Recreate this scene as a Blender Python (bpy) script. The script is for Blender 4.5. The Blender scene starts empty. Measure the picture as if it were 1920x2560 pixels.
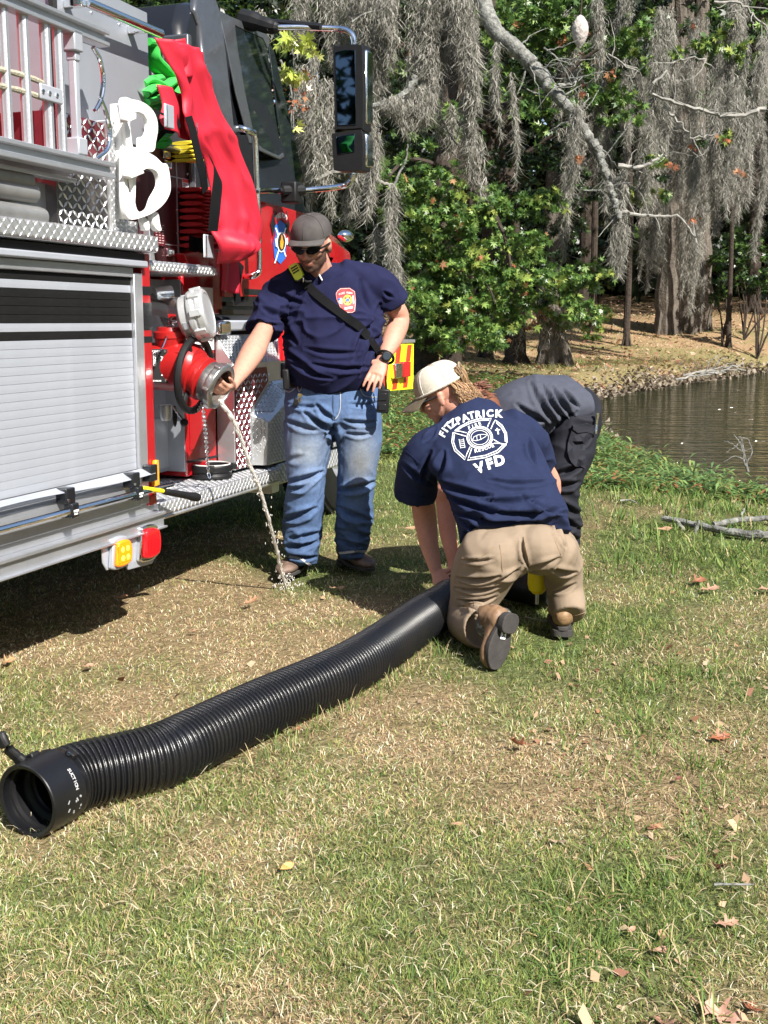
import bpy, bmesh, math, random
import numpy as np
from mathutils import Vector, Matrix
from mathutils.bvhtree import BVHTree
random.seed(7); RNG = np.random.default_rng(7)
S = bpy.context.scene; COL = S.collection

# ---------------- camera, world, sun, exposure ----------------
CAM_H = 1.38; PITCH = math.radians(10.63); FPX = 2770.0
cam_data = bpy.data.cameras.new('camera'); cam = bpy.data.objects.new('camera', cam_data); COL.objects.link(cam)
cam.location = (0, 0, CAM_H); cam.rotation_euler = (math.radians(90) - PITCH, 0, 0)
cam_data.sensor_fit = 'AUTO'; cam_data.sensor_width = 36; cam_data.lens = FPX / 2560 * 36
cam_data.clip_end = 1000; cam_data.clip_start = .05
S.camera = cam
SUN_DIR = Vector((.62, -.90, 1.0)).normalized()
world = bpy.data.worlds.new('World'); S.world = world; world.use_nodes = True
wn = world.node_tree.nodes; wl = world.node_tree.links
sky = wn.new('ShaderNodeTexSky'); sky.sky_type = 'NISHITA'; sky.sun_disc = False
sky.sun_elevation = math.asin(SUN_DIR.z); sky.sun_rotation = math.atan2(SUN_DIR.x, SUN_DIR.y)
wl.new(sky.outputs[0], wn['Background'].inputs[0]); wn['Background'].inputs[1].default_value = .085
sun_data = bpy.data.lights.new('sun', 'SUN'); sun_data.energy = 5.0; sun_data.angle = math.radians(.55)
sun_data.color = (1, .955, .88)
sun = bpy.data.objects.new('sun', sun_data); COL.objects.link(sun)
sun.rotation_euler = SUN_DIR.to_track_quat('Z', 'Y').to_euler(); sun.location = (20, -10, 30)
S.view_settings.view_transform = 'Standard'; S.view_settings.look = 'None'
S.view_settings.exposure = 1.1; S.view_settings.gamma = 1.0; S.view_settings.use_curve_mapping = False
S.render.engine = 'CYCLES'

# ---------------- measuring helpers: a direction through the lens -> a point in the place ----------------
def ray(px, py):
    u = (px - 960) / FPX; v = (1280 - py) / FPX
    return np.array([u, math.cos(PITCH) + v * math.sin(PITCH), -math.sin(PITCH) + v * math.cos(PITCH)])
CAMP = np.array([0, 0, CAM_H])
def W(px, py, D):
    d = ray(px, py); return CAMP + d * (D / d[1])
def G(px, py, z=0.0):
    d = ray(px, py); return CAMP + d * ((z - CAM_H) / d[2])

# ---------------- numpy noise ----------------
def _h(ix, iy, iz, seed):
    n = (ix * 374761393 + iy * 668265263 + iz * 2147483647 + seed * 1442695041) & 0xffffffff
    n = ((n ^ (n >> 13)) * 1274126177) & 0xffffffff
    return ((n ^ (n >> 16)) & 0xffff) / 65535.0
def vnoise(p, seed=0):
    p = np.asarray(p, float); i = np.floor(p).astype(np.int64); f = p - i; f = f * f * (3 - 2 * f); r = 0
    for dx in (0, 1):
        for dy in (0, 1):
            for dz in (0, 1):
                w = (f[:, 0] if dx else 1 - f[:, 0]) * (f[:, 1] if dy else 1 - f[:, 1]) * (f[:, 2] if dz else 1 - f[:, 2])
                r = r + w * _h(i[:, 0] + dx, i[:, 1] + dy, i[:, 2] + dz, seed)
    return r * 2 - 1
def fbm(p, seed=0, o=3):
    r = 0; a = 1; s = 0
    for k in range(o):
        r = r + a * vnoise(np.asarray(p) * 2 ** k, seed + k * 17); s += a; a *= .5
    return r / s
def sstep(a, b, x):
    t = np.clip((x - a) / (b - a), 0, 1); return t * t * (3 - 2 * t)

# ---------------- materials ----------------
MATS = {}
def mat(name, col, rough=.5, metal=0, var=0, vscale=8, col2=None, bump=0, bscale=40, spec=None, coat=0,
        attr=False, trans=0, emit=None, estr=0, ndet=4, aniso=None, transmission=0, ior=None, sheen=0):
    if name in MATS: return MATS[name]
    m = bpy.data.materials.new(name); m.use_nodes = True; MATS[name] = m
    n = m.node_tree.nodes; l = m.node_tree.links; b = n['Principled BSDF']
    b.inputs['Base Color'].default_value = (*col, 1); b.inputs['Roughness'].default_value = rough
    b.inputs['Metallic'].default_value = metal
    if spec is not None: b.inputs['Specular IOR Level'].default_value = spec
    if coat: b.inputs['Coat Weight'].default_value = coat; b.inputs['Coat Roughness'].default_value = .05
    if ior: b.inputs['IOR'].default_value = ior
    if transmission: b.inputs['Transmission Weight'].default_value = transmission
    if sheen: b.inputs['Sheen Weight'].default_value = sheen; b.inputs['Sheen Roughness'].default_value = .5
    tc = n.new('ShaderNodeTexCoord'); csock = None
    if attr:
        a = n.new('ShaderNodeAttribute'); a.attribute_name = 'tint'; csock = a.outputs['Color']
    if var or col2:
        tx = n.new('ShaderNodeTexNoise'); tx.inputs['Scale'].default_value = vscale; tx.inputs['Detail'].default_value = ndet
        tx.inputs['Roughness'].default_value = .65
        if aniso:
            mp = n.new('ShaderNodeMapping'); mp.inputs['Scale'].default_value = aniso
            l.new(tc.outputs['Object'], mp.inputs[0]); l.new(mp.outputs[0], tx.inputs[0])
        else: l.new(tc.outputs['Object'], tx.inputs[0])
        rp = n.new('ShaderNodeValToRGB'); rp.color_ramp.elements[0].position = .32; rp.color_ramp.elements[1].position = .68
        c2 = col2 or tuple(c * (1 - var) for c in col)
        if csock is None:
            rp.color_ramp.elements[0].color = (*c2, 1); rp.color_ramp.elements[1].color = (*col, 1); l.new(tx.outputs[0], rp.inputs[0])
            csock = rp.outputs[0]
        else:
            rp.color_ramp.elements[0].color = (1 - var,) * 3 + (1,); rp.color_ramp.elements[1].color = (1, 1, 1, 1); l.new(tx.outputs[0], rp.inputs[0])
            mx = n.new('ShaderNodeMix'); mx.data_type = 'RGBA'; mx.blend_type = 'MULTIPLY'; mx.inputs[0].default_value = 1
            l.new(csock, mx.inputs[6]); l.new(rp.outputs[0], mx.inputs[7]); csock = mx.outputs[2]
    if csock is not None: l.new(csock, b.inputs['Base Color'])
    if bump:
        t2 = n.new('ShaderNodeTexNoise'); t2.inputs['Scale'].default_value = bscale; t2.inputs['Detail'].default_value = 3
        l.new(tc.outputs['Object'], t2.inputs[0])
        bp = n.new('ShaderNodeBump'); bp.inputs['Strength'].default_value = 1; bp.inputs['Distance'].default_value = bump
        l.new(t2.outputs[0], bp.inputs['Height']); l.new(bp.outputs[0], b.inputs['Normal'])
    if emit: b.inputs['Emission Color'].default_value = (*emit, 1); b.inputs['Emission Strength'].default_value = estr
    if trans:
        tr = n.new('ShaderNodeBsdfTranslucent'); ms = n.new('ShaderNodeMixShader'); ms.inputs[0].default_value = trans
        if csock is not None: l.new(csock, tr.inputs[0])
        else: tr.inputs[0].default_value = (*col, 1)
        l.new(b.outputs[0], ms.inputs[1]); l.new(tr.outputs[0], ms.inputs[2]); l.new(ms.outputs[0], n['Material Output'].inputs[0])
    return m

# ---------------- objects ----------------
def tag(o, label=None, cat=None, group=None, kind=None):
    if label: o['label'] = label
    if cat: o['category'] = cat
    if group: o['group'] = group
    if kind: o['kind'] = kind
    return o
def empty(name, loc=(0, 0, 0), label=None, cat=None, group=None, rot=(0, 0, 0)):
    o = bpy.data.objects.new(name, None); COL.objects.link(o); o.location = loc; o.rotation_euler = rot
    o.empty_display_size = .1
    return tag(o, label, cat, group)
def link(name, me, m=None, parent=None):
    o = bpy.data.objects.new(name, me); COL.objects.link(o)
    if m is not None:
        me.materials.clear(); me.materials.append(m)
    if parent is not None:
        o.parent = parent
    return o
def npmesh(name, V, tris=None, quads=None, tint=None, smooth=False):
    V = np.asarray(V, np.float32); me = bpy.data.meshes.new(name); me.vertices.add(len(V)); me.vertices.foreach_set('co', V.ravel())
    nt = 0 if tris is None else len(tris); nq = 0 if quads is None else len(quads)
    li = []
    if nt: li.append(np.asarray(tris, np.int32).ravel())
    if nq: li.append(np.asarray(quads, np.int32).ravel())
    li = np.concatenate(li); me.loops.add(len(li)); me.loops.foreach_set('vertex_index', li)
    st = np.concatenate([np.arange(nt) * 3, nt * 3 + np.arange(nq) * 4]).astype(np.int32)
    me.polygons.add(nt + nq); me.polygons.foreach_set('loop_start', st)
    if smooth: me.polygons.foreach_set('use_smooth', np.ones(nt + nq, bool))
    me.update(calc_edges=True)
    if tint is not None: set_tint(me, tint)
    return me
def set_tint(me, tint):
    a = me.color_attributes.new('tint', 'FLOAT_COLOR', 'POINT')
    t = np.ones((len(me.vertices), 4), np.float32); t[:, :3] = tint; a.data.foreach_set('color', t.ravel())
class MB:
    def __init__(s): s.v = []; s.f = []
    def add(s, vs, fs):
        b = len(s.v); s.v += [tuple(map(float, p)) for p in vs]; s.f += [tuple(b + i for i in f) for f in fs]; return s
    def box(s, x0, x1, y0, y1, z0, z1):
        return s.add([(x0, y0, z0), (x1, y0, z0), (x1, y1, z0), (x0, y1, z0), (x0, y0, z1), (x1, y0, z1), (x1, y1, z1), (x0, y1, z1)],
                     [(3, 2, 1, 0), (4, 5, 6, 7), (0, 1, 5, 4), (1, 2, 6, 5), (2, 3, 7, 6), (3, 0, 4, 7)])
    def obox(s, c, size, M):
        hx, hy, hz = [q / 2 for q in size]
        vs = [Vector(c) + M @ Vector((x, y, z)) for z in (-hz, hz) for y in (-hy, hy) for x in (-hx, hx)]
        return s.add(vs, [(0, 2, 3, 1), (4, 5, 7, 6), (0, 1, 5, 4), (1, 3, 7, 5), (3, 2, 6, 7), (2, 0, 4, 6)])
    def rings(s, R, cap=True, closed=False):
        n = len(R[0]); vs = [p for r in R for p in r]; fs = []
        m = len(R) if closed else len(R) - 1
        for i in range(m):
            for j in range(n):
                a = i * n + j; b = i * n + (j + 1) % n; i2 = (i + 1) % len(R)
                fs.append((a, b, i2 * n + (j + 1) % n, i2 * n + j))
        if cap and not closed:
            fs.append(tuple(range(n))[::-1]); fs.append(tuple((len(R) - 1) * n + j for j in range(n)))
        return s.add(vs, fs)
    def tube(s, pts, r, seg=8, cap=True, closed=False, flat=1.0, up=None):
        P = [Vector(p) for p in pts]; n = len(P); rr = r if hasattr(r, '__len__') else [r] * n; R = []
        u = None
        for i in range(n):
            if closed: t = (P[(i + 1) % n] - P[i - 1])
            else: t = P[min(i + 1, n - 1)] - P[max(i - 1, 0)]
            t = t.normalized() if t.length > 1e-9 else Vector((0, 0, 1))
            if up is not None: u = Vector(up)
            elif u is None: u = Vector((0, 0, 1)) if abs(t.z) < .9 else Vector((1, 0, 0))
            u = u - t * u.dot(t)
            if u.length < 1e-6: u = Vector((1, 0, 0)) - t * t.x
            u.normalize(); w = t.cross(u)
            R.append([P[i] + (u * math.cos(2 * math.pi * k / seg) * flat + w * math.sin(2 * math.pi * k / seg)) * rr[i] for k in range(seg)])
        return s.rings(R, cap, closed)
    def lathe(s, prof, c=(0, 0, 0), axis=(0, 0, 1), seg=24, cap=True):
        a = Vector(axis).normalized(); u = a.orthogonal().normalized(); w = a.cross(u); c = Vector(c)
        return s.rings([[c + a * h + (u * math.cos(2 * math.pi * k / seg) + w * math.sin(2 * math.pi * k / seg)) * max(r, 1e-4) for k in range(seg)] for r, h in prof], cap)
    def prism(s, poly, fr0, fr1):
        n = len(poly); a = [fr0(*p) for p in poly]; b = [fr1(*p) for p in poly]
        return s.add(a + b, [tuple(range(n)), tuple(range(2 * n - 1, n - 1, -1))] + [(i, i + n, (i + 1) % n + n, (i + 1) % n) for i in range(n)])
    def px(s, poly, x0, x1):          # polygon in the truck's side plane (y, z), from depth x0 to x1
        return s.prism(poly, lambda y, z: (x0, y, z), lambda y, z: (x1, y, z))
    def ell(s, c, rad, M=None, seg=16, rg=10):
        M = M or Matrix.Identity(3); R = []
        for i in range(rg + 1):
            th = math.pi * i / rg; sr = max(math.sin(th), 1e-3); cz = math.cos(th)
            R.append([Vector(c) + M @ Vector((rad[0] * sr * math.cos(2 * math.pi * k / seg), rad[1] * sr * math.sin(2 * math.pi * k / seg), rad[2] * cz)) for k in range(seg)])
        return s.rings(R, True)
    def mesh(s, name): 
        me = bpy.data.meshes.new(name); me.from_pydata(s.v, [], s.f); me.update(); return me
    def build(s, name, m, parent=None, bevel=0, smooth=30, label=None, kind=None, fixn=True):
        me = s.mesh(name)
        if fixn:
            bm = bmesh.new(); bm.from_mesh(me); bmesh.ops.recalc_face_normals(bm, faces=bm.faces); bm.to_mesh(me); bm.free()
        o = link(name, me, m, parent)
        if smooth:
            me.polygons.foreach_set('use_smooth', [True] * len(me.polygons)); me.set_sharp_from_angle(angle=math.radians(smooth))
        if bevel:
            md = o.modifiers.new('bevel', 'BEVEL'); md.width = bevel; md.segments = 2; md.limit_method = 'ANGLE'; md.angle_limit = math.radians(40)
            md.harden_normals = False
        if label: o['label'] = label
        if kind: o['kind'] = kind
        return o
def crom(P, n):                       # Catmull-Rom through rows of P
    P = np.asarray(P, float); Q = np.vstack([2 * P[0] - P[1], P, 2 * P[-1] - P[-2]]); out = []
    for i in range(1, len(Q) - 2):
        for k in range(n):
            t = k / n; a, b, c, d = Q[i - 1], Q[i], Q[i + 1], Q[i + 2]
            out.append(.5 * ((2 * b) + (-a + c) * t + (2 * a - 5 * b + 4 * c - d) * t * t + (-a + 3 * b - 3 * c + d) * t ** 3))
    out.append(Q[-2]); return np.array(out)
# ================= TERRAIN, POND, GRASS =================
POND = np.array([(2.95, 14.6), (2.95, 12.4), (3.2, 10.5), (3.7, 9.5), (5.4, 8.6), (9, 7.4), (18, 9), (26, 20), (26, 32), (14, 31), (9.95, 28.9), (6.4, 24.2), (3.9, 20.4), (3.1, 17.4)])
WATER_Z = -.35
def pond_sd(x, y):
    x = np.asarray(x, float); y = np.asarray(y, float); d = np.full(x.shape, 1e9); ins = np.zeros(x.shape, bool); n = len(POND)
    for i in range(n):
        a = POND[i]; b = POND[(i + 1) % n]; e = b - a
        t = np.clip(((x - a[0]) * e[0] + (y - a[1]) * e[1]) / (e @ e), 0, 1)
        d = np.minimum(d, np.hypot(x - a[0] - t * e[0], y - a[1] - t * e[1]))
        c = (a[1] > y) != (b[1] > y)
        ins ^= c & (x < (b[0] - a[0]) * (y - a[1]) / (b[1] - a[1] + 1e-12) + a[0])
    return np.where(ins, -d, d)
def terr(x, y):
    x = np.asarray(x, float); y = np.asarray(y, float)
    wob = .25 * vnoise(np.stack([x * .9, y * .9, x * 0], -1).reshape(-1, 3), 3).reshape(x.shape)
    sd = pond_sd(x, y) + wob * sstep(8, 12, y)
    near = 1 - sstep(16, 22, y)
    wid = 3.0 * near + 1.4 * (1 - near)
    z = np.where(sd > 0, -.35 * (1 - sstep(0, 1, sd / wid)) ** 1.2, -.35 + sd * .45)
    z = np.maximum(z, -1.3)
    far = sstep(26.5, 38, y) * 1.05 + sstep(38, 62, y) * .8
    z = z + far * np.where(sd > 0, sstep(0, 3, sd), 0)
    z = z + .012 * vnoise(np.stack([x * 2.2, y * 2.2, x * 0], -1).reshape(-1, 3), 5).reshape(x.shape) + .03 * vnoise(np.stack([x * .5, y * .5, x * 0], -1).reshape(-1, 3), 6).reshape(x.shape) * sstep(5, 9, y)
    z = z + .12 * vnoise(np.stack([x * .6, y * .6, x * 0], -1).reshape(-1, 3), 8).reshape(x.shape) * sstep(22, 30, y)
    return z
def axis_steps(segs):
    out = [segs[0][0]]
    for a, b, st in segs: out += list(np.arange(a + st, b + 1e-6, st))
    return np.array(out)
gx = axis_steps([(-320, -40, 20), (-40, -6, 2), (-6, 6, .12), (6, 12, .3), (12, 40, 1), (40, 320, 20)])
gy = axis_steps([(-60, -4, 4), (-4, 1, .5), (1, 9, .1), (9, 34, .25), (34, 70, 1), (70, 420, 25)])
GX, GY = np.meshgrid(gx, gy); GZ = terr(GX, GY)
nx_, ny_ = len(gx), len(gy)
ii = (np.arange(ny_ - 1)[:, None] * nx_ + np.arange(nx_ - 1)[None]).ravel()
me = npmesh('ground', np.stack([GX, GY, GZ], -1).reshape(-1, 3), quads=np.stack([ii, ii + 1, ii + nx_ + 1, ii + nx_], -1), smooth=True)

def patch_masks(x, y):
    """how green (1) or straw (0) the turf is, and how bare/leaf littered"""
    p = np.stack([x, y, x * 0], -1)
    g = .57 + .95 * fbm(p * 1.1, 21, 3) + .55 * fbm(p * 4.5, 31, 2)
    g = g + 0
    # measured patches: (x, y, radius, change in greenness)
    for cx, cy, r, a in [(-.95, 4.4, .75, -.95), (-1.7, 5.2, 1.1, -.6), (-.6, 4.9, .45, -.5), (-.9, 3.7, .6, .3), (-.1, 5.0, .5, -.1), (.35, 2.35, .5, .45), (.0, 2.8, .45, .45), (-.35, 2.25, .5, -.1),
                         (.75, 3.0, .33, -.9), (.9, 3.5, .35, -.3), (.55, 2.5, .3, .3), (1.15, 4.3, .45, -.35), (2.1, 7.4, 1.2, .25), (1.7, 5.6, .5, -.4), (2.2, 6.1, .8, .55), (1.2, 8.5, 1.2, .3), (-.1, 8.5, 1.2, .35), (.9, 10, 1.5, .3), (.5, 3.75, .5, -.15),
                         (-.2, 2.0, .5, .25), (-.75, 2.35, .35, .35), (0.4, 7, .7, -.2)]:
        g = g + a * np.exp(-((x - cx) ** 2 + (y - cy) ** 2) / (r * r))
    sd = pond_sd(x, y)
    litter = (1 - sstep(.8, 3.4, sd + .5 * vnoise(p * 1.3, 4)))
    right = sstep(.14, .26, x / np.maximum(y, .5) - .03 * vnoise(p * 3, 9)) * (1 - sstep(3.2, 4.4, y))
    return np.clip(g, 0, 1), np.clip(litter, 0, 1), right
gg, gl, gr = patch_masks(GX.ravel(), GY.ravel()); yy = GY.ravel(); xx = GX.ravel()
P3 = np.stack([xx, yy, xx * 0], -1)
cs = np.array([.17, .125, .07]); cg = np.array([.07, .09, .03]); cl = np.array([.12, .085, .05]); cf = np.array([.26, .175, .10]); cgrn = np.array([.10, .13, .04])
tc_ = cs + (cg - cs) * gg[:, None]
tc_ = tc_ + (cl - tc_) * (gl * (1 - sstep(18, 20, yy)))[:, None]
farm = sstep(19, 24, yy); tc_ = tc_ + (cf - tc_) * farm[:, None]
band = farm * sstep(.1, .4, fbm(P3 * np.array([.25, 1.1, 1]), 44, 3) + .25 * (1 - sstep(1, 5, pond_sd(xx, yy)))); tc_ = tc_ + (cgrn - tc_) * (band * .45)[:, None]
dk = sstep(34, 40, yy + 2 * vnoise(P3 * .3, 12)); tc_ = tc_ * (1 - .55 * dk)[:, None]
mud = (1 - sstep(0, .55, np.abs(pond_sd(xx, yy)))) ; tc_ = tc_ + (np.array([.09, .075, .055]) - tc_) * mud[:, None]
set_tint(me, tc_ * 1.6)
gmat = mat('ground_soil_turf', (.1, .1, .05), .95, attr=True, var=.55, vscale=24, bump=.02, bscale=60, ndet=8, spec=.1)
ground = tag(link('ground', me, gmat), kind='structure', label='lawn sloping to the pond')
# water
wm = mat('pond_water', (.017, .018, .006), .08, spec=.6)
n = wm.node_tree.nodes; l = wm.node_tree.links
tcn = n.new('ShaderNodeTexCoord'); mp = n.new('ShaderNodeMapping'); mp.inputs['Scale'].default_value = (.9, 3.6, 1); mp.inputs['Rotation'].default_value = (0, 0, math.radians(8))
nz = n.new('ShaderNodeTexNoise'); nz.inputs['Scale'].default_value = 1.5; nz.inputs['Detail'].default_value = 3
bp = n.new('ShaderNodeBump'); bp.inputs['Strength'].default_value = 1; bp.inputs['Distance'].default_value = .3
l.new(tcn.outputs['Object'], mp.inputs[0]); l.new(mp.outputs[0], nz.inputs[0]); l.new(nz.outputs[0], bp.inputs['Height']); l.new(bp.outputs[0], n['Principled BSDF'].inputs['Normal'])
wme = bpy.data.meshes.new('pond_water'); wme.from_pydata([(1.5, 6.2, WATER_Z), (30, 6.2, WATER_Z), (30, 33, WATER_Z), (1.5, 33, WATER_Z)], [], [(0, 1, 2, 3)])
tag(link('pond_water', wme, wm), kind='structure', label='murky olive pond water with small ripples')

# grass blades: every blade is real geometry
def blades(n, dmin, dmax, power, umin, umax, seed, lenr, widr, tall=False):
    rg = np.random.default_rng(seed)
    t = rg.random(n); k = 1 - power; y = (dmin ** k + t * (dmax ** k - dmin ** k)) ** (1 / k)
    x = (umin + (umax - umin) * rg.random(n)) * (y + .6)
    sd = pond_sd(x, y); g, lit, right = patch_masks(x, y)
    keep = (sd > .35) & (rg.random(n) > lit * .45) & (rg.random(n) > right * .35)
    clump = fbm(np.stack([x * 9, y * 9, x * 0], -1), 71, 2); keep &= rg.random(n) < .72 + .8 * clump
    x, y, g, lit, right = x[keep], y[keep], g[keep], lit[keep], right[keep]; n = len(x)
    z = terr(x, y)
    sc = (y / 3.0) ** .5
    L = (lenr[0] + (lenr[1] - lenr[0]) * rg.random(n) ** 1.6) * sc ** .5 * (.8 + .5 * g); w = (widr[0] + (widr[1] - widr[0]) * rg.random(n)) * sc ** 1.3
    for fx, fy, fr in ((-.53, 5.48, .2), (-.06, 5.58, .2), (.46, 4.03, .13), (.72, 4.45, .16), (-1.5, 4.6, 0.01)): L = np.where(np.hypot(x - fx, y - fy) < fr, L * .45, L)
    az = rg.random(n) * 6.283; lean = (.25 + 1.15 * rg.random(n)) if not tall else (.1 + .7 * rg.random(n))
    straw = rg.random(n) > (.18 + .74 * g)
    lean = np.where(straw, lean + .3, lean)
    d1 = np.stack([np.cos(az) * np.sin(lean * .6), np.sin(az) * np.sin(lean * .6), np.cos(lean * .6)], -1)
    d2 = np.stack([np.cos(az) * np.sin(np.minimum(lean * 1.25, 1.62)), np.sin(az) * np.sin(np.minimum(lean * 1.25, 1.62)), np.cos(np.minimum(lean * 1.25, 1.62))], -1)
    a2 = rg.random(n) * 6.283; sv = np.stack([np.cos(a2), np.sin(a2), a2 * 0], -1) * (w / 2)[:, None]
    P0 = np.stack([x, y, z - .004], -1); P1 = P0 + d1 * (L * .5)[:, None]; P2 = P1 + d2 * (L * .5)[:, None]
    V = np.stack([P0 - sv * .8, P0 + sv * .8, P1 - sv, P1 + sv, P2], 1).reshape(-1, 3)
    b = np.arange(n)[:, None] * 5
    Q = b + np.array([[0, 1, 3, 2]]); Tt = b + np.array([[2, 3, 4]])
    grn = np.array([[.20, .235, .065], [.12, .18, .045], [.28, .29, .09], [.17, .22, .09]])[rg.integers(0, 4, n)]
    stw = np.array([[.56, .43, .26], [.44, .31, .18], [.66, .56, .38], [.34, .22, .13]])[rg.integers(0, 4, n)]
    c = np.where(straw[:, None], stw, grn) * (.75 + .5 * rg.random(n))[:, None]
    under = (fbm(np.stack([x * 3, y * 3, x * 0], -1), 91, 2)); c = c * (1 + .28 * under)[:, None]
    c = np.clip(c * 1.45, 0, .88); tint = np.repeat(c[:, None], 5, 1); tint[:, :2] *= .42; tint[:, 2:4] *= .95  # blade bases painted darker, as shade in the gaps
    return V, Tt, Q, tint.reshape(-1, 3)
bm_ = mat('grass_blades', (.15, .2, .05), .55, attr=True, trans=.35, spec=.3)
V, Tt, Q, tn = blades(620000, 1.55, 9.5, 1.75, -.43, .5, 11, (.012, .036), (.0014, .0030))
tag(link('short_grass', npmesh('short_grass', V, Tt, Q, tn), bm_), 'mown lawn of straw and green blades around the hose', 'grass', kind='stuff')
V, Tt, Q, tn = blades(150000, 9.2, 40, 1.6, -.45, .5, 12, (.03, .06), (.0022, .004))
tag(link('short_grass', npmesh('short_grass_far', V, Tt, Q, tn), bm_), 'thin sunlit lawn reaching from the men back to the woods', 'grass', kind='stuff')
# longer greener blades in tufts, lower right and beside the hose
rg = np.random.default_rng(5); Vs = []; Ts = []; Qs = []; Cs = []; off = 0
def tuft(cx, cy, n, r, L0, L1, w, green=.85, spread=.8):
    global off
    rg2 = rg; th = rg2.random(n) * 6.283; rr = r * rg2.random(n) ** .6
    x = cx + rr * np.cos(th); y = cy + rr * np.sin(th); z = terr(x, y)
    L = L0 + (L1 - L0) * rg2.random(n); az = th + rg2.normal(0, .7, n); ln = np.abs(rg2.normal(.35, .35, n)) * spread + rr / r * .4
    sg = 4; P = [np.stack([x, y, z - .004], -1)]; a2 = az + 1.57; sv = np.stack([np.cos(a2), np.sin(a2), a2 * 0], -1)
    for k in range(1, sg + 1):
        a = np.minimum(ln * (.5 + .55 * k), 1.9); P.append(P[-1] + np.stack([np.cos(az) * np.sin(a), np.sin(az) * np.sin(a), np.cos(a)], -1) * (L / sg)[:, None])
    ws = [.8, 1, .9, .6, .02]; V = []
    for k in range(sg + 1): V += [P[k] - sv * w * .5 * ws[k], P[k] + sv * w * .5 * ws[k]]
    V = np.stack(V, 1).reshape(-1, 3); b = np.arange(n)[:, None] * 10
    q = np.concatenate([b + np.array([[2 * k, 2 * k + 1, 2 * k + 3, 2 * k + 2]]) for k in range(sg)]) + off
    gsel = rg2.random(n) < green
    c = np.where(gsel[:, None], np.array([[.13, .21, .04], [.2, .27, .07], [.09, .16, .04]])[rg2.integers(0, 3, n)], np.array([[.5, .4, .22]])) * (.8 + .4 * rg2.random(n))[:, None]
    Vs.append(V); Qs.append(q); Cs.append(np.repeat(c, 10, 0)); off += len(V)
for k in range(420):
    y = 1.7 + 4.5 * rg.random() ** 1.5; u = rg.uniform(-.4, .42); x = u * y
    g_, l_, r_ = patch_masks(np.array([x]), np.array([y]))
    if rg.random() < g_[0] * .9: tuft(x, y, int(rg.integers(4, 14)), rg.uniform(.02, .07), .035, .075, .003)
for k in range(150):
    y = rg.uniform(1.9, 4.6); x = y * rg.uniform(.17, .36); tuft(x, y, int(rg.integers(8, 22)), rg.uniform(.03, .08), .045, .11, .0035, .8, 1.2)
for k in range(110):
    t_ = rg.random(); x = -.72 + 1.0 * t_ + rg.uniform(0, .1); y = 2.72 + 1.75 * t_ - rg.uniform(.02, .12); tuft(x, y, int(rg.integers(3, 8)), .03, .04, .11, .0026, .7, .5)
for k in range(260):
    y = rg.uniform(5.5, 13); x = 1.0 + .13 * y + rg.normal(0, .35); tuft(x, y, 14, .12, .08, .16, .007, .95)
V = np.concatenate(Vs); tag(link('grass_tufts', npmesh('grass_tufts', V, quads=np.concatenate(Qs), tint=np.concatenate(Cs)), bm_), 'longer green grass tufts growing through the mown lawn', 'grass', kind='stuff')
# ================= TREES AND WOODS =================
def leaf_cloud(name, pts, size, cols, m, parent, seed=1, kind='stuff', spikes=3, droop=.5, label=None):
    """lobed leaves: each leaf is a fan of narrow spikes from one base"""
    rg = np.random.default_rng(seed); n = len(pts); sz = size * (.4 + 1.0 * rg.random(n))
    az = rg.random(n) * 6.283; el = rg.normal(-.25, .6, n) - droop * .3
    d = np.stack([np.cos(az) * np.cos(el), np.sin(az) * np.cos(el), np.sin(el)], -1)
    r = rg.normal(size=(n, 3)); s = np.cross(d, r); s /= np.linalg.norm(s, axis=1)[:, None]
    V = []; T = []; nv = 0; A = [0, .75, -.75, 1.5, -1.5][:spikes]; Ls = [1, .72, .72, .5, .5]
    vs = []
    for k, a in enumerate(A):
        b0 = pts + d * (sz * (.0 if k == 0 else .18))[:, None]
        dd = d * math.cos(a) + s * math.sin(a); ss = -d * math.sin(a) + s * math.cos(a); w = .13 if k else .16
        vs += [b0, b0 + (dd * .5 + ss * w) * (sz * Ls[k])[:, None], b0 + dd * (sz * Ls[k])[:, None], b0 + (dd * .5 - ss * w) * (sz * Ls[k])[:, None]]
    V = np.stack(vs, 1).reshape(-1, 3); nv = 4 * len(A); b = np.arange(n)[:, None] * nv
    Q = np.concatenate([b + np.array([[4 * k, 4 * k + 1, 4 * k + 2, 4 * k + 3]]) for k in range(len(A))])
    c = np.asarray(cols)[rg.integers(0, len(cols), n)] * (.7 + .6 * rg.random(n))[:, None]
    o = link(name, npmesh(name, V, quads=Q, tint=np.repeat(c, nv, 0)), m, parent)
    return tag(o, kind=kind, label=label)
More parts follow.
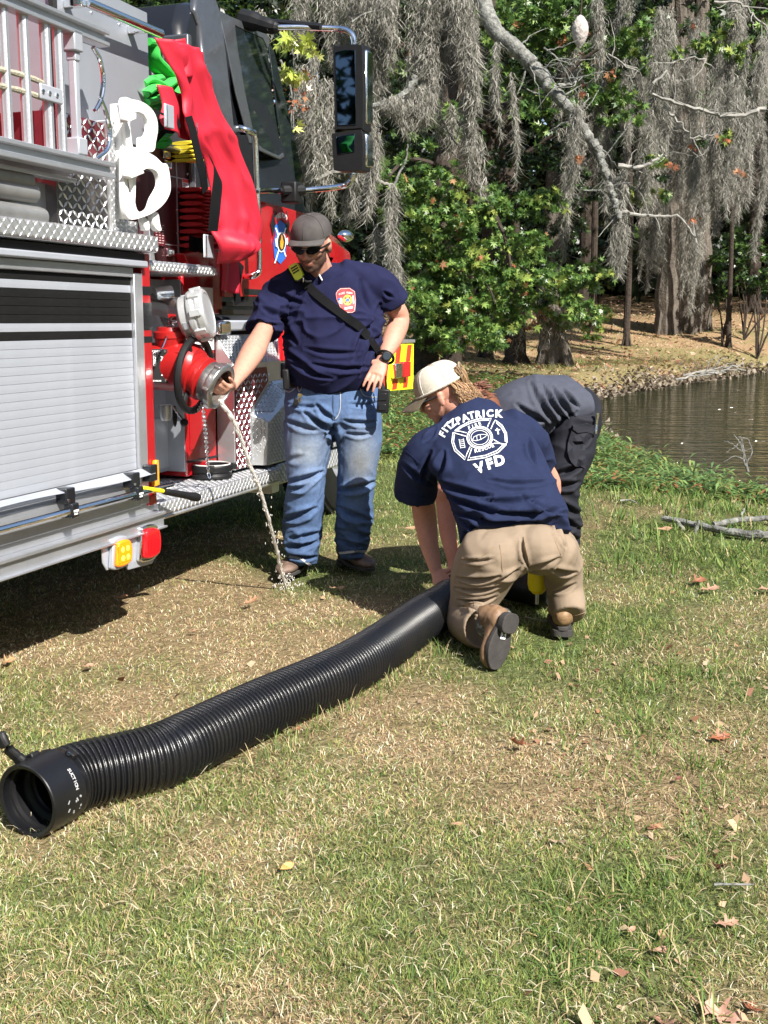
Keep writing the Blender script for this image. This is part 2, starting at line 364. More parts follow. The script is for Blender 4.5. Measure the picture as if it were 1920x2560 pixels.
def moss(name, cols, m, parent, seed=1, label=None):
    """Spanish moss: columns (x,y,z top, length, radius, number) of short curling wisps"""
    rg = np.random.default_rng(seed); VV = []; QQ = []; CC = []; off = 0
    for (x, y, z, L, R, n) in cols:
        n = int(n); t = rg.random(n) ** .85
        ns = max(3, int(R / .05)); sx = rg.normal(0, R * .6, ns); sy = rg.normal(0, R * .5, ns); sl = .55 + .45 * rg.random(ns); k = rg.integers(0, ns, n)
        t = t * sl[k]
        prof = R * (.25 + .75 * np.sin(np.pi * np.clip(t * .8 + .18, 0, 1))) * .42
        px = x + sx[k] * (1 - .35 * t) + rg.normal(0, 1, n) * prof + .06 * np.sin(t * L * 2.1 + x * 7) ; py = y + sy[k] + rg.normal(0, 1, n) * prof; pz = z - t * L
        ln = rg.uniform(.06, .18, n); w = rg.uniform(.004, .009, n)
        P = [np.stack([px, py, pz], -1)]; dr = np.stack([rg.normal(0, .45, n), rg.normal(0, .45, n), -np.ones(n)], -1)
        for q in range(3):
            P.append(P[-1] + dr * (ln / 3)[:, None]); dr = dr + np.stack([rg.normal(0, .85, n), rg.normal(0, .85, n), rg.normal(0, .25, n)], -1) * (1 if q else .6)
        a = rg.random(n) * 3.14; sv = np.stack([np.cos(a), np.sin(a) * .6, a * 0], -1) * w[:, None]
        V = np.stack([q for k2, p in enumerate(P) for q in (p - sv * (1 - .28 * k2), p + sv * (1 - .28 * k2))], 1).reshape(-1, 3)
        b = np.arange(n)[:, None] * 8 + off; QQ.append(np.concatenate([b + np.array([[2 * j, 2 * j + 1, 2 * j + 3, 2 * j + 2]]) for j in range(3)]))
        base = np.array([[.30, .285, .25], [.24, .23, .20], [.17, .17, .135], [.39, .37, .33]])[rg.integers(0, 4, n)] * (.75 + .4 * rg.random(n))[:, None]
        VV.append(V); CC.append(np.repeat(base, 8, 0)); off += len(V)
    o = link(name, npmesh(name, np.concatenate(VV), quads=np.concatenate(QQ), tint=np.concatenate(CC)), m, parent)
    return tag(o, kind='stuff', label=label)
def limb(mb, pts, r0, r1, seg=8, n=5, wob=.02, seed=0):
    P = crom(pts, n); rg = np.random.default_rng(seed); m = len(P)
    P = P + rg.normal(0, wob, P.shape) * np.linspace(0, 1, m)[:, None] ** .3
    rad = np.linspace(r0, r1, m) * (1 + .08 * rg.normal(size=m)); mb.tube([tuple(p) for p in P], list(np.abs(rad)), seg)
    return P
bark = mat('bark', (.17, .145, .12), .95, var=.6, vscale=14, bump=.03, bscale=22, ndet=6, aniso=(1, 1, .25), spec=.15)
lich = mat('lichen_bark', (.30, .30, .275), .95, var=.8, vscale=13, bump=.02, bscale=30, ndet=8, spec=.15)
dkbark = mat('dark_bark', (.07, .055, .045), .95, var=.5, vscale=10, bump=.02, bscale=20, spec=.1)
palebark = mat('pale_branch', (.36, .345, .31), .9, var=.55, vscale=10, spec=.2)
leafm = mat('oak_leaf', (.1, .2, .05), .38, attr=True, trans=.25, spec=.55)
drym = mat('dry_leaf', (.3, .1, .04), .7, attr=True, trans=.15)
mossm = mat('spanish_moss', (.35, .33, .28), .95, attr=True, trans=.2, spec=.05)
GRN = [(.11, .20, .04), (.06, .125, .025), (.20, .30, .07), (.07, .145, .038)]
DGRN_SHADE = [(.014, .032, .009), (.024, .048, .014), (.010, .022, .008)]  # dark leaf greens, lowered so the tint carries the woods' shade
YEL = [(.30, .35, .08), (.24, .33, .07)]
RUST = [(.33, .11, .045), (.22, .07, .03), (.36, .17, .08)]

def clumps(rg, specs, D, depth):
    """leafy sprays: specs rows (px, py, radius px, leaves); points droop around sub-clusters"""
    out = []
    for (px, py, rp, n) in specs:
        c = W(px, py, D + rg.uniform(-depth, depth) * .5); r = rp / FPX * D; ns = max(5, int(n / 26))
        sub = rg.normal(0, .48, (ns, 3)) * np.array([r, max(depth * .45, r * .6), r * .72]); k = rg.integers(0, ns, n)
        out.append(c + sub[k] + rg.normal(0, 1, (n, 3)) * np.array([.16, .16, .09]) * max(r * .35, .25))
    return np.concatenate(out)
rg = np.random.default_rng(3)
def ground_at(px, py, D): p = W(px, py, D); p[2] = float(terr(np.array([p[0]]), np.array([p[1]]))[0]); return p
def tree(name, label, trunkpts, r0, r1, brs, m=bark, group=None):
    b = trunkpts[0]; t = empty(name, tuple(b), label, 'tree', group); M = MB(); P = [np.array(p) - b for p in trunkpts]
    limb(M, P, r0, r1, 10, 5, .01, 1)
    rf = r0  # root flare
    for k in range(6):
        a = k * 1.05 + .3; M.tube([(math.cos(a) * rf * 1.7, math.sin(a) * rf * 1.7, -.08), (math.cos(a) * rf * .75, math.sin(a) * rf * .75, .22), (math.cos(a) * rf * .3, math.sin(a) * rf * .3, .9)], [rf * .28, rf * .4, rf * .3], 7)
    M.build('trunk', m, t)
    for q, (pts, a, c) in enumerate(brs):
        B = MB(); limb(B, [np.array(p) - b for p in pts], a, c, 7, 5, a * .25, q + 5); B.build('branch', m if len(pts) else m, t)
    return t, b
def sub(pts, b): return pts - b

# --- A: oak with bright sprays behind the standing man ---
base = ground_at(1060, 905, 21.0)
T1, b1 = tree('oak_tree', 'glossy green oak whose low sprays hang behind the standing man', [base, W(1075, 700, 21), W(1120, 300, 21.5), W(1100, -300, 22)], .26, .16,
    [([W(1100, 520, 21.3), W(1180, 470, 20.6), W(1250, 560, 20), W(1290, 700, 19.6)], .07, .02), ([W(1105, 420, 21.3), W(1010, 400, 20.4), W(930, 520, 19.6)], .06, .02),
     ([W(1115, 300, 21.4), W(1300, 250, 21), W(1500, 120, 20.6)], .09, .03), ([W(1095, 560, 21), W(1180, 640, 20), W(1240, 760, 19.4)], .05, .015)], dkbark)
spec = [(1040, 740, 60, 800), (1150, 560, 70, 900), (1200, 840, 50, 600), (1270, 820, 45, 400), (1010, 600, 50, 500), (1085, 560, 75, 1100), (1160, 640, 80, 1300), (1230, 520, 80, 1100), (1100, 700, 90, 1500), (1180, 760, 85, 1500), (1080, 820, 70, 1100), (1260, 690, 75, 1100), (1310, 600, 60, 700),
        (1020, 480, 70, 800), (960, 430, 60, 500), (1130, 470, 60, 600), (1290, 770, 55, 700), (1330, 690, 50, 500), (1060, 640, 60, 700), (1360, 500, 60, 500), (1400, 700, 60, 600), (1450, 770, 40, 300), (1120, 850, 45, 400), (1490, 680, 45, 300)]
pts = clumps(rg, spec, 20.0, 1.6); leaf_cloud('leaf_sprays', sub(pts, b1), .108, GRN, leafm, T1, 1, spikes=5)
pts = clumps(rg, [(px, py, r, int(n * .035)) for px, py, r, n in spec], 19.7, 1.5); leaf_cloud('yellowing_leaves', sub(pts, b1), .12, YEL, leafm, T1, 2, spikes=5)
pts = clumps(rg, [(px, py, r, int(n * .003)) for px, py, r, n in spec], 19.6, 1.5); leaf_cloud('rust_leaves', sub(pts, b1), .13, RUST, drym, T1, 3, spikes=5)
# --- B: second oak, darker crown filling the upper middle ---
base = ground_at(1290, 880, 26)
T2, b2 = tree('oak_tree', 'oak with moss, shade painted into its dark leaved crown, left of the leaning grey limb', [base, W(1285, 700, 26), W(1255, 300, 26), W(1180, -300, 26)], .24, .2,
    [([W(1265, 420, 26), W(1400, 330, 25.4), W(1560, 260, 25)], .09, .03), ([W(1258, 350, 26), W(1120, 260, 25.5), W(960, 220, 25)], .08, .03), ([W(1240, 200, 26), W(1350, 40, 25.5), W(1500, -60, 25)], .1, .05)], dkbark)
spec = [(int(x), int(y), 95, 620) for x in (880, 1000, 1120, 1240, 1360, 1480, 1600) for y in (20, 150, 280, 410) if not (x > 1400 and y > 200)] + [(1260, 520, 90, 700), (1400, 560, 90, 700), (1480, 460, 80, 500), (1350, 650, 80, 600), (1000, 330, 80, 700), (1060, 250, 70, 600)]
pts = clumps(rg, spec, 24.5, 3.0); leaf_cloud('crown', sub(pts, b2), .13, DGRN_SHADE * 2 + GRN[1:2], leafm, T2, 4, spikes=3)
spec = [(1300, 60, 110, 1300), (1440, 150, 90, 900), (1250, 200, 60, 500), (1560, 110, 60, 350), (1500, 230, 80, 600), (1560, 280, 60, 300), (1350, 250, 80, 700), (1400, 30, 90, 800), (1040, 190, 60, 500), (1120, 300, 70, 500), (960, 160, 40, 200)]
pts = clumps(rg, spec, 21.5, 1.6); leaf_cloud('outer_leaves', sub(pts, b2), .13, GRN, leafm, T2, 5, spikes=5)
pts = clumps(rg, [(1450, 60, 50, 12), (1500, 150, 50, 12), (1400, 110, 20, 12), (1260, 60, 60, 8), (1000, 120, 60, 8)], 21.2, 1.2); leaf_cloud('rust_leaves', sub(pts, b2), .11, RUST, drym, T2, 6, spikes=5)

# --- C: tree carrying the big lichen limb, leaning in from the top ---
base = ground_at(1385, 905, 25.5)
t3 = empty('mossy_tree', tuple(base), 'thick grey trunk on the pond bank wearing a skirt of moss and leaves', 'tree'); b3 = base
M = MB(); limb(M, [np.array((0, 0, -.1)), W(1378, 850, 25.5) - b3, W(1372, 760, 25.5) - b3, W(1380, 640, 25.6) - b3, W(1400, 400, 25.8) - b3], .34, .22, 12, 5, .02, 3)
for k in range(7): a = k * .9; M.tube([(math.cos(a) * .42, math.sin(a) * .42, -.1), (math.cos(a) * .25, math.sin(a) * .25, .3), (math.cos(a) * .1, math.sin(a) * .1, .9)], [.08, .14, .1], 7)
M.build('trunk', bark, t3)
rows = [(px, 25.2 - k % 3 * .2, py, L, .12, 110) for k, (px, py, L) in enumerate([(1250, 745, .7), (1275, 735, 1.0), (1300, 730, .8), (1325, 740, 1.1), (1345, 735, 1.3), (1365, 740, 1.5), (1390, 745, 1.3), (1410, 750, 1.2), (1430, 740, 1.1), (1450, 745, .7), (1290, 790, 1.0)])]
moss('spanish_moss', [tuple(np.array([*W(px, py, D)]) - b3) + (L, R, n) for px, D, py, L, R, n in rows], mossm, t3, 5)
pts = clumps(rg, [(1400, 740, 60, 600), (1440, 800, 40, 300), (1330, 740, 50, 350), (1280, 760, 40, 200), (1490, 790, 35, 180), (1370, 790, 45, 160), (1230, 800, 40, 250), (1470, 830, 35, 160)], 25.0, .8); leaf_cloud('leaf_sprays', sub(pts, b3), .13, GRN + YEL[:1], leafm, t3, 7, spikes=5)
pts = clumps(rg, [(1380, 770, 60, 60), (1340, 800, 40, 30)], 24.9, .8); leaf_cloud('rust_leaves', sub(pts, b3), .14, RUST, drym, t3, 8, spikes=5)

base = ground_at(1745, 785, 33)
t4 = empty('cypress_tree', tuple(base), 'cluster of fluted mossy trunks at the right, drawn together above a leafy mound', 'tree'); b4 = base
for k, (xb, xt, r) in enumerate([(1668, 1690, .26), (1700, 1712, .24), (1728, 1722, .2), (1752, 1745, .26), (1680, 1650, .16)]):
    M = MB(); p0 = W(xb, 785, 33 + .3 * (k % 2)) - b4; p0[2] = -.1; P = [p0, W(xb + 3, 700, 33) - b4, W((xb + xt) / 2, 500, 33) - b4, W(xt, 250, 33) - b4, W(xt + (k - 2) * 18, -80, 33) - b4]
    limb(M, P, r * 1.35, r * .75, 10, 5, .02, k)
    for q in range(5): a = q * 1.26 + k; M.tube([(p0[0] + math.cos(a) * r * 1.45, math.sin(a) * r * 1.45 + p0[1], -.1), (p0[0] + math.cos(a) * r * 1.05, p0[1] + math.sin(a) * r * 1.05, .45), (p0[0] + math.cos(a) * r * .75, p0[1] + math.sin(a) * r * .75, 1.6)], [.05, .09, .07], 6)
    M.build('trunk', bark, t4)
# limb (lichen) belongs to a tree rising out of frame: trunk leaning from upper left
L1 = [W(1150, -260, 21.5), W(1195, -60, 21), W(1228, 60, 20.6), W(1300, 130, 20.4), W(1350, 185, 20.3), W(1395, 240, 20.2), W(1440, 300, 20.2), W(1490, 370, 20.1), W(1512, 430, 20.0), W(1528, 480, 20.0), W(1548, 545, 19.9)]
t5 = empty('leaning_limb_tree', tuple(ground_at(1130, 905, 22.5)), 'tree whose crooked lichen grey limb slants down from top centre to the right', 'tree'); b5 = np.array(t5.location)
M = MB(); limb(M, [np.array((0, 0, -.1)), W(1140, 700, 22.5) - b5, W(1150, 300, 22.3) - b5, W(1150, -260, 21.5) - b5], .2, .2, 10, 5, .02, 2); M.build('trunk', dkbark, t5)
M = MB(); LP = limb(M, [p - b5 for p in L1], .165, .05, 12, 10, .014, 4)
rt = np.random.default_rng(99)
for k in range(26):
    s0 = LP[rt.integers(20, len(LP))]; d0 = rt.normal(0, 1, 3) * np.array([1, .4, .8]); d0 /= np.linalg.norm(d0); q2 = s0 + d0 * rt.uniform(.2, .6); limb(M, [s0, q2, q2 + (d0 + rt.normal(0, .5, 3)) * rt.uniform(.1, .4)], .018, .003, 5, 4, .012, k)
o = M.build('limb', lich, t5); displace_later = o
for q, (pp, r0, r1, mm) in enumerate([([(1545, 415), (1600, 417), (1640, 400), (1665, 390)], .05, .02, palebark), ([(1545, 545), (1556, 530), (1600, 538), (1660, 540), (1705, 545), (1735, 590), (1745, 625)], .045, .01, palebark), ([(1395, 215), (1430, 210), (1455, 195)], .04, .01, lich),
        ([(1630, 235), (1700, 260), (1780, 285), (1850, 290), (1920, 270)], .03, .05, palebark), ([(1660, 265), (1700, 310), (1735, 342), (1790, 335)], .03, .012, palebark), ([(1520, 135), (1570, 165), (1600, 180)], .02, .01, palebark),
        ([(1632, 210), (1665, 180), (1700, 150), (1760, 150)], .03, .012, palebark), ([(1785, 5), (1850, 8), (1890, 40), (1925, 75)], .03, .02, palebark), ([(1360, 120), (1400, 150), (1440, 170)], .02, .008, lich)]):
    M = MB(); LP = limb(M, [W(x, y, 19.8 + .1 * (q % 3)) - b5 for x, y in pp], r0 * .85, r1 * .8, 7, 5, .022, q)
    rt = np.random.default_rng(q + 60)
    for k in range(7):
        s0 = LP[rt.integers(1, len(LP))]; d0 = rt.normal(0, 1, 3) * np.array([1, .4, .8]); d0 /= np.linalg.norm(d0); M2_ = s0 + d0 * rt.uniform(.15, .4); M3_ = M2_ + (d0 + rt.normal(0, .5, 3)) * rt.uniform(.1, .3); limb(M, [s0, M2_, M3_], .011, .003, 5, 4, .01, k)
    M.build('branch', mm, t5)
# twigs near the mirror
for q, (pp, r0, r1, D) in enumerate([([(790, 450), (830, 432), (870, 428), (910, 430), (955, 455), (985, 465)], .03, .02, 15.5), ([(985, 465), (1000, 430), (1015, 400), (1020, 360)], .02, .01, 15.5), ([(930, 265), (985, 250), (1020, 225), (1040, 190)], .035, .05, 15.5), ([(1090, 260), (1120, 330), (1150, 370)], .015, .008, 16),
        ([(640, 110), (680, 160), (720, 200), (740, 280)], .02, .008, 14), ([(720, 95), (735, 160), (735, 330)], .012, .006, 13.5), ([(700, 150), (730, 190), (780, 215)], .015, .006, 13.5), ([(1210, 610), (1260, 630), (1330, 690)], .02, .01, 20), ([(880, 55), (910, 35), (935, 28)], .012, .006, 15)]):
    M = MB(); limb(M, [W(x, y, D) - b5 for x, y in pp], r0, r1, 6, 5, .006, q + 30); M.build('branch', palebark if q in (0,) else lich, t5)
# --- moss curtains ---
def cur(rows): return [tuple(W(px, py, D)) + (L, R, n) for (px, py, D, L, R, n) in rows]
def mosscols(rows, b):
    out = []
    for (x0, x1, ytop, ybot, D, dens) in rows:
        w = (x1 - x0) / FPX * D / 2; p = W((x0 + x1) / 2, ytop, D); L = (ybot - ytop) / FPX * D
        out.append((p[0] - b[0], p[1] - b[1], p[2] - b[2], L, w * .72, int(dens * 1500 * max(L, .5) * max(w, .12) / .25 + 60)))
    return out
near = [(700, 760, 160, 420, 16, .9), (740, 800, 130, 470, 16, .9), (780, 850, 190, 520, 15.6, 1), (830, 900, 220, 560, 15.6, 1), (870, 925, 260, 585, 15.4, .9), (920, 945, 330, 580, 15.3, 1.0), (965, 1005, 460, 860, 15, 1.3), (925, 938, 560, 650, 15.2, .7),
        (690, 780, -40, 130, 17, .5), (800, 900, -60, 150, 16.8, 1), (850, 960, -60, 130, 16.4, 1.2), (900, 1000, -60, 190, 16.2, 1.3), (950, 1010, -20, 150, 16, .8), (880, 940, 100, 240, 16.2, .6),
        (1030, 1120, -60, 250, 16, 1.3), (1040, 1100, 100, 300, 15.8, 1.1), (1080, 1150, -60, 170, 16.2, 1.1), (1010, 1090, 215, 330, 15.8, .9), (1000, 1050, 250, 345, 15.7, .8), (1120, 1220, -60, 120, 15.9, 1.4), (1145, 1215, -20, 200, 15.7, 1.4), (1155, 1205, 100, 320, 15.6, 1.1), (1150, 1200, 230, 430, 15.8, .8), (1160, 1215, 330, 485, 16, .8),
        (1080, 1120, 60, 330, 16.4, .5), (1120, 1160, 260, 420, 16.5, .6), (620, 700, 20, 160, 17, .4), (940, 1030, 240, 275, 15.5, .8), (1280, 1300, 180, 440, 19, .5), (1240, 1262, 100, 330, 19, .5)]
moss('spanish_moss', mosscols(near, b5), mossm, t5, 11)
rgc = np.random.default_rng(77); right = []
for k in range(58):
    x = rgc.uniform(1395, 1930); w = rgc.uniform(18, 60); top = rgc.uniform(-40, 330); ln = rgc.uniform(130, 330); right.append((x - w / 2, x + w / 2, top, min(top + ln, 520 + (x > 1600) * 70), rgc.uniform(21, 30), rgc.uniform(.45, .9)))
right += [(1420, 1470, 250, 470, 20, .7), (1405, 1440, 420, 640, 21, .8), (1520, 1560, 420, 640, 20, 1.1), (1540, 1580, 560, 710, 20, 1.1), (1560, 1590, 520, 640, 20, .8), (1600, 1650, 300, 520, 22, .9), (1640, 1690, 330, 700, 30, 1.0), (1680, 1730, 300, 560, 30, 1.1), (1720, 1770, 330, 760, 31, 1.2), (1750, 1790, 350, 640, 30, 1.0),
          (1690, 1720, 520, 730, 31, .8), (1655, 1680, 480, 740, 31.5, .9), (1790, 1830, 300, 570, 26, 1.0), (1830, 1870, 250, 560, 26, .9), (1870, 1895, 300, 500, 25, .9), (1895, 1925, 300, 620, 25, 1.1), (1500, 1530, 420, 540, 20, .6), (1620, 1640, 540, 720, 29, .9), (1590, 1610, 540, 690, 29, .7), (1860, 1880, 400, 560, 24, .9), (1745, 1765, 600, 775, 32.3, .9)]
moss('spanish_moss', mosscols(right, b4), mossm, t4, 12)
pts = clumps(rg, [(1590, 110, 50, 160), (1700, 130, 50, 120), (1760, 110, 40, 200), (1650, 420, 50, 60), (1790, 345, 30, 120), (1860, 120, 60, 160), (1640, 60, 60, 150), (1610, 490, 50, 260), (1650, 240, 20, 60), (1830, 60, 60, 140)], 22, 1.2); leaf_cloud('leaf_sprays', sub(pts, b4), .13, GRN + YEL, leafm, t4, 9, spikes=5)
pts = clumps(rg, [(1455, 220, 14, 7), (1530, 180, 14, 7), (1458, 400, 16, 10), (1665, 410, 12, 10), (1735, 60, 12, 6), (1800, 345, 20, 8), (1860, 430, 14, 7), (1735, 550, 12, 6), (1730, 370, 12, 5)], 19.8, .2); leaf_cloud('rust_leaves', sub(pts, b4), .11, RUST, drym, t4, 10, spikes=5)
# sapling with light maple leaves by the cab window
sp = empty('sapling', tuple(ground_at(735, 860, 12.5)), 'spindly sapling with a few pale yellow green leaves beside the cab windscreen', 'tree'); bs = np.array(sp.location)
M = MB(); limb(M, [np.array((0, 0, 0)), W(730, 500, 12.5) - bs, W(735, 100, 12.5) - bs], .02, .006, 6, 6, .01, 2); M.build('trunk', lich, sp)
pts = clumps(rg, [(740, 110, 22, 26), (715, 180, 20, 24), (745, 200, 18, 18), (790, 135, 18, 12), (725, 320, 14, 8), (700, 100, 20, 12)], 12.4, .3); leaf_cloud('leaf', sub(pts, bs), .13, [(.45, .52, .1), (.35, .45, .08), (.5, .5, .16)], leafm, sp, 15, spikes=5)
pts = clumps(rg, [(760, 250, 25, 26), (700, 230, 20, 16), (770, 190, 22, 14), (720, 270, 20, 10)], 12.6, .4); leaf_cloud('dry_leaf', sub(pts, bs), .07, RUST + [(.5, .42, .35)], drym, sp, 16, spikes=3)

# --- small dark trunks farther back ---
far_tr = [(1570, 760, 30, .09, 'slim black trunk left of the mossy trunk cluster'), (1462, 740, 38, .28, 'broad dark trunk standing between oak foliage and mossy cluster'), (1482, 745, 37, .12, 'thin dark trunk beside the broad dark trunk'), (1825, 790, 31, .07, 'thin crooked trunk right of the mossy cluster'),
          (1885, 765, 37, .22, 'dark trunk in the shade at the right edge'), (1215, 880, 28, .15, 'shadowed trunk behind the low oak sprays'), (1115, 880, 27, .1, 'thin shadowed trunk beneath the oak sprays'), (1170, 860, 33, .2, 'dark trunk deep under the oak canopy')]
for k, (px, py, D, r, lab) in enumerate(far_tr):
    b = ground_at(px, py, D); t, _ = tree('forest_tree', lab, [b, W(px + 6, 500, D), W(px - 10 + 5 * k, 100, D), W(px + 10 * (k % 3), -350, D)], r, r * .6, [([W(px, 300, D), W(px + 60, 200, D - .5), W(px + 130, 130, D - 1)], r * .4, r * .1)], dkbark)
    pts = clumps(rg, [(px + 20, 60, 130, 260), (px - 30, 250, 110, 200)], D - .5, 2); leaf_cloud('crown', sub(pts, b), .22, DGRN_SHADE + GRN[:2], leafm, t, 20 + k)
# --- understorey bushes ---
for k, (px, py, D, r, n, lab) in enumerate([(1865, 640, 32, 90, 1500, 'dark green bush under the moss at the right edge'), (1900, 700, 30, 55, 700, 'low leafy bush at the far right below the moss'), (1470, 690, 31, 55, 600, 'leafy shrub beside the broad dark trunk'), (1810, 730, 31, 40, 300, 'small shrub right of the mossy trunk cluster')]):
    b = ground_at(px, 770, D); o = empty('bush', tuple(b), lab, 'bush'); pts = clumps(rg, [(px, py, r, n)], D, 1.2); leaf_cloud('foliage', sub(pts, b), .14, GRN[:2] + DGRN_SHADE, leafm, o, 40 + k)
    M = MB()
    for q in range(5): c = pts[rg.integers(0, len(pts))] - b; limb(M, [np.array((0, 0, 0)), c * .5 + np.array([.1, 0, .1]), c], .03, .01, 5, 4, .01, q)
    M.build('stem', dkbark, o)
# --- deep woods behind everything, and the high canopy that shades them ---
rg = np.random.default_rng(8); n = 52000
x = rg.uniform(-26, 40, n); y = 40 + 16 * rg.random(n) ** 1.3; z = 1.5 + 24 * rg.random(n)
zlim = (z < 3.2) & (x > 3.5) & (x < 26) & (rg.random(n) < .93); keep = ~zlim
keep &= fbm(np.stack([x * .35, y * .3, z * .35], -1), 5, 2) > -.33
leaf_cloud('woodland', np.stack([x, y, z], -1)[keep], .42, DGRN_SHADE, leafm, None, 50)
bpy.data.objects['woodland']['label'] = 'deep dark green woods closing off the background'
n = 60000; x = rg.uniform(-30, 46, n); y = rg.uniform(58, 66, n); z = rg.uniform(1, 30, n)
o = leaf_cloud('distant_woodland', np.stack([x, y, z], -1), 1.3, [(.008, .015, .006), (.012, .02, .008)], leafm, None, 51); o['label'] = 'farthest woods seen through gaps in the trees'
n = 70000; x = rg.uniform(-22, 30, n); y = 21 + 25 * rg.random(n); z = 8.6 + .0 * y + rg.random(n) * 7 + .12 * (y - 21)
keep = (fbm(np.stack([x * .3, y * .3, z * .1], -1), 15, 2) > -.3) & ~((x > 9) & (y < 29))
leaf_cloud('high_canopy', np.stack([x, y, z], -1)[keep], .36, GRN + DGRN_SHADE, leafm, None, 52)['label'] = 'leafy canopy of the woods overhead'
rg = np.random.default_rng(18); n = 24000; az = rg.uniform(math.radians(-75), math.radians(200), n); R_ = rg.uniform(42, 58, n); x = R_ * np.cos(az - math.radians(90)) ; y = R_ * np.sin(az - math.radians(90)) + 8
x, y = np.where(y > 30, x + 25, x), y; z = 23 * rg.random(n) ** 1.1 + 1
leaf_cloud('woodland', np.stack([x, y, z], -1), 1.5, DGRN_SHADE + GRN[:1], leafm, None, 55)['label'] = 'treeline on the other side of the pond and lawn'
# hornet nest
hn = MB(); prof = []
for k in range(15):
    t = k / 14; prof.append((.155 * math.sin(math.pi * min(t * 1.02, 1)) ** .7 * (1 - .25 * t) + .004 + .006 * (k % 2), .28 - .56 * t))
p = W(1450, 80, 20.2)
hnm = mat('paper_nest', (.55, .50, .46), .95, var=.45, vscale=7, bump=.03, bscale=14, aniso=(1, 1, 2.5))
hn.lathe(prof, (0, 0, 0), (0, 0, 1), 20); e = empty('hornet_nest', tuple(p), 'grey papery hornet nest hanging among the leaves near the top', 'nest'); hn.build('paper_shell', hnm, e)
M = MB(); M.tube([(0, 0, .27), (.02, 0, .7), (0, 0, 1.1)], .015, 6); M.build('twig', dkbark, e)
# ================= FIRE TRUCK =================
TR_O = np.array([-.96, 4.6, 0]); _a = math.radians(-20); _b = math.radians(-.8)
TR_R = np.array([[math.cos(_a), -math.sin(_a), 0], [math.sin(_a), math.cos(_a), 0], [0, 0, 1]]) @ np.array([[1, 0, 0], [0, math.cos(_b), -math.sin(_b)], [0, math.sin(_b), math.cos(_b)]])
TR_E = Matrix(TR_R.tolist()).to_euler()
def T(px, py, n=0.0, ax=0):           # where the sight line meets the truck's plane x=n (or y=n), in truck coordinates
    d = TR_R.T @ ray(px, py); c = TR_R.T @ (CAMP - TR_O); return c + d * ((n - c[ax]) / d[ax])
def c1(x, y): return x * .3376, y * .3376
def c2(x, y): return 300 + x * .4219, y * .4219
def c3(x, y): return x * .4294, 500 + y * .4294
def c4(x, y): return 340 + x * .3134, 680 + y * .3134
def toW(p): return TR_O + TR_R @ np.asarray(p, float)
def tthing(name, loc, label, cat):    # a separate thing carried by the truck
    e = empty(name, tuple(toW(loc)), label, cat); e.rotation_euler = TR_E; return e
red = mat('red_paint', (.36, .008, .012), .22, coat=.6, var=.08, vscale=3)
redc = mat('red_cast', (.38, .012, .012), .35, coat=.3, var=.2, vscale=12)
blk = mat('black_paint', (.012, .013, .016), .18, coat=.25, spec=.35)
mblk = mat('matt_black_plate', (.015, .015, .016), .6, spec=.2)
cabg = mat('graphite_paint', (.085, .09, .1), .25, metal=.35, coat=.6, var=.2, vscale=30)
alu = mat('aluminium', (.60, .615, .65), .34, metal=.75, var=.16, vscale=5, bump=.0006, bscale=120)
sat = mat('satin_silver', (.47, .495, .55), .42, metal=.4, var=.14, vscale=3, bump=.0004, bscale=90)
tread = mat('tread_plate', (.62, .63, .65), .28, metal=.7, var=.2, vscale=9)
mar_refl = mat('tread_plate_painted_reflection', (.22, .035, .05), .3, metal=.5, var=.35, vscale=6)  # bare plate; the maroon is a red reflection painted into its colour
pump = mat('brushed_steel_painted_reflection', (.20, .075, .085), .3, metal=.85, var=.4, vscale=3, aniso=(1, 8, 1))  # stainless panel, red reflection put into the base colour
greyp = mat('grey_panel', (.38, .405, .45), .4, metal=.5, var=.12, vscale=3)
chrome = mat('chrome', (.85, .85, .86), .06, metal=1)
wht = mat('white_plastic', (.82, .82, .8), .4, var=.05, vscale=6)
rub = mat('black_rubber', (.011, .011, .012), .5, spec=.3, var=.3, vscale=20)
strapm = mat('black_webbing', (.008, .008, .009), .85, spec=.08, bump=.0008, bscale=500)
glass = mat('dark_glass', (.012, .016, .018), .03, spec=.9)
vinyl = mat('red_vinyl', (.50, .014, .035), .55, var=.1, vscale=5, bump=.001, bscale=300)
hgreen = mat('green_hose_jacket', (.05, .55, .08), .75, var=.25, vscale=30, bump=.0008, bscale=400)
hred = mat('red_hose_jacket', (.55, .015, .02), .75, var=.25, vscale=30, bump=.0008, bscale=400)
hyel = mat('yellow_hose_jacket', (.75, .6, .03), .75, var=.25, vscale=30)
yel = mat('yellow_reflective', (.85, .82, .02), .45)
ored = mat('red_reflective', (.72, .05, .02), .45)
dark = mat('dark_recess', (.012, .012, .013), .8)
whtp = mat('white_print', (.8, .8, .8), .6)

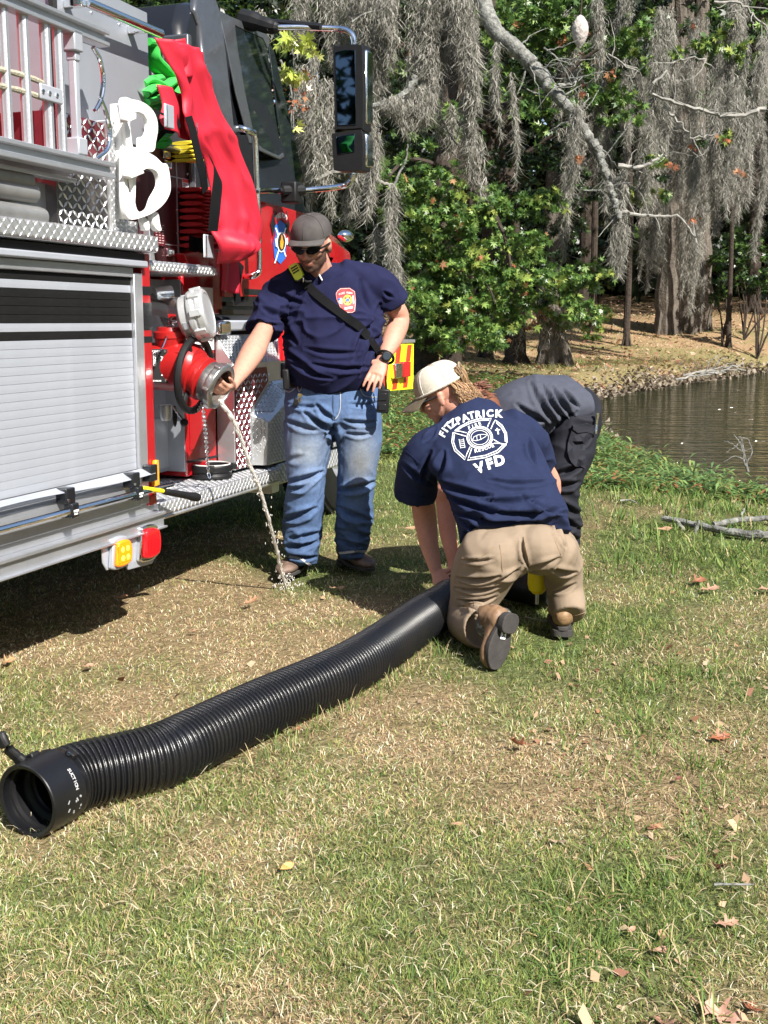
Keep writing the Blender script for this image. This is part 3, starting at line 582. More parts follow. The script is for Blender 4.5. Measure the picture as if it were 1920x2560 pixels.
truck = empty('fire_truck', tuple(TR_O), 'red and silver fire engine parked on the grass with its pump panel open', 'fire truck'); truck.rotation_euler = TR_E
def B(name, m, boxes, bevel=.004, parent=truck, label=None):
    M = MB()
    for b in boxes: M.box(*b)
    return M.build(name, m, parent, bevel, label=label)
def lugs(name, o, u, v, w, nu, nv, pitch, ln, wd, h, m, parent, inside=None, ang=45):
    """raised tread bars, alternately turned; o origin, u v unit vectors in the plate, w its normal"""
    o, u, v, w = map(Vector, (o, u, v, w)); M = MB()
    for i in range(nu):
        for j in range(nv):
            a, b = (i + .5) * pitch, (j + .5) * pitch
            if inside and not inside(a, b): continue
            t = math.radians(ang if (i + j) % 2 else -ang); du = u * math.cos(t) + v * math.sin(t); dv = v * math.cos(t) - u * math.sin(t); c = o + u * a + v * b
            M.add([c - du * ln / 2, c + dv * wd / 2, c + du * ln / 2, c - dv * wd / 2, c + w * h - du * ln * .25, c + w * h + du * ln * .25],
                  [(0, 4, 1), (1, 4, 5), (1, 5, 2), (2, 5, 3), (3, 5, 4), (3, 4, 0)])
    return M.build(name, m, parent, smooth=0, kind='stuff', fixn=False)

# --- body behind the pump: roller shutter compartment ---
B('body_panel', sat, [(-2.3, -.06, -2.6, -.1, .47, 1.6)])
B('corner_post', red, [(-.3, 0, -.062, 0, .55, 1.58)], .006)
B('shutter_frame', alu, [(-.06, .004, -.128, -.066, .565, 1.50), (-.06, .002, -2.5, -.128, 1.482, 1.520), (-.06, .004, -2.5, -.128, .56, .665)], .004)
B('drip_rail', sat, [(-.06, .03, -2.5, -.06, 1.522, 1.548)], .006)
B('rubber_seal', rub, [(-.06, .012, -2.5, -.055, 1.55, 1.578)], .003)
B('stripe', blk, [(-.01, .0015, -.061, -.001, z0, z1) for z0, z1 in ((1.415, 1.45), (1.275, 1.385), (1.225, 1.25))], 0)
def slat_mesh(name):
    M = MB(); pr = [(-.02, 0), (-.0012, .0003), (.0, .0014), (.0004, .0145), (0, .0280), (-.0012, .0290), (-.02, .0292)]
    M.add([(x, y, z) for y in (-2.5, -.132) for x, z in pr], [tuple(range(7)), tuple(range(13, 6, -1))] + [(i, i + 7, i + 8, i + 1) for i in range(6)])
    return M.mesh(name)
sm_ = slat_mesh('slat'); sb_ = slat_mesh('black_slat'); sm_.materials.append(sat); sb_.materials.append(mat('black_reflective', (.012, .012, .012), .5, spec=.15, var=.3, vscale=30))
for k in range(26):
    dk_ = k in (0, 2, 3, 4, 5, 7); o = link('slat', sb_ if dk_ else sm_, None, truck); o.location = (-.012, 0, 1.4805 - .0295 * (k + 1))
    if dk_: o['label'] = 'black reflective slat'
M = MB()   # lift ledge of the shutter, a bent sheet with a wavy lip
ys = np.linspace(-2.5, -.08, 40); R = []
for y in ys: R.append([(.002, y, .715), (.045 + .006 * math.sin(y * 3), y, .700 + .008 * math.sin(y * 5.0)), (.048 + .006 * math.sin(y * 3), y, .697 + .008 * math.sin(y * 5.0)), (.004, y, .708)])
M.rings(R).build('lift_ledge', sat, truck)
M = MB(); M.tube([(.05, -2.5, .625), (.05, .035, .632)], .0135, 12, True).build('lift_bar', chrome, truck)
for px, py in ((168, 1268), (332, 1222)):
    p = T(px, py, .03); o = B('bar_clamp', blk, [(0, .05, p[1] - .028, p[1] + .028, .655, .715), (.03, .068, p[1] - .022, p[1] + .022, .605, .66)], .006)
    t = MB(); t.lathe([(.006, 0), (.006, .003)], (.051, p[1] - .018, .67), (1, 0, 0), 10).build('bolt', chrome, o)
    t = MB(); t.box(.0685, .0695, p[1] - .015, p[1] + .015, .628, .636); t.box(.0685, .0695, p[1] - .012, p[1] + .009, .618, .624); t.build('printed_mark', whtp, o, smooth=0)
B('latch_block', blk, [(0, .045, -.115, -.06, .66, .73)], .006)
B('side_skirt', alu, [(-.05, -.01, -2.6, .02, .52, .565), (-.05, .03, -2.6, .02, .505, .52), (-.06, .012, -2.6, .03, .455, .505), (-.05, .03, -2.6, .03, .447, .456)], .003)
# amber marker
M = MB(); M.px([(-.045, .60), (-.008, .62), (-.008, .74), (-.03, .74), (-.045, .70)], 0, .02).build('side_marker', mat('amber_lens', (.9, .33, .02), .2, coat=.5), truck, .004)
# tread strip along the top of the shutter
B('tread_strip', tread, [(-.35, .05, -2.6, -.005, 1.583, 1.648)], .012)
lugs('tread_bars', (.0505, -2.6, 1.588), (0, 1, 0), (0, 0, 1), (1, 0, 0), 128, 3, .0202, .026, .008, .003, tread, truck)
lugs('tread_bars', (-.33, -2.6, 1.6485), (0, 1, 0), (1, 0, 0), (0, 0, 1), 92, 13, .028, .03, .011, .003, tread, truck)
# upper body: red side behind the ladder, grey panel, diamond plate
B('upper_body', red, [(-2.2, -.42, -2.6, -.56, 1.65, 2.52)], .01)
B('recess', dark, [(-.5, -.35, -.72, -.3, 1.65, 1.85)], 0)
B('upper_side_panel', greyp, [(-.5, -.1, -.43, .2, 2.02, 2.56)], .003)
M = MB(); M.box(-.11, -.09, -.45, -.425, 1.9, 2.6); M.build('panel_edge', dark, truck)
B('diamond_plate', mar_refl, [(-.3, -.012, -.58, -.27, 1.85, 2.045)], .002, label='diamond tread plate with a red reflection painted on')
B('diamond_plate', mat('smoky_tread_plate', (.22, .2, .2), .25, metal=.9, var=.5, vscale=7), [(-.3, -.010, -.585, -.27, 1.649, 1.853)], .002)
lugs('tread_bars', (-.010, -.58, 1.655), (0, 1, 0), (0, 0, 1), (1, 0, 0), 11, 14, .028, .036, .012, .004, tread, truck)
B('corner_trim', tread, [(-.3, .004, -.27, -.225, 1.649, 2.06)], .006)
lugs('tread_bars', (.0045, -.27, 1.655), (0, 1, 0), (0, 0, 1), (1, 0, 0), 3, 27, .015, .018, .006, .0025, tread, truck)
B('tread_step', tread, [(-.3, .0, -.225, -.08, 1.649, 1.70)], .004)
lugs('tread_bars', (.0005, -.225, 1.652), (0, 1, 0), (0, 0, 1), (1, 0, 0), 8, 3, .017, .02, .007, .003, tread, truck)
M = MB(); M.px([(T(*c1(x, y), -.06)[1], T(*c1(x, y), -.06)[2]) for x, y in ((0, 1320), (370, 1360), (370, 1680), (0, 1640))], -.08, -.06); M.build('tray_end_plate', alu, truck, .002)
# hard suction tubes on the shelf
for k, (x1, y, r) in enumerate(((255, 1440, .034), (320, 1610, .034), (225, 1345, .03))):
    p = T(*c1(x1, y), .0); e = tthing('suction_tube', (0, p[1], p[2]), ['upper grey suction tube on the shelf beneath the ladder', 'lower grey suction tube lying just above the tread strip', 'topmost thin grey tube just under the ladder rail'][k], 'pipe')
    M = MB(); M.lathe([(.001, -1.9), (r, -1.9), (r, -.03), (r * .92, -.008), (r * .6, 0), (.001, 0)], (0, 0, 0), (0, 1, 0), 20); M.build('tube', mat('dull_grey_tube', (.36, .36, .36), .45, metal=.6, var=.35, vscale=6), e)
    M = MB(); M.lathe([(.013, -.004), (.013, .012), (.008, .02), (.001, .02)], (0, 0, 0), (0, 1, 0), 6); M.build('bolt', chrome, e)
# --- ladder ---
lad = tthing('ladder', (.1, -.38, 1.83), 'aluminium ladder hung sideways on brackets along the upper side of the engine', 'ladder')
def LB(name, m, boxes, bevel=.003):
    M = MB()
    for b in boxes: M.box(b[0] - .1, b[1] - .1, b[2] + .38, b[3] + .38, b[4] - 1.83, b[5] - 1.83)
    return M.build(name, m, lad, bevel)
LB('rail', alu, [(.05, .10, -2.7, -.38, 1.825, 1.845), (.05, .10, -2.7, -.38, 1.868, 1.885), (.07, .08, -2.7, -.38, 1.845, 1.868)])
LB('rail', alu, [(.05, .10, -2.7, -.385, 2.285, 2.30), (.05, .10, -2.7, -.385, 2.325, 2.34), (.07, .08, -2.7, -.385, 2.30, 2.325)])
LB('rail', alu, [(-.02, .03, -2.7, -.52, 1.80, 1.815), (-.02, .03, -2.7, -.52, 1.845, 1.86), (0, .01, -2.7, -.52, 1.815, 1.845)])
for k, y in enumerate([-.655, -.725, -.84, -.94, -1.05, -1.17, -1.29, -1.41]):
    M = MB(); n_ = 20; R = []
    for z in (1.885, 2.285): R.append([(-.03 + math.cos(a) * (.017 + .0018 * (i % 2)), y + .38 + math.sin(a) * (.017 + .0018 * (i % 2)), z - 1.83) for i, a in enumerate(np.linspace(0, 2 * math.pi, n_, endpoint=False))])
    M.rings(R); M.build('rung', alu, lad, smooth=20)
ropem = mat('rope', (.45, .42, .32), .9, var=.5, vscale=120, bump=.003, bscale=150)
for z0 in (2.095, 2.045):
    M = MB(); P = [(.045 + .004 * math.sin(k * 1.1), -2.2 + k * .04, z0 + .004 * math.sin(k * .8) - 1.83) for k in range(37)]; P = [(x - .1 + .03, y + .38, z) for x, y, z in P]
    M.tube(P, [.0085 + .002 * (k % 2) for k in range(37)], 8); M.build('rope', ropem, lad)
LB('latch_plate', sat, [(.09, .1, -.80, -.68, 2.035, 2.085)], .004)
for y in (-.79, -.755, -.715): M = MB(); M.lathe([(.007, 0), (.007, .004), (.001, .005)], (0, y + .38, 2.06 - 1.83), (1, 0, 0), 10); M.build('bolt', chrome, lad)
LB('bracket', sat, [(.04, .1, -.60, -.55, 2.23, 2.30), (.05, .09, -.585, -.555, 2.20, 2.235)], .005)
LB('bracket_bar', sat, [(.055, .085, -.583, -.556, 1.93, 2.215)], .005)
LB('bracket', sat, [(.04, .1, -.60, -.545, 1.885, 1.945)], .006)
M = MB(); M.tube(crom([tuple(T(*c1(x, y), .08) - np.array([.1, -.38, 1.83])) for x, y in ((690, 350), (740, 440), (765, 580), (750, 720), (705, 820))], 6), .009, 10); M.build('hook', chrome, lad)
M = MB(); M.tube(crom([tuple(T(*c1(x, y), .08) - np.array([.1, -.38, 1.83])) for x, y in ((740, 720), (790, 850), (812, 980), (790, 1110), (710, 1180))], 6), .009, 10); M.build('hook', chrome, lad)
# chrome grab rail over the grey panel
M = MB(); p0 = T(*c1(640, 15), -.02); p1 = T(*c1(1190, 250), -.02); M.tube([tuple(p0), tuple(p1)], .018, 16); hr = M.build('grab_rail', chrome, truck)
for t in (.0, .82): q = p0 + (p1 - p0) * t; M = MB(); M.box(-.1, -.02, q[1] - .03, q[1] + .0, q[2] - .02, q[2] + .015); M.build('rail_bracket', chrome, hr, .005)
for x, y in ((675, 92), (882, 180), (1090, 665)): q = T(*c1(x, y), -.1); M = MB(); M.lathe([(.005, 0), (.004, .004), (.001, .005)], (q[0], q[1], q[2]), (1, 0, 0), 8); M.build('rivet', chrome, truck)

# --- flat shapes with holes (via 2-D curves) ---
def plate2d(contours, thick, bev=0.0, res=2):
    cu = bpy.data.curves.new('c', 'CURVE'); cu.dimensions = '2D'; cu.fill_mode = 'BOTH'; cu.extrude = thick / 2; cu.bevel_depth = bev; cu.bevel_resolution = 1
    for c in contours:
        s = cu.splines.new('POLY'); s.points.add(len(c) - 1)
        for p, q in zip(s.points, c): p.co = (q[0], q[1], 0, 1)
        s.use_cyclic_u = True
    o = bpy.data.objects.new('c', cu); COL.objects.link(o); me = bpy.data.meshes.new_from_object(o.evaluated_get(bpy.context.evaluated_depsgraph_get()))
    bpy.data.objects.remove(o); bpy.data.curves.remove(cu); return me
def text2d(txt, size, off=0.0, thick=.0, spacing=1.0):
    cu = bpy.data.curves.new('t', 'FONT'); cu.body = txt; cu.size = size; cu.align_x = 'CENTER'; cu.align_y = 'CENTER'; cu.offset = off; cu.extrude = thick / 2; cu.space_character = spacing; cu.resolution_u = 3
    o = bpy.data.objects.new('t', cu); COL.objects.link(o); me = bpy.data.meshes.new_from_object(o.evaluated_get(bpy.context.evaluated_depsgraph_get()))
    bpy.data.objects.remove(o); bpy.data.curves.remove(cu); return me
def smoothpoly(P, n=6): return [tuple(q) for q in crom([P[-1]] + list(P) + [P[0]], n)[n:-n - 1]] if n else P
def ngon(cx, cy, r, n=24, ry=None): return [(cx + r * math.cos(2 * math.pi * k / n), cy + (ry or r) * math.sin(2 * math.pi * k / n)) for k in range(n)]
SIDE = Matrix(((0, 0, 1, 0), (1, 0, 0, 0), (0, 1, 0, 0), (0, 0, 0, 1)))     # 2-D (y,z) -> truck side plane
def side(me, x, name, m, parent=truck): me.transform(Matrix.Translation((x, 0, 0)) @ SIDE); o = link(name, me, m, parent); return o
def YZ(pts, n, f=c1): return [(T(*f(x, y), n)[1], T(*f(x, y), n)[2]) for x, y in pts]
# --- white spanner holder ---
holder = B('spanner_holder', wht, [(-.02, .03, -.222, -.19, 1.70, 2.125)], .004, label='white bracket holding two white ring spanners')
r1 = smoothpoly(YZ([(885, 755), (960, 742), (1050, 770), (1120, 840), (1145, 940), (1130, 1050), (1110, 1120), (1020, 1120), (900, 1100)], .03), 5)
h1 = smoothpoly(YZ([(935, 920), (965, 835), (1040, 845), (1078, 930), (1062, 1010), (1020, 1025), (1012, 1100), (945, 1100)], .03), 4)
side(plate2d([r1, h1], .018, .0015), .035, 'ring_spanner', wht, holder)
r2 = smoothpoly(YZ([(900, 1090), (1020, 1110), (1120, 1160), (1175, 1210), (1215, 1225), (1235, 1330), (1235, 1420), (1195, 1500), (1130, 1560), (1040, 1605), (930, 1620), (895, 1500), (895, 1200)], .05), 5)
h2 = smoothpoly(YZ([(980, 1325), (1055, 1250), (1135, 1270), (1160, 1370), (1110, 1470), (1075, 1555), (1000, 1570), (970, 1470)], .05), 4)
h3 = YZ([(915, 1330), (960, 1320), (975, 1470), (925, 1420)], .05)
side(plate2d([r2, h2, h3], .02, .0015), .055, 'ring_spanner', wht, holder)
for pts in ([(905, 860), (960, 845), (960, 880), (905, 900)], [(915, 1300), (1010, 1262), (1020, 1280), (930, 1318)]): side(plate2d([YZ(pts, .07)], .03, .003), .08, 'clip_tongue', wht, holder)
for pts in ([(1040, 1610), (1080, 1640), (1085, 1700), (1050, 1690)], [(1110, 1590), (1150, 1580), (1165, 1660), (1175, 1705), (1145, 1700), (1120, 1650)]): side(plate2d([smoothpoly(YZ(pts, .03), 3)], .02, .003), .03, 'spanner_hook', wht, holder)
# --- pump panel bay ---
B('bay_back', dark, [(-1.2, -.42, -.05, 1.2, .56, 2.5)], 0)
B('bay_wall', greyp, [(-.42, -.02, -.0, .012, .56, 1.52)], 0)
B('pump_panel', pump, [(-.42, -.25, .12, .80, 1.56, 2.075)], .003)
B('panel_seam', alu, [(-.25, -.2465, .652, .658, 1.57, 2.07), (-.25, -.2465, .13, .795, 1.963, 1.967), (-.25, -.2465, .13, .795, 1.655, 1.659)], 0)
B('bay_trim', alu, [(-.26, -.22, .36, .40, 1.52, 1.75), (-.26, -.235, .79, .81, 1.57, 2.08)], .002)
for x, y in ((1323, 1425), (1395, 1440), (1310, 1552), (1312, 1728), (1318, 1900), (1385, 1290), (1295, 1110), (1205, 1150), (1290, 1190), (1410, 1330)):
    q = T(*c1(x, y), -.25); M = MB(); M.lathe([(.006, 0), (.005, .004), (.001, .006)], tuple(q), (1, 0, 0), 8); M.build('bolt', chrome, truck)
for x, y in ((1230, 1220), (1250, 1870), (1220, 1145)):
    q = T(*c1(x, y), -.25); M = MB(); M.box(-.25, -.235, q[1] - .03, q[1] + .03, q[2] - .018, q[2] + .018); o = M.build('panel_latch', chrome, truck, .004); M = MB(); M.box(-.236, -.228, q[1] - .012, q[1] + .012, q[2] - .009, q[2] + .009); M.build('latch_tab', alu, o, .002)
q = T(*c1(1370, 1370), -.25); M = MB(); M.box(-.25, -.247, q[1] - .028, q[1] + .028, q[2] - .028, q[2] + .028); o = M.build('warning_label', whtp, truck)
M = MB(); M.box(-.247, -.2462, q[1] - .027, q[1] + .027, q[2] + .012, q[2] + .026); M.build('label_band', ored, o, smooth=0)
for k in range(4): M = MB(); M.box(-.247, -.2463, q[1] - .02, q[1] + .02 - .006 * (k % 2), q[2] - .022 + .008 * k, q[2] - .019 + .008 * k); M.build('label_print', rub, o, smooth=0)
q0 = T(*c1(1120, 1640), -.24); q1 = T(*c1(1225, 1825), -.24)
B('data_plate', mat('dark_red_plate', (.10, .01, .015), .4), [(-.25, -.24, q0[1], q1[1], q1[2], q0[2])], .002)
M = MB(); rr = random.Random(4)
for i in range(4):
    for j in range(8):
        y = q0[1] + (q1[1] - q0[1]) * (.08 + .23 * i); z = q0[2] + (q1[2] - q0[2]) * (.08 + .11 * j); M.box(-.24, -.2392, y, y + (q1[1] - q0[1]) * rr.uniform(.08, .18), z - .004, z)
M.build('plate_print', mat('pinkish_print', (.55, .4, .4), .6), truck, smooth=0)
B('upper_step', tread, [(-.42, 0, -.0, .565, 1.512, 1.553)], .012)
lugs('tread_bars', (.0005, -.0, 1.518), (0, 1, 0), (0, 0, 1), (1, 0, 0), 37, 2, .0152, .021, .006, .003, tread, truck, ang=60)
lugs('tread_bars', (-.2, 0, 1.5535), (0, 1, 0), (1, 0, 0), (0, 0, 1), 28, 10, .02, .024, .008, .003, tread, truck)
B('lower_panel', greyp, [(-.42, -.3, .0, .80, .60, 1.50)], .003)
gpl = mat('grey_panel_light', (.48, .50, .53), .4, metal=.5, var=.12, vscale=3)
for b_x in ((-.3, -.294, .12, .70, 1.2, 1.47), (-.3, -.294, .12, .76, .62, .86)): B('access_door', gpl, [b_x], .003)
M = MB(); q = T(*c4(290, 160), -.29); M.box(-.294, -.285, q[1] - .05, q[1] + .05, q[2] - .03, q[2] + .03); o = M.build('door_latch', sat, truck, .004); M = MB(); M.box(-.285, -.279, q[1] - .02, q[1] + .03, q[2] - .006, q[2] + .012); M.build('latch_tab', alu, o, .002)
B('red_side_panel', red, [(-.42, -.2, .60, .90, .575, 1.52)], .01)
B('panel_return', greyp, [(-.42, -.206, .590, .598, .60, 1.50)], .002)
M = MB(); M.px([(.63, .70), (.87, .72), (.87, 1.05), (.63, 1.1)], -.2, -.194); M.build('pressed_panel', red, truck, .004)
M = MB(); M.px(YZ([(410, 1510), (650, 1460), (650, 1475), (410, 1525)], -.195, c4), -.2, -.195); M.build('panel_line', blk, truck)
B('placard', wht, [(-.2, -.196, .70, .885, 1.17, 1.47)], .002)
M = MB(); M.box(-.196, -.1952, .82, .86, 1.26, 1.40); M.box(-.196, -.1952, .72, .79, 1.18, 1.2); M.build('placard_mark', blk, truck, smooth=0)
# --- running board ---
B('running_board', tread, [(-.42, 0, .0, 1.245, .492, .555), (-.06, -.005, 0, 1.24, .47, .495)], .012)
lugs('tread_bars', (-.42, .0, .5555), (0, 1, 0), (1, 0, 0), (0, 0, 1), 58, 20, .0212, .026, .009, .0032, tread, truck, inside=lambda a, b: True, ang=42)
lugs('tread_bars', (.0005, .0, .496), (0, 1, 0), (0, 0, 1), (1, 0, 0), 68, 3, .0182, .027, .007, .003, tread, truck, ang=58)
B('board_end', alu, [(-.42, .004, -.0, .02, .46, .556)], .004)
B('cab_step', tread, [(-.5, -.04, 1.262, 2.42, .45, .57)], .014)
lugs('tread_bars', (-.0395, 1.265, .458), (0, 1, 0), (0, 0, 1), (1, 0, 0), 56, 5, .0205, .027, .008, .003, tread, truck, ang=58)
M = MB(); M.tube([(-.08, 2.40, .47), (-.08, 2.41, .42), (-.03, 2.44, .42)], .008, 8); M.build('tow_loop', alu, truck)
B('step_bracket', alu, [(-.2, -.03, 1.16, 1.262, .42, .5)], .006)
# --- quilted tread box ---
M = MB(); M.add([(-.2, .9, .575), (-.2, .9, 1.245), (-.2, 2.4, 1.245), (-.2, 2.4, .575), (-.10, .9, .575), (-.10, .9, 1.10), (-.10, 2.4, 1.10), (-.10, 2.4, .575)], [(0, 1, 2, 3), (4, 7, 6, 5), (1, 5, 6, 2), (0, 4, 5, 1), (3, 2, 6, 7)])
M.build('tread_box', tread, truck, .004)
M = MB(); M.px([(.905, .58), (1.06, .58), (1.06, .86), (1.28, 1.0), (1.26, 1.075), (.905, 1.075)], -.1, -.094); M.build('diamond_plate', mar_refl, truck, .002, label='diamond tread plate with a red reflection painted on')
lugs('tread_bars', (-.094, .905, .58), (0, 1, 0), (0, 0, 1), (1, 0, 0), 14, 18, .0275, .034, .010, .0035, tread, truck, inside=lambda a, b: (a < .155 or b > .28 + (a - .155) * .63 + .02) and b < .48)
M = MB(); M.add([(-.1, 1.08, .58), (-.1, 1.08, .84), (-.1, 1.32, 1.0), (-.1, 2.4, 1.0), (-.1, 2.4, .58), (-.02, 1.1, .58), (-.02, 1.12, .80), (-.02, 1.36, .90), (-.02, 2.4, .90), (-.02, 2.4, .58)],
      [(0, 1, 2, 3, 4), (5, 9, 8, 7, 6), (1, 6, 7, 2), (2, 7, 8, 3), (0, 5, 6, 1), (3, 8, 9, 4)]); M.build('step_box', tread, truck, .004)
lugs('tread_bars', (-.0195, 1.1, .585), (0, 1, 0), (0, 0, 1), (1, 0, 0), 74, 18, .0175, .023, .0085, .003, tread, truck, ang=60, inside=lambda a, b: b < .215 or (a > .24 and b < .31) or b < .2 + a * .42)
uf = Vector((0, .24, .16)).normalized(); vf = Vector((.08, .03, -.07)); vf = (vf - uf * vf.dot(uf)).normalized(); nf = vf.cross(uf); nf = nf if nf.x > 0 else -nf
lugs('tread_bars', (-.0995, 1.085, .843), tuple(uf), tuple(vf), tuple(nf), 15, 5, .019, .023, .0085, .003, tread, truck, ang=60)
lugs('tread_bars', (-.0995, 1.082, .6), (0, 0, 1), tuple(Vector((.08, .03, 0)).normalized()), tuple(Vector((.03, -.08, 0)).normalized()), 12, 4, .019, .023, .0085, .003, tread, truck, ang=30)
nv_ = Vector((.145, 0, .1)).normalized(); dv_ = Vector((-.1, 0, .145)).normalized()
lugs('tread_bars', tuple(Vector((-.0985, .9, 1.102))), (0, 1, 0), tuple(dv_), tuple(nv_), 83, 9, .018, .023, .0085, .003, tread, truck, ang=60)
dv_ = Vector((-.08, 0, .1)).normalized(); nv_ = Vector((.1, 0, .08)).normalized()
lugs('tread_bars', (-.0195, 1.36, .901), (0, 1, 0), tuple(dv_), tuple(nv_), 56, 6, .018, .023, .0085, .003, tread, truck, ang=60)
# --- lamp bracket ---
lb = M = MB(); M.px([(-.42, .50), (-.02, .50), (-.02, .335), (-.06, .305), (-.24, .315), (-.26, .345), (-.39, .345), (-.415, .38)], -.004, .004); lb = M.build('lamp_bracket', sat, truck, .003)
def lens(name, cx, cz, w, h, bez, lensm, x0=.004, lit=None):
    M = MB(); M.px(smoothpoly([(cx - w * .62, cz - h * .62), (cx + w * .62, cz - h * .62), (cx + w * .62, cz + h * .62), (cx - w * .62, cz + h * .62)], 5), x0, x0 + .022); o = M.build('light_bezel', bez, truck, .006)
    M = MB(); M.px(smoothpoly([(cx - w / 2, cz - h / 2), (cx + w / 2, cz - h / 2), (cx + w / 2, cz + h / 2), (cx - w / 2, cz + h / 2)], 5), x0 + .02, x0 + .04); l_ = M.build(name, lensm, o, .008)
    M = MB()
    for k in range(9): a = cx - w * .4 + k * w * .1; M.box(x0 + .039, x0 + .043, a - w * .02, a + w * .02, cz - h * .4, cz + h * .4)
    M.build('lens_rib', lensm, o, smooth=0)
    return o
amb = mat('lit_amber_lens', (.9, .26, .01), .2, coat=.4, emit=(1, .22, .005), estr=.25); rlens = mat('red_lens', (.55, .01, .015), .12, coat=.6)
lens('amber_lens', -.325, .405, .10, .085, sat, amb); lens('red_lens', -.115, .405, .115, .10, chrome, rlens)
M = MB()
for dy in (-.02, .015):
    for dz in (-.02, .015): M.ell((.046, -.318 + dy, .407 + dz), (.003, .013, .012), None, 8, 5)
M.build('bulb', mat('glowing_bulb', (1, .6, .1), .3, emit=(1, .5, .03), estr=1.0), truck)
# --- intake valve ---
vc = T(536, 960, .14) - .20 * np.array([.93, .0, -.36])       # valve body centre
vx = float(vc[0]); vy = float(vc[1]); vz = float(vc[2])
val = empty('x', (0, 0, 0)); bpy.data.objects.remove(val)
M = MB(); M.lathe([(.001, -.17), (.085, -.17), (.085, -.145), (.098, -.14), (.105, -.09), (.108, 0), (.105, .07), (.098, .1), (.08, .12), (.001, .12)], (vx, vy, vz), (1, 0, 0), 32)
M.lathe([(.05, 0), (.062, .07), (.07, .12), (.075, .125), (.075, .15), (.06, .155), (.055, .17), (.001, .17)], (vx - .02, vy + .0, vz), (0, -.05, 1), 28)
for k in range(5): a = k * 1.25; M.tube([(vx - .17, vy + .07 * math.cos(a), vz + .07 * math.sin(a)), (vx + .07, vy + .1 * math.cos(a), vz + .1 * math.sin(a))], .010, 8)
valve = M.build('intake_valve', redc, truck)
AX = Vector((.93, .0, -.30)).normalized(); v0 = Vector((vx + .10, vy, vz))
cc = Vector(T(536, 960, .14)); AX = Vector((.92, -.02, -.36)).normalized(); Lx = .105; v0 = cc - AX * Lx
M = MB(); M.lathe([(.001, 0), (.10, 0), (.10, .015), (.09, .02), (.09, .035), (.097, .04), (.097, .055), (.082, .06), (.076, Lx - .04), (.078, Lx - .02), (.001, Lx - .02)], v0, AX, 36); M.build('outlet', redc, valve)
M = MB(); M.lathe([(.070, Lx - .035), (.088, Lx - .035), (.09, Lx - .03), (.09, Lx + .0), (.1, Lx + .004), (.102, Lx + .012), (.102, Lx + .035), (.096, Lx + .04), (.082, Lx + .045), (.078, Lx + .043), (.072, Lx + .01), (.070, Lx - .03)], v0, AX, 40, False)
u_ = AX.orthogonal().normalized(); w_ = AX.cross(u_)
for k in range(6):
    a = k * math.pi / 3 + .3; c = v0 + AX * (Lx + .02) + (u_ * math.cos(a) + w_ * math.sin(a)) * .103; M.obox(c, (.02, .012, .03), Matrix((u_ * math.cos(a) + w_ * math.sin(a), w_ * math.cos(a) - u_ * math.sin(a), AX)).transposed())
M.build('coupling_ring', mat('brushed_alloy', (.55, .54, .52), .28, metal=.9, var=.35, vscale=14), valve, .003)
M = MB(); M.lathe([(.072, Lx - .03), (.072, Lx + .02), (.0715, Lx + .02), (.0715, Lx - .04), (.001, Lx - .042)], v0, AX, 32, False); M.build('bore', mat('wet_bore', (.18, .16, .14), .25, metal=.5), valve)
# handwheel around the outlet
hc = v0 + AX * .0; ax2 = Vector((1, .05, -.1)).normalized(); u2 = Vector((0, 0, 1)) - ax2 * ax2.z; u2.normalize(); w2 = ax2.cross(u2); M = MB(); P = []
for k in range(40):
    a = 2 * math.pi * k / 40; P.append(hc + (u2 * math.cos(a) + w2 * math.sin(a)) * .158)
M.tube(P, .0165, 10, closed=True)
for a in (.5, 2.5, 4.6): d = u2 * math.cos(a) + w2 * math.sin(a); M.tube([hc + d * .09, hc + d * .15], .012, 8)
hw = M.build('handwheel', rub, valve)
# printed band and words on the handwheel rim
for word, a0, st in (('CLOSE', 4.35, .105), ('OPEN', 3.62, .105), ('OPEN', .25, -.08)):
    for k, ch in enumerate(word):
        a = a0 - k * st if word == 'CLOSE' else a0 - k * abs(st)
        d = u2 * math.cos(a) + w2 * math.sin(a); tg = (w2 * math.cos(a) - u2 * math.sin(a)); me = text2d(ch, .024, .0006, .0008)
        nrm = (d * .25 + Vector((.35, -.9, .1))); nrm = (nrm - tg * nrm.dot(tg)).normalized(); xx_ = -tg if True else tg; yy_ = nrm.cross(xx_)
        Mx = Matrix((xx_, yy_, nrm)).transposed().to_4x4(); Mx.translation = hc + d * .158 + nrm * .0168; me.transform(Mx); link('rim_letter', me, whtp, hw)
# square data plate on the valve
PC = T(402, 930, -.02); pw = (vc + np.array([.0, -.108, 0])) 
fr = Matrix((Vector((.80, -.60, 0)).normalized(), Vector((0, 0, 1)), Vector((.0, 0, 0)))).transposed()
nrm = Vector((.55, -.83, .0)).normalized(); ux = Vector((.83, .55, 0)).normalized(); uz = Vector((0, 0, 1))
pcen = Vector(T(403, 932, vx + .02)); pcen = Vector((vx - .045, vy - .112, vz + .005))
def vplate(c, w, h, t, m, name, parent, bev=.003): M = MB(); M.obox(c, (w, h, t), Matrix((ux, uz, nrm)).transposed()); return M.build(name, m, parent, bev)
B_ = vplate(pcen - nrm * .01, .12, .15, .03, redc, 'plate_pad', valve, .01)
pl = vplate(pcen + nrm * .008, .118, .145, .006, mblk, 'instruction_plate', valve, .004)
for dx, dz in ((-.048, -.062), (.048, -.062), (-.048, .062), (.048, .062)): M = MB(); M.lathe([(.006, 0), (.005, .003), (.001, .004)], pcen + nrm * .011 + ux * dx + uz * dz, nrm, 8); M.build('screw', chrome, pl)
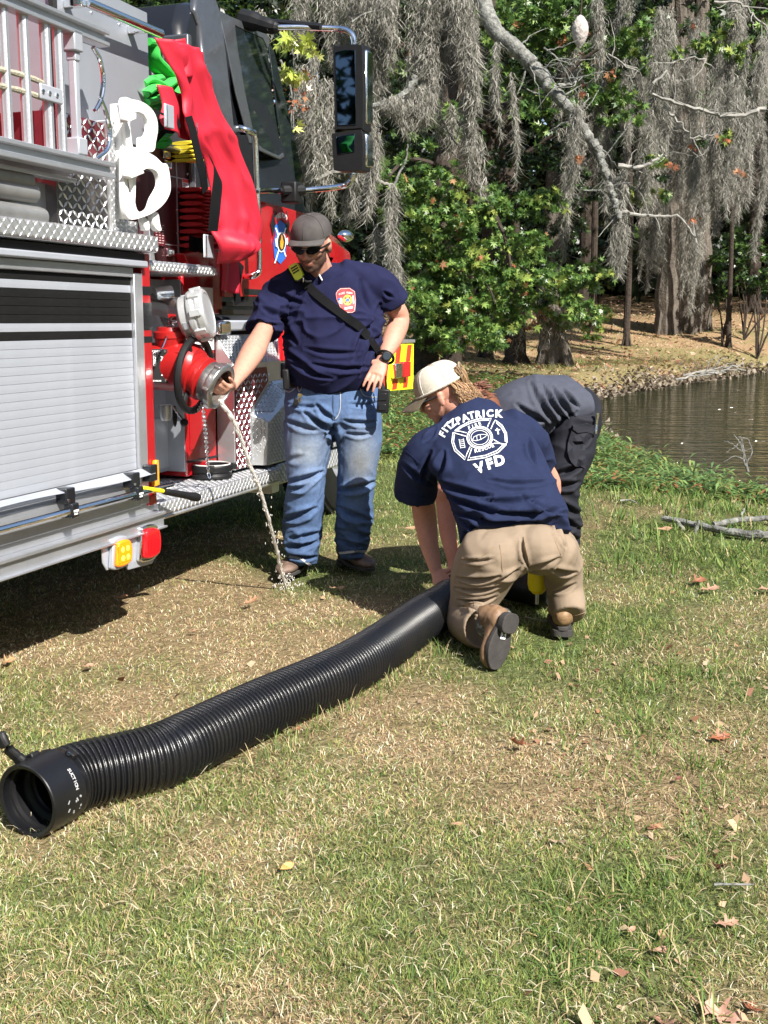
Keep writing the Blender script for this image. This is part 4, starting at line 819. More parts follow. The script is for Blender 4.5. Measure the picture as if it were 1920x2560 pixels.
def vtext(t, dx, dz, s, rot, parent=pl):
    me = text2d(t, s, .0004, .0006); ca, sa = math.cos(rot), math.sin(rot); X = ux * ca + uz * sa; Y = -ux * sa + uz * ca
    Mx = Matrix((X, Y, nrm)).transposed().to_4x4(); Mx.translation = pcen + nrm * .0117 + ux * dx + uz * dz; me.transform(Mx); link('plate_lettering', me, whtp, parent)
vtext('AKRON', .038, .0, .024, -math.pi / 2); vtext('CLOSED', .004, .03, .016, -math.pi / 2); vtext('OPEN', -.034, -.05, .016, math.pi / 2); vtext('HEAVY DUTY', 0, .063, .009, 0); vtext('INTAKE VALVE', 0, -.063, .009, 0)
M = MB(); M.tube([pcen + nrm * .0115 + ux * x + uz * z for x, z in crom([(-.03, -.03), (-.04, 0), (-.03, .028), (-.008, .035)], 5)], .0025, 6); M.build('arrow_mark', whtp, pl)
M = MB(); q = Vector(T(*c4(540, 690), .0)); M.tube([q, q + Vector((0, .05, .015))], .008, 8); M.lathe([(.001, -.004), (.018, -.004), (.02, .0), (.02, .008), (.001, .01)], q + Vector((.0, .055, .012)), (.7, -.7, 0), 14); M.build('bleeder_knob', rub, valve)
M = MB(); q0 = Vector(T(*c4(300, 1080), -.12)); q1 = Vector(T(*c4(385, 1200), -.08)); M.tube([q0, q1], .006, 8); hn_ = M.build('drain_lever', chrome, truck); M = MB(); M.ell(q1, (.019, .019, .019)); M.build('knob', rub, hn_)
M = MB(); q = Vector(T(*c4(310, 1150), -.16)); M.ell(q, (.01, .014, .05)); M.build('drain_handle', rub, truck)
M = MB(); M.lathe([(.03, 0), (.03, .05), (.02, .07)], Vector(T(*c4(235, 1060), -.15)), (0, 0, -1), 14); M.build('drain_fitting', alu, truck)
# --- chrome elbow with alloy cap above the valve ---
e0 = Vector(T(*c4(60, 260), -.3)); e1 = Vector(T(*c4(180, 275), -.2)); e2 = Vector(T(*c4(300, 300), -.1)); e3 = Vector(T(*c4(380, 320), -.05)); cc2 = Vector(T(*c4(490, 345), .06))
el = MB(); el.tube(crom([tuple(e0), tuple(e1), tuple(e2), tuple(e3)], 5), [.055, .055, .056, .058, .06, .057, .052, .05, .05, .052, .055, .058, .052, .05, .05, .05], 20); el = el.build('discharge_elbow', chrome, truck)
M = MB(); M.tube([e1 + Vector((0, -.03, .05)), e1 + Vector((.05, .03, .06))], .035, 16); M.tube([e1 + Vector((.0, 0, -.02)), e2 + Vector((-.02, 0, -.1))], .035, 16); M.build('elbow_branch', chrome, el)
a3 = (cc2 - e3).normalized(); a3 = (a3 + Vector((.25, .35, .05))).normalized()
a3 = Vector((.93, .28, .22)).normalized(); CS = .9
cm = mat('cast_alloy', (.55, .56, .57), .35, metal=.5, var=.12, vscale=15)
c0 = cc2 - a3 * .06; M = MB(); M.lathe([(.001, -.015), (.072, -.015), (.085, -.005), (.092, 0), (.092, .035), (.104, .038), (.107, .045), (.107, .065), (.100, .07), (.100, .075), (.107, .078), (.107, .105), (.1, .112), (.088, .115), (.085, .11), (.03, .107), (.001, .107)], c0, a3, 40)
u_ = a3.orthogonal().normalized(); w_ = a3.cross(u_)
for k in range(8):
    a = k * math.pi / 4; c = c0 + a3 * .075 + (u_ * math.cos(a) + w_ * math.sin(a)) * .108; M.obox(c, (.016, .028, .05), Matrix((u_ * math.cos(a) + w_ * math.sin(a), w_ * math.cos(a) - u_ * math.sin(a), a3)).transposed())
cap_ = M.build('discharge_cap', cm, el, .003)
for k in range(3): a = k * 2.1 + .7; c = c0 + a3 * .02 + (u_ * math.cos(a) + w_ * math.sin(a)) * .092; M = MB(); M.obox(c, (.006, .03, .022), Matrix((u_ * math.cos(a) + w_ * math.sin(a), w_ * math.cos(a) - u_ * math.sin(a), a3)).transposed()); M.build('bolt', sat, el)
# bead chain
P = crom([tuple(T(*c4(x, y), n)) for x, y, n in ((272, 390, -.1), (262, 440, -.08), (235, 540, -.03), (205, 610, 0), (160, 655, -.02), (110, 660, -.06))], 8); M = MB()
seg = np.linalg.norm(np.diff(P, axis=0), axis=1); cl = np.concatenate([[0], np.cumsum(seg)])
for s_ in np.arange(0, cl[-1], .0105): M.ell([np.interp(s_, cl, P[:, k]) for k in range(3)], (.0046, .0046, .0046), None, 6, 4)
M.build('bead_chain', chrome, truck)
# --- black storz cap on the running board with its chain ---
bc = T(*c4(600, 1640), -.1); bc = T(*c4(603, 1625), -.14); bcl = (float(bc[0]), float(bc[1]), .560)
capt = tthing('hose_cap', bcl, 'round black hose cap lying on the tread running board under the valve', 'cap')
M = MB(); M.lathe([(.001, 0), (.098, 0), (.102, .006), (.102, .018), (.096, .022), (.096, .03), (.103, .034), (.103, .062), (.096, .066), (.088, .064), (.086, .02), (.001, .018)], (0, 0, 0), (0, 0, 1), 40)
for k in range(4): a = k * math.pi / 2 + .5; M.obox((math.cos(a) * .108, math.sin(a) * .108, .055), (.028, .03, .03), Matrix.Rotation(a, 3, 'Z'))
M.build('cap_body', rub, capt, .004)
M = MB(); P = [(math.cos(k * .2) * .09, math.sin(k * .2) * .09, .0665) for k in range(32)]; M.tube(P, .0035, 6, closed=True); M.build('sealing_ring', mat('pale_seal', (.6, .6, .58), .5), capt)
chn = tthing('hanging_chain', (0, 0, 0), 'thin silver link chain hanging from the wet coupling to the black cap', 'chain'); chn.location = tuple(toW(cc)); ccl = np.array(cc)
P = crom([tuple(T(*c4(x, y), n)) for x, y, n in ((536, 1085, .25), (545, 1180, .2), (558, 1320, .12), (566, 1440, .06), (572, 1540, .0), (580, 1610, -.02), (592, 1665, -.01))], 10)
seg = np.linalg.norm(np.diff(P, axis=0), axis=1); cl = np.concatenate([[0], np.cumsum(seg)]); nL = int(cl[-1] / .0235)
lk = MB(); lk.tube([(.0068 * math.cos(a) , 0, .0145 * math.sin(a)) for a in np.linspace(0, 2 * math.pi, 14, endpoint=False)], .0021, 6, closed=True); lkm = lk.mesh('chain_link'); lkm.materials.append(chrome)
for k in range(nL):
    s_ = (k + .5) * .0235; c = Vector([np.interp(s_, cl, P[:, j]) for j in range(3)]); d = (Vector([np.interp(s_ + .01, cl, P[:, j]) for j in range(3)]) - c).normalized()
    o = link('chain_link', lkm, None, chn); q = d.to_track_quat('Z', 'X') @ Matrix.Rotation((k % 2) * 1.4 + .3, 3, 'Z').to_quaternion(); o.rotation_mode = 'QUATERNION'; o.rotation_quaternion = q; o.location = c - Vector(ccl)
# --- tool in the clamp ---
tq0 = Vector(T(*c4(60, 1725), .05)); tq1 = Vector(T(*c4(140, 1730), .055)); tq2 = Vector(T(*c4(215, 1748), .07)); tq3 = Vector(T(*c4(500, 1800), .12))
tool = tthing('mallet', tuple(tq3), 'yellow shafted mallet with black rubber grip poking out past the running board corner', 'tool')
M = MB(); M.tube([tq0 - tq3, tq2 - tq3], .009, 10); M.build('shaft', mat('yellow_fibreglass', (.85, .7, .02), .4), tool)
M = MB(); d_ = tq3 - tq2; M.tube([(tq2 + d_ * t) - tq3 for t in (0, .03, .3, .7, .8, .92, .99, 1)], [.011, .0135, .0145, .0155, .019, .0195, .017, .008], 14); M.build('grip', rub, tool)

# --- hose beds: green, yellow and red folded hoses ---
def hosefold(name, label, m, folds, lay_n, w, parent=None):
    e = tthing(name, tuple(folds[0][0]), label, 'hose'); o0 = Vector(folds[0][0])
    for f in folds:
        M = MB(); P = crom(f, 6); M.tube([Vector(p) - o0 for p in P], w, 10, flat=.42, up=None); M.build('hose_fold', m, e)
    return e
def F1(pts, n): return [tuple(T(*c1(x, y), n)) for x, y in pts]
def ribbonhose(name, label, m, folds, wd, th, col_edge=None):
    e = tthing(name, tuple(folds[0][0]), label, 'hose'); o0 = np.array(folds[0][0])
    for f in folds:      # flat hose: section wide across the truck (x), thin in the fold plane
        P = crom(f, 7) - o0; n = len(P); R = []
        for i in range(n):
            t = P[min(i + 1, n - 1)] - P[max(i - 1, 0)]; t = t / (np.linalg.norm(t) + 1e-9); nn = np.cross([1, 0, 0], t); nn /= np.linalg.norm(nn) + 1e-9
            R.append([tuple(P[i] + np.array([1, 0, 0]) * math.cos(a) * wd + nn * math.sin(a) * th * (1.0 if abs(math.sin(a)) < .9 else .9)) for a in np.linspace(0, 2 * math.pi, 12, endpoint=False)])
        M = MB(); M.rings(R); M.build('hose_fold', m, e)
    return e
ribbonhose('green_hose', 'bright green hose folded in the cross bed under the red cover', hgreen,
    [F1([(1085, 310), (1130, 330), (1150, 430), (1210, 500), (1260, 550), (1300, 590)], -.15), F1([(1040, 620), (1100, 590), (1170, 620), (1220, 640), (1280, 600), (1310, 610), (1300, 680), (1250, 740), (1190, 800), (1130, 810), (1060, 780)], -.12),
     F1([(1050, 660), (1130, 660), (1190, 700), (1230, 720), (1200, 770), (1100, 720)], -.16), F1([(1060, 830), (1140, 850), (1120, 900), (1180, 940), (1240, 980), (1180, 1010), (1100, 990)], -.18), F1([(1060, 1040), (1160, 1010), (1230, 1050), (1190, 1075)], -.16), F1([(1060, 380), (1110, 420), (1150, 500), (1200, 560), (1130, 590)], -.24), F1([(1060, 700), (1140, 650), (1200, 680), (1150, 740), (1070, 760)], -.1)], .03, .017)
B('crosslay_floor', alu, [(-.6, -.2, .1, .62, 2.075, 2.085)], .002)
ribbonhose('yellow_hose', 'yellow hose layers glimpsed behind the black straps', hyel, [F1([(1340, 1060 + 32 * k), (1400, 1055 + 32 * k), (1450, 1065 + 32 * k)], -.2) for k in range(5)], .05, .009)
ribbonhose('red_hose', 'red hose folded in layers behind the black straps right of the pump panel', hred,
    [F1([(1400, 1400 + 52 * k), (1470, 1425 + 50 * k), (1530, 1400 + 50 * k), (1560, 1425 + 50 * k), (1520, 1450 + 50 * k), (1440, 1440 + 52 * k)], -.2) for k in range(9)], .06, .010)
# --- red vinyl cover ---
def sheet(name, L, R_, n, m, parent, depth, x0=.05, nu=26, nv=70, thick=.004, f=c2, label=None):
    A = crom([T(*f(x, y), x0) for x, y in L], 8); Bq = crom([T(*f(x, y), x0) for x, y in R_], 8)
    def samp(P, t): s = t * (len(P) - 1); i = min(int(s), len(P) - 2); return P[i] + (P[i + 1] - P[i]) * (s - i)
    V = []
    for j in range(nv + 1):
        t = j / nv; a = samp(A, t); b = samp(Bq, t)
        for i in range(nu + 1):
            u = i / nu; p = a + (b - a) * u; q = p.copy(); q[0] += depth(u, t); V.append(q)
    Q = [(j * (nu + 1) + i, j * (nu + 1) + i + 1, (j + 1) * (nu + 1) + i + 1, (j + 1) * (nu + 1) + i) for j in range(nv) for i in range(nu)]
    me = npmesh(name, V, quads=Q, smooth=True); o = link(name, me, m, parent); md = o.modifiers.new('thickness', 'SOLIDIFY'); md.thickness = thick
    if label: o['label'] = label
    return o
def dep(u, t):
    p = np.array([[u * 3, t * 5, 0]]); r = .045 * math.sin(math.pi * u) ** .8 * (.4 + .6 * t) + .012 * math.sin(u * 9 + 3 * t) * math.exp(-((t - .2) / .25) ** 2) + .010 * math.sin(5 * t + 4 * u)
    r += .02 * float(1 - abs(vnoise(p * np.array([1.4, .9, 1]), 3)[0])) ** 3 + .003 * float(vnoise(p * 3, 5)[0]) + .07 * math.exp(-((t - .93) / .06) ** 2) * math.sin(math.pi * min(1, u + .1)) - .05 * max(0, t - .95) * 10
    r += .02 * math.exp(-((u - .55 + .3 * (t - .5)) / .06) ** 2) - .012 * math.exp(-((u - .3 + .2 * t) / .05) ** 2)
    return r
cover = sheet('bed_cover', [(200, 222), (262, 380), (335, 560), (335, 690), (393, 815), (480, 930), (515, 1050), (540, 1180), (535, 1330), (545, 1410), (595, 1562)],
      [(492, 312), (520, 440), (585, 610), (650, 740), (700, 870), (755, 1030), (785, 1180), (815, 1330), (825, 1400), (795, 1455), (690, 1535)], 0, vinyl, truck, dep, label='red vinyl hose bed cover hanging loose')
sheet('cover_flap', [(215, 500), (240, 620), (215, 700), (230, 765)], [(400, 560), (430, 680), (420, 780), (395, 835)], 0, vinyl, truck, lambda u, t: .02 * math.sin(u * 6) + .02 * t, .03, 14, 20)
sheet('cover_flap', [(300, 238), (325, 300), (350, 380), (345, 460)], [(370, 226), (385, 290), (400, 370), (415, 460)], 0, vinyl, truck, lambda u, t: .03 * math.sin(u * 3.1), .06, 8, 14)
sheet('cover_flap', [(520, 1480), (570, 1500), (590, 1580), (580, 1720)], [(640, 1545), (690, 1540), (700, 1640), (690, 1740)], 0, vinyl, truck, lambda u, t: .02 * math.sin(u * 6 + t), -.1, 14, 20)
def strap(pts, w, n=.09, f=c2, m=strapm, name='strap'):
    P = [np.array(T(*f(x, y), n + d)) for x, y, d in pts]; P = crom(P, 6); M = MB(); R = []
    for i in range(len(P)):
        t = P[min(i + 1, len(P) - 1)] - P[max(i - 1, 0)]; s = np.cross([1, 0, 0], t); s /= np.linalg.norm(s); k = np.array([1, 0, 0]) * .0015
        R.append([tuple(P[i] - s * w - k), tuple(P[i] + s * w - k), tuple(P[i] + s * w + k), tuple(P[i] - s * w + k)])
    M.rings(R); return M.build(name, m, truck, label=None)
strap([(405, 690, .02), (430, 770, .03), (460, 900, .04), (490, 1030, .04), (505, 1135, .03)], .028, .10)
strap([(545, 960, 0), (580, 1040, .06), (570, 1180, .08), (560, 1280, .08), (550, 1370, .07)], .04, .11)
strap([(195, 690, 0), (250, 720, .02), (300, 740, .03), (345, 700, .03)], .035, .03)
strap([(185, 860, -.02), (240, 800, 0), (290, 750, .02)], .012, .02)
strap([(410, 1440, -.1), (450, 1450, -.1), (490, 1455, -.05)], .035, -.05)
strap([(715, 1560, 0), (700, 1640, 0), (690, 1720, .0), (700, 1800, 0)], .035, -.12)
for (x, y, w, h, n_) in ((285, 690, .035, .045, .09), (517, 995, .032, .045, .03), (520, 1460, .045, .05, .02)):
    q = T(*c2(x, y), n_); M = MB(); M.box(q[0], q[0] + .008, q[1] - w, q[1] + w, q[2] - h, q[2] + h); o = M.build('buckle', sat, truck, .004); M = MB(); M.box(q[0] + .008, q[0] + .012, q[1] - w * .8, q[1] - w * .6, q[2] - h * .9, q[2] + h * .9); M.build('buckle_bar', chrome, o, .001)
q = T(*c2(447, 760), .1); M = MB(); M.tube([q + np.array(v) for v in ((0, -.015, .02), (0, .015, .022), (0, .015, -.02), (0, -.015, -.018))], .003, 6, closed=True); M.build('ring', chrome, truck)

# --- cab ---
def tilt(x, z): return x - max(0, z - 2.05) * .16
cab = MB(); prof = [(.80, 1.30), (.80, 2.50), (.82, 2.68), (.90, 2.79), (1.02, 2.83), (1.30, 2.85), (1.50, 2.80), (1.56, 2.72), (1.92, 2.08), (2.02, 1.98), (2.10, 1.94), (2.28, 1.90), (2.28, 1.30)]
prof = [prof[0]] + prof[1:]
cab.add([(tilt(-.2, z), y, z) for y, z in prof] + [(tilt(-.2, z) * 0 - 2.1 + max(0, z - 2.05) * .16, y, z) for y, z in prof], [tuple(range(len(prof))), tuple(range(2 * len(prof) - 1, len(prof) - 1, -1))] + [(i, i + len(prof), (i + 1) % len(prof) + len(prof), (i + 1) % len(prof)) for i in range(len(prof))])
cabo = cab.build('cab', blk, truck, .05)
def onside(pts, dx=0.0, f=c2):         # picture points on the leaning cab side
    out = []
    for x, y in pts:
        n_ = -.2
        for _ in range(6): p = T(*f(x, y), n_); n_ = tilt(-.2, p[2]) 
        p = T(*f(x, y), n_ + dx); out.append(p)
    return out
def cabplate(name, pts, m, t0, t1, bevel=.004, f=c2, parent=truck, sm=0):
    q = onside(pts, 0, f)
    if sm: q = list(crom([q[-1]] + q + [q[0]], sm)[sm:-sm - 1])
    M = MB(); n = len(q); M.add([(p[0] + t0, p[1], p[2]) for p in q] + [(p[0] + t1, p[1], p[2]) for p in q], [tuple(range(n)), tuple(range(2 * n - 1, n - 1, -1))] + [(i, i + n, (i + 1) % n + n, (i + 1) % n) for i in range(n)])
    return M.build(name, m, parent, bevel)
cabplate('rear_pillar', [(430, -20), (545, -20), (575, 60), (612, 300), (640, 560), (668, 800), (640, 1100), (600, 1500), (540, 1500), (490, 700), (470, 300), (455, 150), (420, 60)], cabg, -.02, .02, .015)
M = MB(); q = [T(*c1(x, y), .78, 1) for x, y in ((820, 100), (1290, 80), (1400, 130), (1440, 250), (1470, 600), (1380, 560), (1100, 300), (820, 200))]; 
B('cab_rear_wall', cabg, [(-2.1, -.23, .76, .80, 1.3, 2.62)], .01)
M = MB(); M.box(-1.9, -.35, .742, .762, 1.9, 2.55); M.build('rear_window_frame', rub, truck, .03)
M = MB(); M.box(-1.86, -.39, .735, .744, 1.94, 2.51); M.build('rear_window_seal', alu, truck, .03)
M = MB(); M.box(-1.84, -.41, .728, .737, 1.96, 2.49); M.build('rear_window', blk, truck, .02)
cabplate('door_lower', [(600, 1130), (830, 1190), (1000, 1238), (1100, 1265), (1100, 1760), (600, 1760)], red, -.01, .012, .006)
cabplate('red_cab_panel', [(380, 1500), (610, 1450), (610, 1860), (500, 1870), (460, 1700)], red, -.12, .0, .006)
for z0, z1 in ((1.445, 1.475), (1.385, 1.435), (1.345, 1.368)): B('stripe', blk, [(-.2, -.1865, 1.20, 2.2, z0, z1)], 0)
B('stripe', blk, [(-.2, -.1865, .95, 1.2, 1.345, 1.368), (-.2, -.1865, 1.0, 1.2, 1.385, 1.405)], 0)
win = cabplate('side_window', [(672, 150), (700, 165), (840, 228), (868, 290), (905, 620), (950, 905), (925, 925), (830, 880), (795, 850), (735, 560), (690, 300)], glass, .0, .006, .003)
cabplate('window_frame', [(575, 60), (640, 95), (700, 120), (860, 200), (880, 240), (868, 290), (840, 228), (700, 165), (672, 150), (690, 300), (735, 560), (795, 850), (760, 850), (680, 560), (625, 290)], cabg, .0, .010, .003)
cabplate('window_sill', [(795, 850), (830, 880), (925, 925), (950, 905), (958, 930), (930, 948), (790, 885)], cabg, .0, .02, .005)
M = MB()      # visible edge of the windscreen and its pillar
w1 = onside([(862, 260), (905, 300), (1080, 1050), (1035, 1085), (985, 1020), (952, 905)]); cabplate('windscreen_edge', [(872, 255), (905, 300), (985, 640), (1078, 1045), (1040, 1078), (990, 1020), (958, 900)], glass, .001, .008, .002)
B('door_lower_trim', sat, [(-.25, -.17, .92, 2.2, 1.262, 1.315)], .01)
q = T(*c4(735, 450), -.14); B('door_step_light', chrome, [(-.19, -.15, q[1] - .06, q[1] + .06, q[2] - .03, q[2] + .035)], .012)
B('cab_underside', dark, [(-1.9, -.22, .82, 2.4, 1.2, 1.27), (-2.0, -.45, -2.5, 2.5, .5, .9)], 0)
# door grab handle
M = MB(); P = [T(*c2(x, y), n_) for x, y, n_ in ((665, 790, -.2), (690, 762, -.14), (740, 768, -.09), (785, 790, -.08), (800, 830, -.08), (815, 1250, -.08), (822, 1570, -.08), (805, 1625, -.09), (760, 1640, -.14), (745, 1640, -.2))]; M.tube(crom(P, 5), .0165, 12); gh = M.build('grab_handle', chrome, truck)
cabplate('grab_recess', [(672, 800), (760, 800), (778, 860), (790, 1180), (700, 860)], rub, .0, .004, .002)
# door emblem
def EM(name, pts, m, dx, parent, sm=0, f=c2): q = [(p[1], p[2]) for p in (T(*f(x, y), -.185) for x, y in pts)]; q = smoothpoly(q, sm) if sm else q; return side(plate2d([q], .0012), -.185 + dx, name, m, parent)
blue = mat('blue_print', (.03, .13, .5), .4); gold = mat('gold_print', (.8, .45, .05), .4); orng = mat('orange_print', (.9, .3, .02), .4)
em0 = EM('door_emblem', [(912, 1340), (945, 1300), (985, 1335), (975, 1380), (985, 1440), (980, 1530), (950, 1565), (915, 1530), (908, 1440), (922, 1390)], blue, .0006, truck)
EM('emblem_axe', [(890, 1330), (912, 1245), (925, 1300), (905, 1400)], blk, .0016, em0); EM('emblem_axe', [(985, 1248), (1003, 1330), (992, 1400), (972, 1300)], blk, .0016, em0)
EM('emblem_banner', [(915, 1290), (930, 1258), (975, 1255), (990, 1290), (985, 1330), (950, 1298), (920, 1332)], mat('deep_red_print', (.5, .01, .02), .4), .003, em0)
for a, b in (((918, 1350), (978, 1520)), ((978, 1350), (912, 1560))): EM('emblem_pike_pole', [(a[0] - 3, a[1]), (a[0] + 4, a[1]), (b[0] + 4, b[1]), (b[0] - 3, b[1])], whtp, .0045, em0)
EM('emblem_ring', [(950 + 27 * math.cos(a), 1435 + 60 * math.sin(a)) for a in np.linspace(0, 6.28, 28, endpoint=False)], whtp, .006, em0)
EM('emblem_disc', [(950 + 22 * math.cos(a), 1435 + 52 * math.sin(a)) for a in np.linspace(0, 6.28, 28, endpoint=False)], dark, .0075, em0)
EM('emblem_flame', [(950, 1390), (960, 1435), (956, 1472), (948, 1478), (941, 1462), (941, 1432), (946, 1420)], orng, .009, em0); EM('emblem_flame_core', [(950, 1440), (953, 1455), (950, 1472), (946, 1462)], gold, .0105, em0)
EM('emblem_ladder', [(912, 1415), (920, 1412), (922, 1462), (914, 1462)], whtp, .009, em0); EM('emblem_hydrant', [(978, 1410), (986, 1410), (986, 1450), (978, 1450)], whtp, .009, em0)
for k, ch in enumerate('PIKE ROAD'):
    if ch == ' ': continue
    t = (k - 4) / 4; q = T(*c2(952 + 28 * t, 1278 + 16 * t * t - 2), -.185); me = text2d(ch, .036, .0012, .0006); me.transform(Matrix.Rotation(-.45 * t, 4, 'Z')); me.transform(Matrix.Translation((q[1], q[2], 0))); side(me, -.185 + .0046, 'emblem_letter', whtp, em0)
# mirrors
def M2(x, y, yc): return T(*c2(x, y), yc, 1)
yc = 1.62
def mirror(nm, pts, yc, d, gl, glp):
    q = [M2(x, y, yc) for x, y in pts]; q = list(crom([q[-1]] + q + [q[0]], 4)[4:-5]); M = MB(); n = len(q)
    M.add([(p[0], yc, p[2]) for p in q] + [(p[0] + .01, yc + d, p[2]) for p in q], [tuple(range(n)), tuple(range(2 * n - 1, n - 1, -1))] + [(i, i + n, (i + 1) % n + n, (i + 1) % n) for i in range(n)])
    o = M.build(nm, rub, truck, .012); q = [M2(x, y, yc) for x, y in glp]; M = MB(); n = len(q); M.add([(p[0], yc - .004, p[2]) for p in q] + [(p[0], yc + .004, p[2]) for p in q], [tuple(range(n)), tuple(range(2 * n - 1, n - 1, -1))] + [(i, i + n, (i + 1) % n + n, (i + 1) % n) for i in range(n)])
    M.build('mirror_glass', gl, o, .002); return o
mg = mat('mirror_glass', (.10, .13, .17), .02, metal=1)
m1 = mirror('mirror', [(1262, 300), (1290, 275), (1380, 262), (1420, 268), (1436, 300), (1440, 730), (1420, 758), (1290, 765), (1272, 745)], yc, .09, mg, [(1275, 310), (1330, 296), (1395, 296), (1400, 740), (1290, 745)])
M = MB(); qa = M2(1442, 290, yc + .03); qb = M2(1445, 735, yc + .03); M.box(qa[0] - .004, qa[0] + .02, yc + .03, yc + .13, qb[2], qa[2]); M.build('mirror_back', chrome, m1, .012)
m2 = mirror('mirror', [(1255, 805), (1270, 790), (1400, 770), (1436, 790), (1438, 980), (1420, 1010), (1290, 1010), (1262, 985)], yc, .09, mg, [(1280, 810), (1392, 792), (1392, 900), (1290, 918)])
M = MB(); qa = M2(1442, 790, yc + .03); qb = M2(1445, 990, yc + .03); M.box(qa[0] - .004, qa[0] + .02, yc + .03, yc + .13, qb[2], qa[2]); M.build('mirror_back', chrome, m2, .012)
M = MB(); P = [M2(x, y, yc_) for x, y, yc_ in ((870, 165, 1.5), (1000, 162, 1.55), (1250, 168, 1.65), (1330, 175, 1.66), (1372, 200, 1.66), (1385, 240, 1.66), (1388, 300, 1.66))]; M.tube(crom(P, 5), .015, 12); M.build('mirror_arm', chrome, truck)
M = MB(); P = [M2(x, y, yc_) for x, y, yc_ in ((770, 1138, 1.0), (900, 1130, 1.45), (1090, 1128, 1.6), (1290, 1108, 1.66), (1350, 1090, 1.66), (1380, 1050, 1.66), (1383, 1000, 1.66))]; M.tube(crom(P, 5), .015, 12); M.build('mirror_arm', chrome, truck)
M = MB(); P = [M2(x, y, 1.52) for x, y in ((720, 110), (800, 130), (900, 160), (940, 165))]; M.tube(crom(P, 4), [.05, .05, .05, .05, .05, .04, .04, .04, .035, .03, .03, .025, .022], 10); P = [M2(x, y, 1.6) for x, y in ((800, 125), (1000, 140), (1190, 158))]; M.tube(P, .018, 8); M.build('arm_mount', rub, truck)
M = MB(); q = M2(1015, 1135, 1.55); M.box(q[0] - .05, q[0] + .04, 1.52, 1.6, q[2] - .06, q[2] + .05); q = M2(955, 1130, 1.5); M.tube([q, M2(1095, 1125, 1.6)], .028, 10); M.build('arm_mount', rub, truck, .01)
# hood, fender, air cleaner, beacon
M = MB(); R = []
for y, z, xo in ((2.15, 2.02, -.34), (2.35, 2.0, -.34), (2.7, 1.95, -.33), (3.1, 1.88, -.34), (3.35, 1.74, -.42), (3.42, 1.5, -.42)):
    R.append([(xo - 1.4, y, z), (xo - .35, y, z + .02), (xo - .12, y, z - .02), (xo - .02, y, z - .12), (xo, y, z - .3), (xo, y, 1.0), (xo - 1.4, y, 1.0)])
M.rings(R); M.build('hood', red, truck, .02)
M = MB(); R = []
for y, z, xo in ((2.02, 2.10, -.26), (2.2, 2.08, -.26), (2.45, 1.98, -.27), (2.62, 1.8, -.29)):
    R.append([(xo - .3, y, z), (xo - .06, y, z - .02), (xo - .01, y, z - .12), (xo, y, 1.7), (xo - .3, y, 1.7)])
M.rings(R); M.build('intake_cowl', blk, truck, .02)
for k in range(4): M = MB(); M.tube([(-.255, 2.12 + .09 * k, 2.03 - .035 * k), (-.252, 2.14 + .09 * k, 1.78)], .006, 6); M.build('cowl_louvre', rub, truck)
M = MB(); R = []
for y, z, xo in ((2.2, 1.25, -.22), (2.3, 1.45, -.21), (2.5, 1.58, -.2), (2.8, 1.62, -.2), (3.1, 1.55, -.22), (3.3, 1.35, -.25), (3.38, 1.2, -.28)):
    R.append([(-.6, y, z), (xo - .12, y, z), (xo - .02, y, z - .06), (xo, y, z - .16), (xo, y, z - .26), (-.6, y, z - .26)])
M.rings(R); M.build('fender', red, truck, .02)
B('fender_side', red, [(-.7, -.32, 2.3, 3.36, .98, 1.36)], .03)
q = T(864, 590, -.35); M = MB(); M.ell((q[0], q[1], q[2]), (.05, .08, .04)); M.build('beacon', chrome, truck); 
q = T(703, 866, -.12); M = MB(); M.box(q[0], q[0] + .03, q[1] - .05, q[1] + .05, q[2] - .08, q[2] + .09); o = M.build('marker_light', rlens, truck, .01); M = MB(); M.box(q[0], q[0] + .028, q[1] - .05, q[1] + .05, q[2] - .17, q[2] - .085); M.build('marker_base', rub, o, .01)
# front wheel
wc = Vector((-.5, 3.02, .50)); M = MB()
M.lathe([(.27, -.13), (.36, -.15), (.44, -.155), (.485, -.14), (.505, -.11), (.508, 0), (.505, .11), (.485, .14), (.44, .155), (.36, .15), (.27, .13)], wc, (1, 0, 0), 64, False); wh = M.build('wheel', rub, truck, label='front wheel'); M = MB()
for k in range(60):
    a = 2 * math.pi * k / 60
    for j, xo in enumerate((-.1, -.035, .035, .1)):
        aa = a + (j % 2) * math.pi / 60; d = Vector((0, math.cos(aa), math.sin(aa))); M.obox(wc + d * .508 + Vector((xo, 0, 0)), (.055, .044, .02), Matrix((Vector((1, 0, 0)), Vector((0, -d.z, d.y)), d)).transposed())
M.build('tyre_block', rub, wh, kind='stuff'); M = MB(); M.lathe([(.001, .06), (.1, .07), (.12, .1), (.2, .08), (.25, .12), (.28, .13), (.28, -.13), (.001, -.13)], wc, (1, 0, 0), 40); M.build('rim', alu, wh)
# bumper with chevrons
bp_ = MB(); bp_.px([(2.74, .86), (3.40, .84), (3.40, 1.155), (2.70, 1.16)], -.5, 0); bmp = bp_.build('bumper', yel, truck, .004)
for y0 in (2.80, 3.02, 3.24): M = MB(); M.px([(y0 - .07, .862), (y0 + .02, .862), (y0 + .11, 1.15), (y0 + .02, 1.15)], .0, .0025); M.build('chevron_stripe', ored, bmp, smooth=0)
B('bumper_top', alu, [(-.5, .004, 2.64, 3.42, 1.162, 1.185)], .004)
B('bumper_bracket', dark, [(-.5, -.02, 2.5, 2.74, .9, 1.1)], 0)
q = T(1000, 925, .01); M = MB(); M.box(.003, .04, q[1] - .16, q[1] - .02, q[2] - .05, q[2] + .05); M.build('bumper_light_base', chrome, truck, .008); M = MB(); M.box(.003, .045, q[1] - .015, q[1] + .13, q[2] - .05, q[2] + .055); M.build('bumper_light', rlens, truck, .008)
